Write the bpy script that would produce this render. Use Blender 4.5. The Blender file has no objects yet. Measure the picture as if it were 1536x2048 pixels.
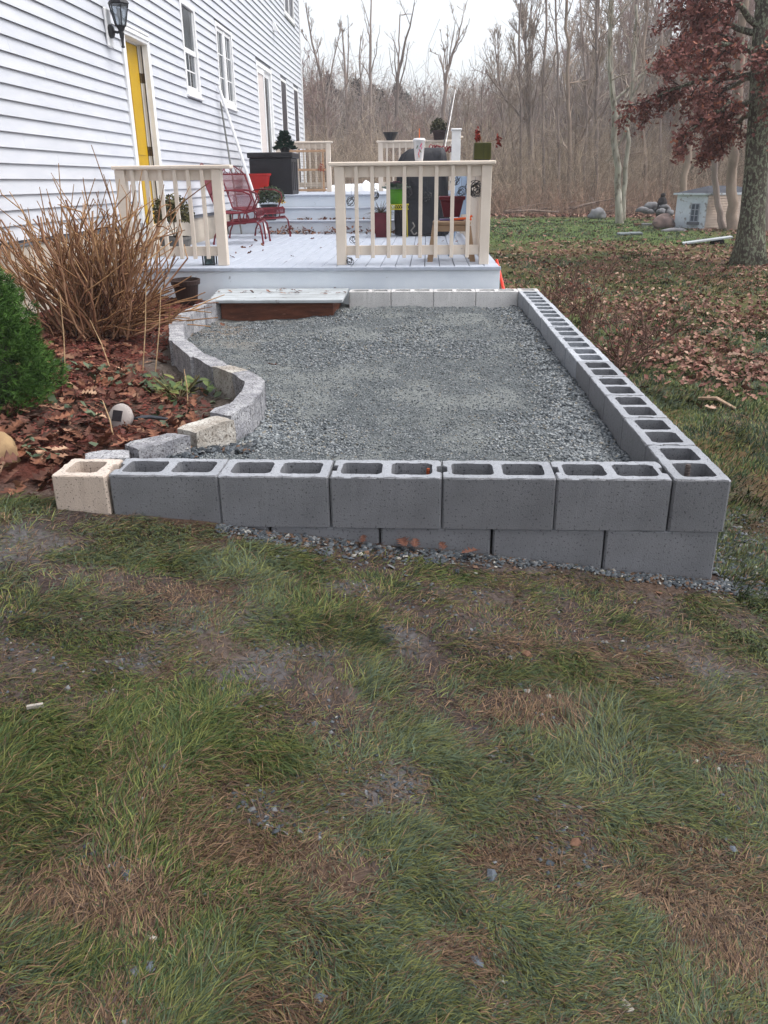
import bpy, bmesh, math, random
import numpy as np
from mathutils import Vector, Matrix, noise as mnoise

# ---------------------------------------------------------------- camera, sky, sun, exposure
scene = bpy.context.scene
COL = scene.collection
F_PX, PITCH, YAW, ROLL, CAM_H = 1622.54, .3871057, .0530469, -.0100182, 1.40
W_PX, H_PX = 1536, 2048

cam_data = bpy.data.cameras.new('camera')
cam_data.sensor_fit = 'VERTICAL'
cam_data.sensor_height = 32.0
cam_data.sensor_width = 24.0
cam_data.lens = F_PX / H_PX * 32.0
cam_data.clip_start = .05
cam_data.clip_end = 900
cam = bpy.data.objects.new('camera', cam_data)
COL.objects.link(cam)
_c, _s = math.cos(YAW), math.sin(YAW)
_R = Vector((_c, _s, 0))
_F = Vector((-_s * math.cos(PITCH), _c * math.cos(PITCH), -math.sin(PITCH)))
_U = Vector((-_s * math.sin(PITCH), _c * math.sin(PITCH), math.cos(PITCH)))
_cr, _sr = math.cos(ROLL), math.sin(ROLL)
_ex = _R * _cr + _U * _sr
_ey = _U * _cr - _R * _sr
cam.matrix_world = Matrix(((_ex.x, _ey.x, -_F.x, 0), (_ex.y, _ey.y, -_F.y, 0), (_ex.z, _ey.z, -_F.z, CAM_H), (0, 0, 0, 1)))
scene.camera = cam

SUN_EL, SUN_AZ = math.radians(62), math.radians(92)      # azimuth from +Y towards +X
world = bpy.data.worlds.new('World')
scene.world = world
world.use_nodes = True
_nt = world.node_tree
_nt.nodes.clear()
_out = _nt.nodes.new('ShaderNodeOutputWorld')
_bg = _nt.nodes.new('ShaderNodeBackground')
_sky = _nt.nodes.new('ShaderNodeTexSky')
_sky.sky_type = 'NISHITA'
_sky.sun_disc = False
_sky.sun_elevation = SUN_EL
_sky.sun_rotation = SUN_AZ
_sky.air_density = 1.0
_sky.dust_density = 3.0
_hs = _nt.nodes.new('ShaderNodeHueSaturation')
_hs.inputs['Saturation'].default_value = .30
_bg.inputs['Strength'].default_value = .15
_nt.links.new(_sky.outputs[0], _hs.inputs['Color'])
_nt.links.new(_hs.outputs[0], _bg.inputs['Color'])
_nt.links.new(_bg.outputs[0], _out.inputs['Surface'])

sun_data = bpy.data.lights.new('sun', 'SUN')
sun_data.energy = 1.2
sun_data.angle = math.radians(35)
sun_data.color = (1, .97, .93)
sun = bpy.data.objects.new('sun', sun_data)
COL.objects.link(sun)
sun.location = (8, 14, 20)
_d = Vector((math.sin(SUN_AZ) * math.cos(SUN_EL), math.cos(SUN_AZ) * math.cos(SUN_EL), math.sin(SUN_EL)))
sun.rotation_euler = _d.to_track_quat('Z', 'Y').to_euler()

scene.view_settings.view_transform = 'Standard'
scene.view_settings.look = 'None'
scene.view_settings.exposure = 0.95
scene.view_settings.gamma = 1.0
scene.view_settings.use_curve_mapping = False
scene.render.engine = 'CYCLES'
scene.cycles.max_bounces = 6
scene.cycles.diffuse_bounces = 3
scene.cycles.transparent_max_bounces = 6
scene.cycles.volume_bounces = 1

# ---------------------------------------------------------------- helpers
rnd = random.Random(11)
rg = np.random.default_rng(5)
PI = math.pi

def ray(px, py):
    x, y = px - W_PX / 2, py - H_PX / 2
    a = (x * _cr + y * _sr) / F_PX
    u = (x * _sr - y * _cr) / F_PX
    yr = math.cos(PITCH) + u * math.sin(PITCH)
    z = -math.sin(PITCH) + u * math.cos(PITCH)
    return a * _c - yr * _s, a * _s + yr * _c, z
def at_z(px, py, z):
    r = ray(px, py); t = (z - CAM_H) / r[2]; return Vector((r[0] * t, r[1] * t, z))
def at_y(px, py, y):
    r = ray(px, py); t = y / r[1]; return Vector((r[0] * t, y, r[2] * t + CAM_H))
def at_x(px, py, x):
    r = ray(px, py); t = x / r[0]; return Vector((x, r[1] * t, r[2] * t + CAM_H))
def project(P):
    """world points (N,3) -> pixel coordinates in the photograph's frame"""
    P = np.atleast_2d(np.asarray(P, float)) - np.array([0, 0, CAM_H])
    ex, ey, f = np.array(_ex), np.array(_ey), np.array(_F)
    d = P @ f
    return W_PX / 2 + F_PX * (P @ ex) / d, H_PX / 2 - F_PX * (P @ ey) / d, d

def lin(r, g, b):
    f = lambda v: (v / 12.92 if v <= .04045 else ((v + .055) / 1.055) ** 2.4)
    return (f(r / 255), f(g / 255), f(b / 255))

# value noise on arrays
def vnoise(x, y, seed=0):
    x = np.asarray(x, float); y = np.asarray(y, float)
    xi = np.floor(x).astype(np.int64); yi = np.floor(y).astype(np.int64)
    fx = x - xi; fy = y - yi
    fx = fx * fx * (3 - 2 * fx); fy = fy * fy * (3 - 2 * fy)
    def h(a, b):
        n = (a * 374761393 + b * 668265263 + seed * 974711) & 0x7fffffff
        n = ((n ^ (n >> 13)) * 1274126177) & 0x7fffffff
        n = (n ^ (n >> 16)) & 0xffff
        return n / 65535.0
    return (h(xi, yi) * (1 - fx) + h(xi + 1, yi) * fx) * (1 - fy) + (h(xi, yi + 1) * (1 - fx) + h(xi + 1, yi + 1) * fx) * fy
def fbm(x, y, scale=1., octaves=4, seed=0):
    t = 0; a = .5; s = scale; n = 0
    for o in range(octaves):
        t = t + a * vnoise(x * s + 17.3 * o, y * s - 9.1 * o, seed + o * 13); n += a; a *= .5; s *= 2.03
    return t / n
def sstep(a, b, x):
    t = np.clip((np.asarray(x, float) - a) / (b - a), 0, 1); return t * t * (3 - 2 * t)

# ---- materials
MATS = {}
def mat(name, c1, c2=None, scale=6., rough=.7, bump=0., bscale=None, spec=.3, metal=0., c3=None, s3=40., t3=.6, w3=.1,
        rand=0., stretch=None, detail=6., attr=None, coords='Object', lo=.35, hi=.65, bdist=.01, trans=0.):
    if name in MATS: return MATS[name]
    m = bpy.data.materials.new(name); MATS[name] = m
    m.use_nodes = True
    nt = m.node_tree; N = nt.nodes; L = nt.links
    b = N['Principled BSDF']
    b.inputs['Roughness'].default_value = rough
    b.inputs['Metallic'].default_value = metal
    b.inputs['Specular IOR Level'].default_value = spec
    tc = N.new('ShaderNodeTexCoord')
    vec = tc.outputs[coords]
    if stretch:
        mp = N.new('ShaderNodeMapping'); mp.inputs['Scale'].default_value = stretch
        L.new(vec, mp.inputs['Vector']); vec = mp.outputs[0]
    col = None
    def tex(sc, det=detail):
        t = N.new('ShaderNodeTexNoise'); t.inputs['Scale'].default_value = sc; t.inputs['Detail'].default_value = det
        t.inputs['Roughness'].default_value = .6
        L.new(vec, t.inputs['Vector']); return t
    def mix(fac, a, bb, blend='MIX'):
        mx = N.new('ShaderNodeMix'); mx.data_type = 'RGBA'; mx.blend_type = blend
        if isinstance(fac, float): mx.inputs[0].default_value = fac
        else: L.new(fac, mx.inputs[0])
        for k, v in ((6, a), (7, bb)):
            if isinstance(v, tuple): mx.inputs[k].default_value = (*v[:3], 1)
            else: L.new(v, mx.inputs[k])
        return mx.outputs[2]
    def ramp(src, lo, hi):
        r = N.new('ShaderNodeMapRange'); r.inputs['From Min'].default_value = lo; r.inputs['From Max'].default_value = hi
        L.new(src, r.inputs['Value']); return r.outputs[0]
    if attr:
        a = N.new('ShaderNodeAttribute'); a.attribute_name = attr; col = a.outputs['Color']
        if c2 is not None:
            t = tex(scale); col = mix(ramp(t.outputs[0], lo, hi), col, c2, 'MULTIPLY')
    elif c2 is None:
        col = c1
    else:
        t = tex(scale); col = mix(ramp(t.outputs[0], lo, hi), c1, c2)
    if c3 is not None:
        t = tex(s3, 3.); col = mix(ramp(t.outputs[0], t3, t3 + w3), col, c3)
    if rand:
        oi = N.new('ShaderNodeObjectInfo')
        mr = N.new('ShaderNodeMapRange'); mr.inputs['To Min'].default_value = 1 - rand; mr.inputs['To Max'].default_value = 1 + rand
        L.new(oi.outputs['Random'], mr.inputs['Value'])
        vm = N.new('ShaderNodeVectorMath'); vm.operation = 'SCALE'
        if isinstance(col, tuple): vm.inputs[0].default_value = col[:3]
        else: L.new(col, vm.inputs[0])
        L.new(mr.outputs[0], vm.inputs['Scale']); col = vm.outputs[0]
    if isinstance(col, tuple): b.inputs['Base Color'].default_value = (*col[:3], 1)
    else: L.new(col, b.inputs['Base Color'])
    if bump:
        t = tex(bscale or scale * 4, 8.)
        bp = N.new('ShaderNodeBump'); bp.inputs['Strength'].default_value = bump; bp.inputs['Distance'].default_value = bdist
        L.new(t.outputs[0], bp.inputs['Height']); L.new(bp.outputs[0], b.inputs['Normal'])
    if trans:
        b.inputs['Transmission Weight'].default_value = trans
    return m

# ---- mesh builder for small shapes
class MB:
    def __init__(s): s.v = []; s.f = []; s.mi = []
    def add(s, vs, fs, k=0):
        o = len(s.v); s.v += [tuple(v) for v in vs]; s.f += [tuple(i + o for i in f) for f in fs]; s.mi += [k] * len(fs); return s
    def box(s, x0, x1, y0, y1, z0, z1, k=0, bev=0.):
        if bev > 0:
            b = bev
            P = []
            for z, i in ((z0, b), (z0 + b, 0), (z1 - b, 0), (z1, b)):
                P += [(x0 + i, y0 + b, z), (x0 + b, y0 + i, z), (x1 - b, y0 + i, z), (x1 - i, y0 + b, z),
                      (x1 - i, y1 - b, z), (x1 - b, y1 - i, z), (x0 + b, y1 - i, z), (x0 + i, y1 - b, z)]
            F = [tuple(reversed(range(8))), tuple(range(24, 32))]
            for r in range(3):
                for i in range(8):
                    j = (i + 1) % 8; F.append((r * 8 + i, r * 8 + j, r * 8 + 8 + j, r * 8 + 8 + i))
            return s.add(P, F, k)
        return s.add([(x0, y0, z0), (x1, y0, z0), (x1, y1, z0), (x0, y1, z0), (x0, y0, z1), (x1, y0, z1), (x1, y1, z1), (x0, y1, z1)],
                     [(3, 2, 1, 0), (4, 5, 6, 7), (0, 1, 5, 4), (1, 2, 6, 5), (2, 3, 7, 6), (3, 0, 4, 7)], k)
    def tube(s, pts, rad, n=6, k=0, cap=True):
        pts = [Vector(p) for p in pts]
        if not hasattr(rad, '__len__'): rad = [rad] * len(pts)
        d = (pts[1] - pts[0]).normalized()
        a = d.orthogonal().normalized(); V = []
        for i, p in enumerate(pts):
            if i == 0: t = pts[1] - pts[0]
            elif i == len(pts) - 1: t = pts[-1] - pts[-2]
            else: t = pts[i + 1] - pts[i - 1]
            t.normalize()
            a = (a - t * a.dot(t)).normalized(); b = t.cross(a)
            for j in range(n):
                an = 2 * PI * j / n
                V.append(p + (a * math.cos(an) + b * math.sin(an)) * rad[i])
        F = []
        for i in range(len(pts) - 1):
            for j in range(n):
                j2 = (j + 1) % n; F.append((i * n + j, i * n + j2, i * n + n + j2, i * n + n + j))
        if cap and n > 2:
            F.append(tuple(reversed(range(n)))); F.append(tuple(range(len(V) - n, len(V))))
        return s.add(V, F, k)
    def lathe(s, prof, cx=0, cy=0, cz=0, n=20, k=0, M=None):
        V = []; F = []
        for r, z in prof:
            for j in range(n):
                an = 2 * PI * j / n; p = Vector((r * math.cos(an), r * math.sin(an), z))
                if M is not None: p = M @ p
                V.append((p.x + cx, p.y + cy, p.z + cz))
        for i in range(len(prof) - 1):
            for j in range(n):
                j2 = (j + 1) % n; F.append((i * n + j, i * n + j2, i * n + n + j2, i * n + n + j))
        F.append(tuple(reversed(range(n)))); F.append(tuple(range(len(V) - n, len(V))))
        return s.add(V, F, k)
    def hexa(s, p, k=0):        # eight corner points: bottom loop 0-3, top loop 4-7
        return s.add(p, [(3, 2, 1, 0), (4, 5, 6, 7), (0, 1, 5, 4), (1, 2, 6, 5), (2, 3, 7, 6), (3, 0, 4, 7)], k)
    def mesh(s, name, mats, smooth=False, off=(0, 0, 0)):
        me = bpy.data.meshes.new(name)
        ox, oy, oz = off
        me.from_pydata([(x - ox, y - oy, z - oz) for x, y, z in s.v], [], s.f)
        for m in (mats if isinstance(mats, (list, tuple)) else [mats]): me.materials.append(m)
        if any(s.mi): me.polygons.foreach_set('material_index', s.mi)
        if smooth: me.polygons.foreach_set('use_smooth', [True] * len(me.polygons))
        me.update(); return me

def tag(o, label=None, cat=None, group=None, kind=None):
    if label: o['label'] = label
    if cat: o['category'] = cat
    if group: o['group'] = group
    if kind: o['kind'] = kind
    return o
def thing(name, label, cat, loc=(0, 0, 0), rotz=0., group=None):
    o = bpy.data.objects.new(name, None); COL.objects.link(o)
    o.empty_display_size = .1
    o.location = loc; o.rotation_euler = (0, 0, rotz)
    return tag(o, label, cat, group)
def root_loc(p):
    l = Vector((0, 0, 0))
    while p is not None: l += p.location; p = p.parent
    return l
def link(name, me, parent=None, loc=(0, 0, 0), rot=(0, 0, 0), sc=None):
    o = bpy.data.objects.new(name, me); COL.objects.link(o)
    o.parent = parent; o.location = loc; o.rotation_euler = rot
    if sc: o.scale = sc if hasattr(sc, '__len__') else (sc,) * 3
    return o
def obj(name, mb, mats, parent=None, smooth=False, world=True):
    """world=True: the builder holds world coordinates and the parents are unrotated"""
    off = root_loc(parent) if (parent is not None and world) else (0, 0, 0)
    return link(name, mb.mesh(name, mats, smooth, off), parent)
def solo(name, mb, mats, label, cat, base, smooth=False, group=None):
    o = link(name, mb.mesh(name, mats, smooth, base), None, base)
    return tag(o, label, cat, group)
def dup_tree(o, loc, rotz=0., label=None, sc=None, parent=None):
    c = o.copy(); COL.objects.link(c); c.parent = parent
    if parent is None:
        c.location = loc; c.rotation_euler = (0, 0, rotz)
        if sc: c.scale = (sc,) * 3
        if label: c['label'] = label
    for ch in o.children: dup_tree(ch, None, parent=c)
    return c

# ---- bulk meshes from arrays
def bulk_mesh(name, V, faces, mats, col=None, smooth=False):
    """V (n,3); faces list of int arrays (m,k)"""
    me = bpy.data.meshes.new(name)
    V = np.ascontiguousarray(V, np.float32)
    me.vertices.add(len(V)); me.vertices.foreach_set('co', V.ravel())
    li = np.concatenate([f.ravel() for f in faces]).astype(np.int32)
    ls = []; o = 0
    for f in faces:
        ls.append(o + np.arange(len(f)) * f.shape[1]); o += f.size
    ls = np.concatenate(ls).astype(np.int32)
    me.loops.add(len(li)); me.loops.foreach_set('vertex_index', li)
    me.polygons.add(len(ls)); me.polygons.foreach_set('loop_start', ls)
    if smooth: me.polygons.foreach_set('use_smooth', np.ones(len(ls), bool))
    me.update(calc_edges=True)
    if col is not None:
        a = me.color_attributes.new('Col', 'FLOAT_COLOR', 'POINT')
        c = np.ones((len(V), 4), np.float32); c[:, :3] = col
        a.data.foreach_set('color', c.ravel())
    for m in (mats if isinstance(mats, (list, tuple)) else [mats]): me.materials.append(m)
    return me
def rotmats(yaw, tx, ty):
    cz, sz, cx, sx, cy, sy = np.cos(yaw), np.sin(yaw), np.cos(tx), np.sin(tx), np.cos(ty), np.sin(ty)
    n = len(yaw); Z = np.zeros((n, 3, 3)); X = Z.copy(); Y = Z.copy()
    Z[:, 0, 0] = cz; Z[:, 0, 1] = -sz; Z[:, 1, 0] = sz; Z[:, 1, 1] = cz; Z[:, 2, 2] = 1
    X[:, 0, 0] = 1; X[:, 1, 1] = cx; X[:, 1, 2] = -sx; X[:, 2, 1] = sx; X[:, 2, 2] = cx
    Y[:, 1, 1] = 1; Y[:, 0, 0] = cy; Y[:, 0, 2] = sy; Y[:, 2, 0] = -sy; Y[:, 2, 2] = cy
    return Z @ X @ Y
def scatter(base, faces, pos, R, sc, col=None):
    """copies of a small mesh: returns V, faces, colours"""
    base = np.asarray(base, float); n = len(pos); k = len(base)
    sc = np.asarray(sc, float)
    if sc.ndim == 1: sc = np.repeat(sc[:, None], 3, 1)
    B = base[None] * sc[:, None, :]
    V = np.einsum('nij,nvj->nvi', R, B) + np.asarray(pos)[:, None, :]
    o = (np.arange(n) * k)[:, None, None]
    F = [(np.asarray(f)[None] + o).reshape(-1, np.asarray(f).shape[1]) for f in faces]
    C = None if col is None else np.repeat(np.asarray(col), k, 0)
    return V.reshape(-1, 3), F, C
def merge(parts):
    V = []; FS = {}; C = []; o = 0
    for v, fs, c in parts:
        V.append(v)
        for f in fs: FS.setdefault(f.shape[1], []).append(f + o)
        C.append(c); o += len(v)
    return np.concatenate(V), [np.concatenate(f) for f in FS.values()], (None if C[0] is None else np.concatenate(C))
def tubes_bulk(P, R, n=3):
    """P (N,K,3) paths, R (N,K) radii -> V, faces"""
    N, K, _ = P.shape
    T = np.gradient(P, axis=1); T /= np.linalg.norm(T, axis=2, keepdims=True) + 1e-9
    D = P[:, -1] - P[:, 0]; D /= np.linalg.norm(D, axis=1, keepdims=True) + 1e-9
    ref = np.where(np.abs(D[:, 2:3]) < .9, np.array([[0, 0, 1.]]), np.array([[1., 0, 0]]))
    A = np.cross(D, ref); A /= np.linalg.norm(A, axis=1, keepdims=True)
    A = np.repeat(A[:, None], K, 1); A = A - T * (A * T).sum(2, keepdims=True); A /= np.linalg.norm(A, axis=2, keepdims=True) + 1e-9
    B = np.cross(T, A)
    an = np.arange(n) * 2 * np.pi / n
    V = P[:, :, None] + R[:, :, None, None] * (A[:, :, None] * np.cos(an)[None, None, :, None] + B[:, :, None] * np.sin(an)[None, None, :, None])
    i = np.arange(K - 1)[:, None] * n; j = np.arange(n)[None]; j2 = (j + 1) % n
    q = np.stack([i + j, i + j2, i + n + j2, i + n + j], -1).reshape(-1, 4)
    F = (q[None] + (np.arange(N) * K * n)[:, None, None]).reshape(-1, 4)
    return V.reshape(-1, 3), [F], None
# ---------------------------------------------------------------- the ground
WT = .433                      # top of the block wall
Y0 = 2.691                     # front face of the block wall
XI = .868                      # inner face of the right hand wall
EDGE = np.array([(-1.30, 2.97), (-1.177, 3.04), (-1.016, 3.26), (-.897, 3.498), (-.859, 3.835), (-.92, 4.246), (-1.058, 4.43), (-1.234, 4.629),
        (-1.424, 4.955), (-1.657, 5.382), (-1.758, 5.672), (-1.846, 6.039), (-1.929, 6.61), (-1.939, 7.04), (-1.88, 7.42), (-1.86, 8.2)])
def edge_x(y): return np.interp(y, EDGE[:, 1], EDGE[:, 0])

def in_yard(x, y):
    """1 inside the bed and gravel terrace (the lawn sheet dips under them)"""
    bed = (y > 2.80) & (x < XI + .15) & (y < 9.2)
    return bed
def lawn_z(x, y):
    x = np.asarray(x, float); y = np.asarray(y, float)
    zf = np.interp(x, [-4, -1.8, -1.3, -.7, -.13, .27, .65, 1.06, 1.6, 3], [.34, .31, .285, .235, .17, .135, .085, .045, .02, 0])
    zf = zf - .05 * sstep(2.6, .6, y) + .012 * sstep(2.45, 2.7, y) * sstep(-.55, -.85, x)
    z = zf * (1 - sstep(3.2, 7.5, y))
    near = sstep(9, 4, y)
    z = z + near * .035 * (fbm(x, y, 2.2, 3, 3) - .5) * sstep(2.75, 2.2, y) + near * .03 * (fbm(x, y, 7., 3, 4) - .5) * (1 - .6 * sstep(2.3, 2.75, y))
    z = z + .10 * (fbm(x, y, .25, 3, 8) - .5) * sstep(4, 10, y)
    hill = sstep(40, 130, y + .12 * x) * (3.2 + 3.0 * sstep(0, 60, x)) + 1.6 * (fbm(x, y, .05, 3, 21) - .5) * sstep(40, 70, y)
    return z + hill
PATCH = []                      # bare or straw patches of the front lawn: centre, radii, turn, strength
def patch(px, py, rx, ry, s=1., turn=0.):
    p = at_z(px, py, .12); PATCH.append((p.x, p.y, rx, ry, turn, s))
for a in [(200, 1100, .20, .10), (320, 1105, .16, .08), (60, 985, .25, .10), (300, 1235, .17, .09), (400, 1265, .16, .07), (250, 1375, .10, .06), (290, 1330, .09, .05), (150, 1405, .15, .03),
          (590, 1130, .10, .05), (680, 1225, .09, .06), (780, 1245, .14, .08), (860, 1320, .07, .09), (640, 1330, .12, .04),
          (1040, 1410, .16, .10), (1090, 1440, .12, .07), (1010, 1300, .10, .06), (1230, 1250, .15, .04), (1330, 1285, .12, .04), (1450, 1300, .14, .05),
          (760, 1610, .11, .06), (790, 1560, .08, .04), (560, 1745, .13, .05), (640, 1800, .10, .05), (500, 1660, .12, .05), (180, 1750, .14, .06), (240, 1880, .12, .07), (130, 1860, .06, .05),
          (1080, 1690, .14, .05), (1200, 1700, .13, .05), (960, 1730, .10, .04), (1420, 1650, .11, .06), (1290, 1760, .10, .06), (1390, 1470, .10, .05), (1480, 1480, .12, .06),
          (900, 1880, .10, .05), (960, 1960, .06, .05), (600, 1900, .07, .05), (630, 2000, .05, .05), (270, 1960, .08, .04), (1450, 1800, .14, .08), (1010, 1250, .08, .04), (1480, 1125, .12, .12)]:
    patch(*a)
GREEN = []
def green(px, py, rx, ry, turn=0.):
    p = at_z(px, py, .14); GREEN.append((p.x, p.y, rx, ry, turn))
for a in [(130, 1330, .16, .07), (230, 1280, .15, .06), (480, 1165, .24, .07), (900, 1160, .22, .05), (1120, 1170, .2, .04), (1290, 1220, .2, .05), (300, 1060, .3, .05), (60, 1080, .2, .08),
          (130, 1620, .24, .10), (230, 1550, .2, .08), (560, 1530, .2, .06), (1260, 1520, .25, .10), (1330, 1590, .2, .08), (1250, 1420, .15, .07), (1480, 1380, .2, .12), (420, 1920, .18, .08), (320, 1720, .14, .06), (1050, 1850, .16, .09), (1150, 1940, .18, .06), (80, 1950, .15, .05), (1480, 1900, .1, .1)]:
    green(*a)
STRAW, GRIT = [], []
for L_, A_ in ((STRAW, [(1400, 1740, .20, .12), (1480, 1820, .16, .12), (1330, 1640, .12, .06), (1060, 1430, .15, .07), (880, 1900, .10, .06), (450, 1740, .16, .06), (200, 1860, .16, .08), (560, 2010, .10, .05), (330, 1250, .16, .05), (1450, 1470, .14, .06), (1020, 1290, .08, .04), (1010, 1700, .14, .05)]),
                 (GRIT, [(790, 1570, .10, .05), (780, 1620, .09, .04), (700, 1210, .13, .06), (800, 1300, .08, .09), (600, 1340, .16, .05), (310, 1320, .13, .04), (270, 1390, .10, .03), (590, 1690, .10, .03), (200, 1770, .12, .04), (640, 1980, .05, .06), (990, 1950, .05, .05), (470, 1560, .10, .04), (1240, 1270, .12, .03), (640, 1120, .12, .05), (60, 990, .25, .06), (1010, 1510, .12, .03)])):
    for a in A_:
        p = at_z(a[0], a[1], .12); L_.append((p.x, p.y, a[2], a[3], 0., 1.))
def blobs(x, y, L):
    t = np.zeros(np.shape(x))
    for b in L:
        px, py, rx, ry = b[:4]
        s = b[5] if len(b) > 5 else 1.
        wob = 1 + .5 * (fbm(x, y, 9., 3, 77) - .5) * 2
        d = np.hypot((x - px) / rx, (y - py) / ry) * wob
        t = np.maximum(t, s * (1 - sstep(.55, 1.15, d)))
    return t
def bare(x, y):
    """how bare the front lawn is, 0..1"""
    n = fbm(x + 3 * 0, y, 3.0, 4, 41)
    t = np.maximum(sstep(.54, .62, n) * .6, sstep(.50, .58, fbm(x, y, 8.5, 3, 43)) * .92)
    t = np.maximum(np.maximum(t, blobs(x, y, PATCH)), blobs(x, y, GRIT) * .85)
    t = t * (1 - .85 * blobs(x, y, GREEN))
    return np.clip(t, 0, 1)
def green_lawn(x, y):
    """the far strip of bright grass"""
    return sstep(8.3, 6.6, x + .5 * (fbm(x, y, .6, 2, 6) - .5)) * sstep(20, 23, y + 2.4 * (fbm(x, y, .35, 3, 5) - .5) * 2 + .30 * np.abs(x - 4)) * sstep(35.5, 33, y + .10 * (x - 4) ** 2)

def axis(segs):
    out = [segs[0][0]]
    for a, b, s in segs:
        n = max(1, int(round((b - a) / s))); out += list(np.linspace(a, b, n + 1)[1:])
    return np.array(out)
gx = axis([(-160, -40, 20), (-40, -12, 3), (-12, -4, .8), (-4, -1.8, .2), (-1.8, 1.9, .028), (1.9, 4, .1), (4, 12, .4), (12, 40, 2), (40, 200, 20)])
gy = axis([(-42, -6, 9), (-6, .4, .6), (.4, 2.9, .028), (2.9, 6, .12), (6, 14, .3), (14, 44, .6), (44, 140, 3), (140, 260, 20)])
GX, GY = np.meshgrid(gx, gy)
GZ = lawn_z(GX, GY) - .40 * in_yard(GX, GY) * ((GX < XI + .02) & (GY > 2.83))
def grid_faces(nx, ny):
    i = np.arange(ny - 1)[:, None] * nx + np.arange(nx - 1)[None]
    return np.stack([i, i + 1, i + nx + 1, i + nx], -1).reshape(-1, 4)
def ground_colour(x, y):
    dirt = np.array(lin(98, 86, 84)); dirt2 = np.array(lin(116, 104, 100)); grit = np.array(lin(132, 131, 133)); straw = np.array(lin(126, 98, 76))
    gr = np.array(lin(86, 94, 56)); gr2 = np.array(lin(98, 112, 60)); litter = np.array(lin(112, 78, 62)); olive = np.array(lin(104, 98, 66))
    n = fbm(x, y, 5., 4, 9)[..., None]; n2 = fbm(x, y, 2.1, 4, 19)[..., None]; n3 = fbm(x, y, .6, 4, 33)[..., None]
    near = dirt + (dirt2 - dirt) * sstep(.4, .6, n)
    near = near + (grit - near) * sstep(.54, .66, n2) * .8
    near = near + (grit - near) * blobs(x, y, GRIT)[..., None] * .8
    near = near * .50; straw = straw * .42; near = near + (straw - near) * sstep(.56, .66, fbm(x, y, 3.3, 3, 55))[..., None] * .55  # soil and straw darkened, partly painted shade between the blades
    gr = gr * .9; olive = olive * .92; far = gr + (olive - gr) * sstep(.35, .65, n3)
    far = far + (litter - far) * sstep(.48, .62, fbm(x, y, 1.1, 4, 61))[..., None] * .6
    gl = green_lawn(x, y)[..., None]
    far = far + (np.array(lin(88, 106, 60)) - far) * gl
    wood = np.array(lin(116, 84, 68)) + (np.array(lin(92, 76, 66)) - np.array(lin(116, 84, 68))) * sstep(.4, .6, n2)
    wf = sstep(34.5, 37, y + .10 * (x - 4) ** 2 * (x > 4))[..., None]
    far = far + (wood - far) * wf
    t = np.maximum(sstep(2.6, 4.5, y), sstep(1.3, 1.8, x) * sstep(2.2, 2.9, y))[..., None]
    return near * (1 - t) + far * t
gv = np.stack([GX, GY, GZ], -1).reshape(-1, 3)
M_ground = mat('ground_soil', (1, 1, 1), (.62, .60, .58), 60., .95, .5, 160., .1, attr='Col', detail=8., lo=.4, hi=.62, bdist=.012)
me = bulk_mesh('lawn_ground', gv, [grid_faces(len(gx), len(gy))], M_ground, ground_colour(GX, GY).reshape(-1, 3), True)
tag(link('lawn_ground', me), kind='structure')

# gravel inside the walls
NX, NY = 150, 260
gyv = np.linspace(Y0 + .19, 8.15, NY)
u = np.linspace(0, 1, NX)
x0 = np.where(gyv > 7.35, -2.0, edge_x(gyv) - .02)
x0 = np.where(gyv < 3.0, np.minimum(x0, -1.15), x0)
QX = x0[:, None] + (XI + .01 - x0[:, None]) * u[None]
QY = np.repeat(gyv[:, None], NX, 1)
def gravel_z(x, y):
    z = .285 + .055 * sstep(3.75, 3.15, y) * sstep(-.35, -.85, x) + .045 * (fbm(x, y, 1.1, 3, 71) - .5) + .032 * (fbm(x, y, 6., 3, 72) - .5) + .016 * (fbm(x, y, 24., 2, 73) - .5)
    z = z - .035 * sstep(1.0, .0, np.abs(x + 1.6)) * sstep(6.0, 7.0, y)           # hollow in front of the step
    z = z + .02 * sstep(.35, .0, XI - x) - .015 * sstep(3.2, 2.9, y)
    return z
QZ = gravel_z(QX, QY)
dust = np.array(lin(132, 135, 133)); chipc = np.array(lin(108, 112, 113)); brown = np.array(lin(136, 120, 104))
qn = sstep(.42, .62, fbm(QX, QY, 3., 4, 81))[..., None]
qc = chipc + (dust - chipc) * qn
qb = (sstep(-1.0, -1.7, QX) * sstep(5.4, 6.2, QY) * sstep(.3, .55, fbm(QX, QY, 2.5, 3, 82)))[..., None]
qc = qc + (brown - qc) * qb * .8
M_gravel = mat('gravel_dust', (1, 1, 1), (.50, .52, .54), 110., .95, .6, 220., .15, attr='Col', lo=.38, hi=.6, bdist=.012)
me = bulk_mesh('gravel_bed', np.stack([QX, QY, QZ], -1).reshape(-1, 3), [grid_faces(NX, NY)], M_gravel, qc.reshape(-1, 3), True)
tag(link('gravel_bed', me), kind='structure')

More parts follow.
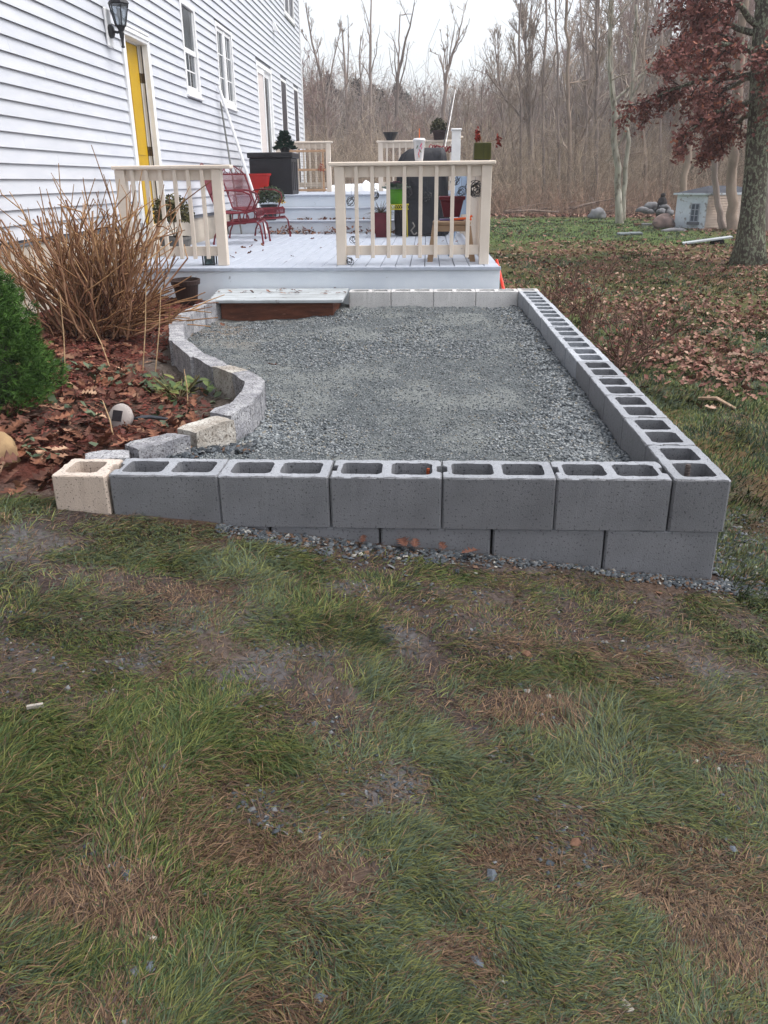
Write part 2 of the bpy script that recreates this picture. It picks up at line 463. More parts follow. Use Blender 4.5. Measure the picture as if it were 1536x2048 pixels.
# planting bed between the house and the stone edging
NX, NY = 90, 150
byv = np.linspace(2.62, 8.2, NY)
xr = np.interp(byv, EDGE[:, 1], EDGE[:, 0]); xr = np.where(byv < 2.97, -1.36, xr)
BX = -3.26 + (xr[:, None] + .03 + 3.26) * u[None, ::2][:, :75]
NX = BX.shape[1]
BY = np.repeat(byv[:, None], NX, 1)
def bed_z(x, y):
    xe = np.where(y < 2.97, -1.30, edge_x(y)); d = xe - x
    z = .265 + .13 * sstep(.1, 1.3, d) + .03 * sstep(6, 8, y) + .05 * sstep(3.5, 2.8, y) * sstep(.5, 0, d)
    z = z + .05 * (fbm(x, y, 3., 3, 91) - .5) + .03 * (fbm(x, y, 12., 3, 92) - .5)
    return z - .16 * sstep(2.85, 2.62, y)
BZ = bed_z(BX, BY)
mulch = np.array(lin(92, 52, 44)); soil = np.array(lin(84, 66, 58)); grey = np.array(lin(112, 104, 98))
bn = sstep(.42, .6, fbm(BX, BY, 2.2, 3, 93))[..., None]
bc = soil + (mulch - soil) * np.clip(bn + sstep(4.4, 5.2, BY)[..., None] * .7, 0, 1)
de = (np.where(BY < 2.97, -1.3, edge_x(BY)) - BX)[..., None]
bc = bc + (grey - bc) * sstep(.42, .12, de + .3 * (fbm(BX, BY, 5., 3, 95)[..., None] - .5)) * sstep(3.6, 4.3, BY)[..., None]
bc = bc + (np.array(lin(100, 88, 82)) - bc) * sstep(3.05, 2.8, BY)[..., None]
M_bed = mat('bed_mulch', (1, 1, 1), (.5, .45, .42), 70., .95, .7, 150., .1, attr='Col', lo=.4, hi=.6, bdist=.015)
me = bulk_mesh('planting_bed', np.stack([BX, BY, BZ], -1).reshape(-1, 3), [grid_faces(NX, NY)], M_bed, bc.reshape(-1, 3), True)
tag(link('planting_bed', me), kind='structure')

# ---------------------------------------------------------------- concrete block wall
def conc(name, c, dk):
    return mat(name, c, dk, 5., .55, .8, 200., .5, c3=tuple(k * .30 for k in c), s3=115., t3=.605, w3=.03, rand=.10, lo=.3, hi=.7, bdist=.004)
M_cd = conc('concrete_dark', lin(120, 121, 125), lin(104, 105, 109))
M_cm = conc('concrete_mid', lin(150, 154, 160), lin(132, 136, 143))  # paler grey for the far blocks, glancing reflection painted into the colour
M_cl = conc('concrete_light', lin(206, 204, 202), lin(188, 186, 185))
M_ct = conc('concrete_tan', lin(206, 190, 176), lin(190, 172, 158))
LIT_TOP = {}                       # paler concrete for the top faces, sky light put into the colour
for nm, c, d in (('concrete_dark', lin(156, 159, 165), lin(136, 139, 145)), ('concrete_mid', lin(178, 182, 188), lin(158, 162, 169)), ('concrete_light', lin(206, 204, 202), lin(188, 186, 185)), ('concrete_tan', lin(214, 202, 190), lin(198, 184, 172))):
    LIT_TOP[nm] = conc(nm + '_lit_top', c, d)
BW, BH = .194, .194
def rrect(x0, x1, y0, y1, r, seg=3, step=.018):
    P = []
    for cx, cy, a0 in ((x1 - r, y0 + r, -90), (x1 - r, y1 - r, 0), (x0 + r, y1 - r, 90), (x0 + r, y0 + r, 180)):
        for i in range(seg + 1):
            a = math.radians(a0 + 90 * i / seg); P.append((cx + r * math.cos(a), cy + r * math.sin(a)))
    return resample(P, step)
def resample(P, step):
    out = []
    for i, p in enumerate(P):
        q = P[(i + 1) % len(P)]; d = math.dist(p, q); n = max(1, int(round(d / step)))
        for k in range(n): out.append((p[0] + (q[0] - p[0]) * k / n, p[1] + (q[1] - p[1]) * k / n))
    return out
def block_mesh(name, L, cells, ears, seed, m):
    """hollow block, origin at its lower left front corner, long side along X"""
    r = random.Random(seed)
    c = .007
    P = [(c, 0), (L - c, 0), (L, c)]
    if ears[1]: P += [(L, .062), (L - .016, .07), (L - .016, BW - .07), (L, BW - .062)]
    P += [(L, BW - c), (L - c, BW), (c, BW), (0, BW - c)]
    if ears[0]: P += [(0, BW - .062), (.016, BW - .07), (.016, .07), (0, .062)]
    P += [(0, c)]
    P = resample(P, .022)
    n = len(P); cx, cy = L / 2, BW / 2
    bm = bmesh.new()
    j = lambda s: r.uniform(-s, s)
    def ring(pts, z, ins, s):
        V = []
        for x, y in pts:
            dx = ins * (1 if x < cx else -1) * (1 if min(x, L - x) < .02 else 0); dy = ins * (1 if y < cy else -1) * (1 if min(y, BW - y) < .02 else 0)
            V.append(bm.verts.new((x + dx + j(s), y + dy + j(s), z + j(s))))
        return V
    r0 = ring(P, 0, 0, .0005); r1 = ring(P, BH - .005, 0, .0010); r2 = ring(P, BH, .0035, .0018)
    for A, B in ((r0, r1), (r1, r2)):
        for i in range(n): bm.faces.new((A[i], A[(i + 1) % n], B[(i + 1) % n], B[i]))
    top = [bm.edges.get((r2[i], r2[(i + 1) % n])) for i in range(n)]; bot = [bm.edges.get((r0[i], r0[(i + 1) % n])) for i in range(n)]
    for x0, x1 in cells:
        H = rrect(x0, x1, .035, BW - .035, .02)
        Hb = rrect(x0 + .003, x1 - .003, .039, BW - .039, .02)
        k = len(H)
        if len(Hb) != k: Hb = [((x - (x0 + x1) / 2) * .96 + (x0 + x1) / 2, (y - cy) * .95 + cy) for x, y in H]
        h2 = [bm.verts.new((x + j(.0012), y + j(.0012), BH + j(.0008))) for x, y in H]; h0 = [bm.verts.new((x, y, 0)) for x, y in Hb]
        for i in range(k): bm.faces.new((h2[i], h2[(i + 1) % k], h0[(i + 1) % k], h0[i]))
        top += [bm.edges.get((h2[i], h2[(i + 1) % k])) for i in range(k)]; bot += [bm.edges.get((h0[i], h0[(i + 1) % k])) for i in range(k)]
    bmesh.ops.triangle_fill(bm, use_beauty=True, use_dissolve=False, edges=top)
    bmesh.ops.triangle_fill(bm, use_beauty=True, use_dissolve=False, edges=bot)
    bmesh.ops.recalc_face_normals(bm, faces=bm.faces)
    me = bpy.data.meshes.new(name); bm.to_mesh(me); bm.free(); me.materials.append(m); me.materials.append(LIT_TOP[m.name])
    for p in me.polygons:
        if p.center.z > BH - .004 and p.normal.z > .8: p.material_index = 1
    return me
LB = .397
C2 = [(.034, .182), (.215, .363)]
def blk(m, k, ears=(1, 1), L=LB, cells=C2): return block_mesh('concrete_block', L, cells, ears, k, m)
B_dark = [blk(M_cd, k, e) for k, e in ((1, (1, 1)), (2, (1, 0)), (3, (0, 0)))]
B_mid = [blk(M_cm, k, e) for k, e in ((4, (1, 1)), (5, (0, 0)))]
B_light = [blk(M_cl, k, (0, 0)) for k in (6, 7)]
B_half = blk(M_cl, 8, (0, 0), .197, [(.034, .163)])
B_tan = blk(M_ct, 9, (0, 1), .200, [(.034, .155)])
wall = thing('block_wall', 'low hollow concrete block wall around the gravel terrace, open cells on top', 'wall', (XI, Y0, 0))
def put_block(me, x, y, z, along=0, label=None):
    """along 0: long side on X from x; 1: long side on Y from y (x is the left face)"""
    jx, jy, ja = rnd.uniform(-.0015, .0015), rnd.uniform(-.002, .002), math.radians(rnd.uniform(-.25, .25))
    if along: loc, rz = (x + BW + jx, y + jy, z), PI / 2 + ja
    else: loc, rz = (x + jx, y + jy, z + rnd.uniform(-.001, .001)), ja
    o = link('concrete_block', me, wall, (loc[0] - XI, loc[1] - Y0, loc[2]), (0, 0, rz))
    if label: o['label'] = label
    return o
zt, zb = WT - BH, WT - 2 * BH - .003
for n in range(1, 6): put_block(B_dark[(n * 2) % 3 if n != 1 else 0], XI - .003 - .4 * n, Y0, zt)
put_block(B_tan, XI - .006 - 2.0 - .203, Y0 - .004, zt, label='tan half block at the left end of the front row')
for k in range(13):
    put_block((B_dark if k < 5 else B_mid)[k % 2 if k >= 5 else (2, 1, 0, 2, 0)[k]], XI, Y0 + .4 * k, zt, 1)
put_block(B_half, XI, Y0 + 5.2, zt, 1)
for n in range(5): put_block(B_dark[(n + 1) % 3], XI + .183 - .397 - .4 * n - (.004 * n), Y0 + .006, zb)
for k in range(13): put_block(B_dark[2], XI - .006, Y0 + .206 + .4 * k, zb, 1)
for n in range(1, 5): put_block(B_light[n % 2], XI - .4 * n, 7.885, zt, label='pale grey block of the short row against the deck')

# reinforcing bars standing in open cells
M_bar = mat('rebar_steel', lin(58, 54, 54), lin(80, 64, 58), 30., .6, .3, 90., .4)
M_rust = mat('rust', lin(176, 84, 44), lin(120, 60, 40), 60., .85, .4, 150., .2)
def rebar(px, py, z, h, m, r, label):
    p = at_z(px, py, z)
    mb = MB(); mb.tube([(p.x, p.y, .1), (p.x, p.y, z + h * .5), (p.x + .001, p.y, z + h)], r, 8)
    for i in range(16):
        zz = z + h - .006 - i * .011
        mb.lathe([(r, zz - .002), (r * 1.18, zz - .001), (r * 1.18, zz + .001), (r, zz + .002)], p.x, p.y, 0, 8)
    solo('rebar', mb, m, label, 'rebar', (p.x, p.y, .1), group='bars standing in the block cells')
rebar(1374, 948, WT, .035, M_bar, .009, 'dark steel bar standing in the open cell of the right corner block')
rebar(856, 950, WT - .03, .025, M_rust, .006, 'short rusty bar just inside a cell in the middle of the front row')
rebar(168, 940, WT - .045, .03, M_rust, .009, 'orange rusty bar in the cell of the tan half block')

# ---------------------------------------------------------------- granite edging stones
M_gran = mat('granite', lin(178, 178, 180), lin(138, 138, 143), 14., .9, .8, 60., .2, c3=lin(96, 94, 96), s3=110., t3=.53, w3=.07, rand=.12, lo=.35, hi=.6, bdist=.012)
M_granw = mat('granite_warm', lin(190, 186, 179), lin(150, 143, 134), 12., .9, .8, 60., .2, c3=lin(96, 88, 80), s3=90., t3=.56, w3=.07, rand=.08, lo=.35, hi=.6, bdist=.012)
def rough_block(a, b, wa, wb, zt, h, seed, seg=7, amp=.0075):
    """rough stone whose top runs from a to b"""
    a = Vector((a[0], a[1], 0)); b = Vector((b[0], b[1], 0)); d = b - a; L = d.length; d.normalize(); s = Vector((-d.y, d.x, 0))
    NXs, NYs, NZs = seg, 3, 5
    bm = bmesh.new(); bmesh.ops.create_cube(bm, size=1.)
    bmesh.ops.subdivide_edges(bm, edges=bm.edges[:], cuts=6, use_grid_fill=True)
    for v in bm.verts:
        t, q, z = v.co.x + .5, v.co.y, v.co.z + .5
        w = wa + (wb - wa) * t
        bul = 1 - .03 * (2 * abs(t - .5)) ** 4
        edge = 1 - .0 * max(0, (2 * abs(z - .5)) - .7) / .3
        p = a + d * (t * L) + s * (q * w * bul * edge) + Vector((0, 0, zt - h + z * h - .006 * (2 * abs(t - .5)) ** 8 * (z > .5)))
        n = mnoise.noise_vector(p * 9 + Vector((seed * 3.7, 0, 0))) * amp + mnoise.noise_vector(p * 28 + Vector((seed, 0, 0))) * amp * .55
        v.co = p + n
    bmesh.ops.recalc_face_normals(bm, faces=bm.faces)
    return bm
edging = thing('stone_edging', 'curving edging of rough granite blocks between the leafy bed and the gravel', 'edging', (-1.2, 4.5, .2))
def estone(a, b, wa=.10, wb=.10, zt=.43, h=.21, m=None, seed=0, label=None):
    bm = rough_block(a, b, wa, wb, zt, h, seed)
    for v in bm.verts: v.co -= Vector((-1.2, 4.5, .2))
    me = bpy.data.meshes.new('granite_stone'); bm.to_mesh(me); bm.free(); me.materials.append(m or M_gran)
    me.polygons.foreach_set('use_smooth', [True] * len(me.polygons)); me.set_sharp_from_angle(angle=math.radians(32))
    o = link('granite_stone', me, edging)
    if label: o['label'] = label
ST = [(165, 908, 258, 900), (262, 892, 366, 866), (372, 860, 452, 835), (440, 826, 482, 806), (478, 809, 505, 782), (502, 788, 510, 758), (512, 764, 480, 741), (486, 744, 436, 729), (440, 731, 392, 706), (396, 712, 352, 674), (354, 680, 352, 645), (352, 652, 374, 622), (372, 628, 402, 607), (398, 611, 434, 597)]
for i, (a, b, c, d) in enumerate(ST):
    A, B = at_z(a, b, .43), at_z(c, d, .43)
    if 1 <= i <= 2:
        pass
    dd = (B - A).normalized() * .006
    estone(A + dd * .2, B - dd * .2, .118 if i in (1, 2, 3) else .102, .112 if i in (1, 2, 3) else .102, .43 + (.006 if i == 2 else 0) - (.01 if i == 0 else 0), .22, M_granw if i in (2, 7) else M_gran, i * 1.7,
           'paler warm granite block' if i in (2, 7) else None)
# ---------------------------------------------------------------- house
HX = -3.2                      # face of the wall sheathing
HK = 3.2 / 3.5
SB, SE = .993, .1115           # first siding course, exposure
H_Y0, H_Y1, H_TOP = -3.0, 22.90, 6.42
M_vinyl = mat('vinyl_siding', lin(206, 208, 214), lin(196, 199, 206), 2.2, .42, .03, 30., .35, rand=.02, stretch=(1, 1, 5), bdist=.002)
M_trim = mat('white_trim', lin(240, 240, 240), lin(228, 228, 228), 5., .45, .05, 40., .35)
M_found = mat('foundation', lin(196, 186, 172), lin(176, 166, 154), 4., .9, .3, 80., .15)
M_sheath = mat('wall_sheathing', lin(120, 122, 128), None, rough=.9)
M_glass = mat('window_glass', lin(44, 50, 54), lin(84, 92, 98), 5., .06, 0, spec=.8, stretch=(1, 1.5, .6))
M_glass_d = mat('dark_glass', lin(44, 42, 50), lin(54, 52, 60), 3., .3, 0, spec=.5)
M_yellow = mat('yellow_paint', lin(196, 156, 16), lin(184, 146, 14), 3., .4, .06, 30., .35)
M_jamb = mat('jamb_paint', lin(222, 216, 208), lin(206, 200, 192), 4., .5, .05, 40.)
M_black = mat('black_metal', lin(30, 30, 33), lin(44, 44, 47), 30., .45, .15, 90., .4)
M_hinge = mat('hinge_brass', lin(110, 92, 66), lin(70, 60, 48), 40., .4, .1, 90., .4, metal=.6)
M_roof = mat('roof_shingle', lin(70, 68, 70), lin(92, 88, 88), 20., .95, .6, 60.)

house = thing('house', 'long white house with horizontal siding, yellow door and pale foundation', 'house', (HX, 10, .3))
def O(y0, y1, z0, z1): return (y0, y1, z0, z1)
def hk(y): return y * HK
def hz(z): return 1.4 + (z - 1.4) * HK
DOOR = O(9.47, 10.38, .70, 2.93)
WIN1 = O(11.90, 12.62, 2.50, 3.60)
WIN2 = O(13.80, 14.90, 2.52, 3.64)
SLID = O(16.88, 18.46, 1.22, 3.50)
SL1 = O(19.62, 20.42, 1.30, 3.50)
SL2 = O(21.45, 22.22, 1.30, 3.50)
UPW = O(20.60, 22.05, 4.85, 6.05)
OPEN = [DOOR, WIN1, WIN2, SLID, SL1, SL2, UPW]
mb = MB()
ys = sorted({H_Y0, H_Y1} | {v for o in OPEN for v in o[:2]})
for a, b in zip(ys[:-1], ys[1:]):            # sheathing with the openings left out
    cuts = sorted((o[2], o[3]) for o in OPEN if o[0] < (a + b) / 2 < o[1])
    z = .95
    for c0, c1 in cuts:
        if c0 > z: mb.box(HX - .16, HX, a, b, z, c0)
        z = max(z, c1)
    if z < H_TOP: mb.box(HX - .16, HX, a, b, z, H_TOP)
mb.box(HX - 8, HX - .16, H_Y1 - .16, H_Y1 - .02, .95, H_TOP); mb.box(HX - 8, HX - .16, H_Y0, H_Y0 + .16, .95, H_TOP)
mb.box(HX - 8, HX - 7.84, H_Y0 + .16, H_Y1 - .16, .95, H_TOP)
obj('wall', mb, M_sheath, house)
mb = MB(); mb.box(HX - .35, HX - .014, H_Y0 + .02, H_Y1 - .05, -.5, .949); obj('foundation', mb, M_found, house)
mb = MB(); mb.box(HX - 8.3, HX + .32, H_Y0 - .3, H_Y1 + .3, H_TOP + .002, H_TOP + .2)
mb.add([(HX - 8.3, H_Y0 - .3, H_TOP + .2), (HX + .32, H_Y0 - .3, H_TOP + .2), (HX + .32, H_Y1 + .3, H_TOP + .2), (HX - 8.3, H_Y1 + .3, H_TOP + .2), (HX - 4, H_Y0 - .3, H_TOP + 2.4), (HX - 4, H_Y1 + .3, H_TOP + 2.4)],
       [(0, 1, 4), (1, 2, 5, 4), (2, 3, 5), (3, 0, 4, 5)])
obj('roof', mb, M_roof, house)
# siding boards, cut at the openings
rest = MB(); nb = 0
row = 0; z = SB
def board(mbx, y0, y1, z, top):
    s = [(0.001, z + .020), (.0195, z + .002), (.0215, z + .005), (.004, top + .004), (.001, top + .004)]
    V = [(HX + x, yy, zz) for yy in (y0, y1) for x, zz in s]
    mbx.add(V, [(0, 1, 2, 3, 4), (9, 8, 7, 6, 5), (0, 5, 6, 1), (1, 6, 7, 2), (2, 7, 8, 3), (3, 8, 9, 4), (4, 9, 5, 0)])
while z < H_TOP - .02:
    top = min(z + SE, H_TOP)
    y = H_Y0 + [1.1, 2.9, .3, 2.2, 3.4, 1.7][row % 6]; js = [H_Y0]
    while y < H_Y1 - .5: js.append(y); y += 4.4
    js.append(H_Y1 - .055)
    segs = []
    for a, b in zip(js[:-1], js[1:]):
        cur = [(a, b)]
        for o in OPEN:
            if o[2] < z + SE * .6 and o[3] > z + SE * .4:
                nxt = []
                for p, q in cur:
                    if o[1] <= p or o[0] >= q: nxt.append((p, q)); continue
                    if o[0] > p: nxt.append((p, o[0]))
                    if o[1] < q: nxt.append((o[1], q))
                cur = nxt
        segs += cur
    for a, b in segs:
        if b - a < .02: continue
        px, py, d = project([(HX, a + (b - a) * t, z) for t in (0., .25, .5, .75, 1.)])
        vis = ((d > .1) & (py > -10) & (px > -30) & (px < W_PX)).any()
        if vis and nb < 299:
            m1 = MB(); board(m1, a + .001, b - .001, z, top); o = obj('siding_board', m1, M_vinyl, house); nb += 1
        else: board(rest, a + .001, b - .001, z, top)
    z += SE; row += 1
tag(obj('siding_board', rest, M_vinyl, house), kind='stuff')
mb = MB(); mb.box(HX + .001, HX + .034, H_Y1 - .05, H_Y1 + .03, .95, H_TOP); mb.box(HX - .12, HX + .001, H_Y1, H_Y1 + .03, .95, H_TOP)
obj('corner_board', mb, M_trim, house)

def casing(parent, o, w=.055, proud=.026, sill=True, name='frame', m=None):
    y0, y1, z0, z1 = o; mb = MB(); X0, X1 = HX - .10, HX + proud
    mb.box(X0, X1, y0, y0 + w, z0, z1, bev=.006); mb.box(X0, X1, y1 - w, y1, z0, z1, bev=.006)
    mb.box(X0, X1, y0 + w, y1 - w, z1 - w, z1, bev=.006)
    if sill:
        mb.box(X0, X1 + .012, y0 + w, y1 - w, z0, z0 + w, bev=.006)
        mb.box(HX + .001, X1 + .024, y0 - .03, y1 + .03, z0 - .03, z0 - .001, bev=.004)
    return obj(name, mb, m or M_trim, parent)
def empty_part(name, parent):
    o = bpy.data.objects.new(name, None); COL.objects.link(o); o.parent = parent; return o
# double hung window
w = empty_part('window', house); casing(w, WIN1)
y0, y1, z0, z1 = (WIN1[0] + .07, WIN1[1] - .07, WIN1[2] + .07, WIN1[3] - .07); zm = (z0 + z1) / 2 - .02
mb = MB()
mb.box(HX - .030, HX + .006, y0, y1, zm - .03, zm + .03)
mb.box(HX - .045, HX - .006, y0, y0 + .035, z0, zm - .03); mb.box(HX - .045, HX - .006, y1 - .035, y1, z0, zm - .03); mb.box(HX - .045, HX - .006, y0 + .035, y1 - .035, z0, z0 + .04)
mb.box(HX - .025, HX + .006, y0, y0 + .03, zm + .03, z1); mb.box(HX - .025, HX + .006, y1 - .03, y1, zm + .03, z1)
obj('sash', mb, M_trim, w)
mb = MB(); mb.box(HX - .030, HX - .022, y0 + .001, y1 - .001, z0, zm - .03); mb.box(HX - .014, HX - .008, y0 + .001, y1 - .001, zm + .03, z1); obj('pane', mb, M_glass, w)
mb = MB()
for zz in (z0 + (zm - z0) * .5, zm + (z1 - zm) * .5): mb.box(HX - .021, HX - .016, y0 + .03, y1 - .03, zz - .008, zz + .008)
mb.box(HX - .0205, HX - .0165, (y0 + y1) / 2 - .007, (y0 + y1) / 2 + .007, z0 + .04, zm - .03); obj('glazing_bar', mb, M_trim, w)
# twin casement
w = empty_part('window', house); casing(w, WIN2)
y0, y1, z0, z1 = (WIN2[0] + .07, WIN2[1] - .07, WIN2[2] + .07, WIN2[3] - .07); ym = (y0 + y1) / 2
mb = MB(); mb.box(HX - .03, HX + .014, ym - .05, ym + .05, z0, z1)
for a, b in ((y0, ym - .05), (ym + .05, y1)):
    mb.box(HX - .03, HX + .006, a, a + .035, z0, z1); mb.box(HX - .03, HX + .006, b - .035, b, z0, z1); mb.box(HX - .03, HX + .006, a + .035, b - .035, z1 - .04, z1); mb.box(HX - .03, HX + .006, a + .035, b - .035, z0, z0 + .04)
obj('sash', mb, M_trim, w)
mb = MB(); mb.box(HX - .025, HX - .018, y0 + .001, ym - .051, z0, z1); mb.box(HX - .025, HX - .018, ym + .051, y1 - .001, z0, z1); obj('pane', mb, M_glass, w)
mb = MB()
for a, b in ((y0, ym - .05), (ym + .05, y1)):
    for t in (.33, .66): mb.box(HX - .017, HX - .012, a + .035, b - .035, z0 + (z1 - z0) * t - .008, z0 + (z1 - z0) * t + .008)
    mb.box(HX - .0165, HX - .0125, (a + b) / 2 - .006, (a + b) / 2 + .006, z0 + .04, z1 - .04)
obj('glazing_bar', mb, M_trim, w)
# sliding glass door on the upper deck
w = empty_part('sliding_door', house); casing(w, SLID, w=.08, sill=False)
y0, y1, z0, z1 = SLID[0] + .08, SLID[1] - .08, SLID[2], SLID[3] - .08; ym = (y0 + y1) / 2
mb = MB()
for a, b, xo in ((y0, ym + .04, .02), (ym + .0405, y1, -.006)):
    X0, X1 = HX - .045 + xo, HX - .012 + xo
    mb.box(X0, X1, a, a + .08, z0, z1); mb.box(X0, X1, b - .08, b, z0, z1); mb.box(X0, X1, a + .08, b - .08, z1 - .1, z1); mb.box(X0, X1, a + .08, b - .08, z0, z0 + .12)
obj('sash', mb, M_trim, w)
M_curtain = mat('curtain', lin(214, 206, 202), lin(190, 180, 176), 6., .8, stretch=(1, 12, 1))
mb = MB(); mb.box(HX - .014, HX - .009, y0 + .081, ym - .041, z0 + .121, z1 - .101); obj('screen', mb, M_curtain, w)
mb = MB(); mb.box(HX - .03, HX - .022, ym + .1206, y1 - .081, z0 + .121, z1 - .101); obj('pane', mb, M_glass, w)
for Q in (SL1, SL2):
    w = empty_part('window', house); casing(w, Q, w=.055, proud=.012, sill=False)
    mb = MB(); mb.box(HX - .008, HX + .004, Q[0] + .056, Q[1] - .056, Q[2], Q[3] - .056); obj('pane', mb, M_glass_d, w)
w = empty_part('window', house); casing(w, UPW, w=.07)
ym = (UPW[0] + UPW[1]) / 2
mb = MB(); mb.box(HX - .03, HX + .014, ym - .04, ym + .04, UPW[2] + .071, UPW[3] - .071); obj('sash', mb, M_trim, w)
mb = MB(); mb.box(HX - .02, HX - .008, UPW[0] + .071, ym - .041, UPW[2] + .071, UPW[3] - .071); mb.box(HX - .02, HX - .008, ym + .041, UPW[1] - .071, UPW[2] + .071, UPW[3] - .071); obj('pane', mb, M_glass_d, w)
# yellow door in its recess
y0, y1, z0, z1 = DOOR
fr = casing(house, DOOR, w=.085, proud=.04, sill=False, name='door_frame')
mb = MB(); mb.box(HX - .001, HX + .05, y0 + .01, y1 - .01, z1 + .001, z1 + .03, bev=.005); mb.box(HX + .041, HX + .052, y0 + .02, y1 - .02, z1 - .05, z1 - .012, bev=.004)
obj('trim', mb, M_trim, fr)
mb = MB(); mb.box(HX - .13, HX - .068, y0 + .085, y0 + .10, z0, z1 - .085); mb.box(HX - .155, HX - .02, y1 - .10, y1 - .0851, z0, z1 - .0852); mb.box(HX - .13, HX - .068, y0 + .10, y1 - .10, z1 - .1, z1 - .0851)
mb.box(HX - .085, HX - .068, y1 - .125, y1 - .1003, z0, z1 - .1)
obj('jamb', mb, M_jamb, fr)
mb = MB(); mb.box(HX - .16, HX + .03, y0 + .086, y1 - .086, z0 - .03, z0, bev=.004); obj('threshold', mb, mat('threshold', lin(150, 146, 140), None, rough=.5), fr)
door = MB(); door.box(HX - .110, HX - .070, y0 + .102, y1 - .145, z0 + .005, z1 - .104, bev=.003)
for zz0, zz1 in ((z0 + .2, z0 + .85), (z0 + 1.0, z1 - .3)):
    for ya, yb in ((y0 + .17, y0 + .35), (y0 + .42, y1 - .23)):
        door.box(HX - .0701, HX - .064, ya, yb, zz0, zz1, bev=.004)
dr = obj('door', door, M_yellow, house)
for zz in (z0 + .32, z0 + 1.05, z1 - .42):
    mb = MB(); mb.tube([(HX - .063, y1 - .137, zz - .05), (HX - .063, y1 - .137, zz + .05)], .009, 8); mb.box(HX - .069, HX - .066, y1 - .135, y1 - .126, zz - .045, zz + .045)
    mb.box(HX - .066, HX - .022, y1 - .104, y1 - .1005, zz - .05, zz + .05)
    obj('hinge', mb, M_hinge, dr)
mb = MB(); mb.box(HX - .105, HX - .071, y1 - .144, y1 - .126, z0 + .005, z1 - .104); mb.box(HX - .034, HX - .026, y1 - .108, y1 - .1005, z0, z1 - .1); obj('weatherstrip', mb, mat('rubber', lin(26, 24, 24), None, rough=.8), dr)
# vent hood
p = Vector((HX, 19.02, 4.36))
vh = MB(); vh.hexa([(HX + .018, p.y - .09, p.z - .08), (HX + .13, p.y - .08, p.z - .10), (HX + .13, p.y + .08, p.z - .10), (HX + .018, p.y + .09, p.z - .08), (HX + .018, p.y - .09, p.z + .09), (HX + .05, p.y - .07, p.z + .07), (HX + .05, p.y + .07, p.z + .07), (HX + .018, p.y + .09, p.z + .09)])
obj('vent_hood', vh, M_trim, house)
# wall lantern
lp = Vector((HX + .14, 9.10, 2.80)); lp.x = at_y(228, 40, 9.1).x
lm = thing('wall_lantern', 'black coach lantern with clear panes on a white mounting plate beside the door', 'lamp', (HX + .02, 9.1, 2.78))
mb = MB(); mb.box(HX + .019, HX + .045, 9.03, 9.17, 2.66, 3.0, bev=.01); obj('mounting_plate', mb, M_trim, lm)
mb = MB(); Mx = Matrix.Rotation(PI / 2, 3, 'Y')
mb.lathe([(.062, 0), (.062, .02), (.045, .035), (.02, .045)], HX + .0455, 9.1, 2.80, 18, M=Mx)
cx = HX + .16
mb.tube([(HX + .08, 9.1, 2.80), (HX + .12, 9.1, 2.79), (cx, 9.1, 2.805)], .013, 8)
obj('bracket', mb, M_black, lm)
zb0 = 2.845
mb = MB(); mb.lathe([(.012, -.19), (.018, -.18), (.012, -.165), (.014, -.13), (.026, -.06), (.020, -.05), (.036, -.02), (.046, .0)], cx, 9.1, zb0, 16); obj('stem', mb, M_black, lm)
mb = MB()
for k in range(6):
    a = PI / 3 * k; mb.tube([(cx + .05 * math.cos(a), 9.1 + .05 * math.sin(a), zb0 - .002), (cx + .095 * math.cos(a), 9.1 + .095 * math.sin(a), zb0 + .185)], .006, 5)
    b = a + PI / 3
    for r, z in ((.05, 0), (.095, .185)): mb.tube([(cx + r * math.cos(a), 9.1 + r * math.sin(a), zb0 + z), (cx + r * math.cos(b), 9.1 + r * math.sin(b), zb0 + z)], .006, 5)
obj('frame', mb, M_black, lm)
M_clear = mat('clear_glass', lin(214, 220, 226), None, rough=.05, trans=.9, spec=.5)
mb = MB()
for k in range(6):
    a, b = PI / 3 * k, PI / 3 * (k + 1)
    q = [(cx + r * math.cos(t), 9.1 + r * math.sin(t), zb0 + z) for r, t, z in ((.046, a, .004), (.046, b, .004), (.090, b, .18), (.090, a, .18))]
    q2 = [(cx + (x - cx) * .96, 9.1 + (y - 9.1) * .96, z) for x, y, z in q]
    mb.hexa([q[0], q[1], q2[1], q2[0], q[3], q[2], q2[2], q2[3]])
obj('pane', mb, M_clear, lm)
mb = MB(); mb.lathe([(.108, .19), (.10, .205), (.07, .235), (.06, .24), (.05, .27), (.02, .29), (.014, .30), (.02, .315), (.004, .335)], cx, 9.1, zb0, 6); obj('cap', mb, M_black, lm)
mb = MB(); mb.lathe([(.012, 0), (.014, .05), (.026, .08), (.028, .11), (.018, .14), (.003, .15)], cx, 9.1, zb0 + .003, 12); obj('bulb', mb, mat('bulb_glass', lin(225, 225, 225), None, rough=.2), lm)

# ---------------------------------------------------------------- deck
DZ, DF, UZ, UF = .637, 8.14, 1.21, 14.2
M_deck = mat('deck_paint', lin(172, 178, 190), lin(158, 165, 178), 3., .55, .2, 60., .3, c3=lin(150, 156, 162), s3=12., t3=.66, w3=.1, rand=.05, stretch=(3, .6, 1), bdist=.004)
M_face = mat('deck_fascia_paint', lin(224, 230, 236), lin(208, 216, 225), 2., .55, .15, 40., .3, c3=lin(146, 150, 152), s3=9., t3=.68, w3=.08, bdist=.004)
M_rail = mat('rail_paint', lin(224, 211, 196), lin(212, 199, 184), 3., .5, .12, 50., .3, c3=lin(176, 162, 148), s3=24., t3=.70, w3=.06, rand=.03, bdist=.003)
M_dark = mat('dark_wood', lin(52, 42, 38), lin(70, 58, 50), 8., .9)
deck = thing('deck', 'pale blue grey painted wooden deck with three steps up to a second level', 'deck', (-1.3, DF, .35))
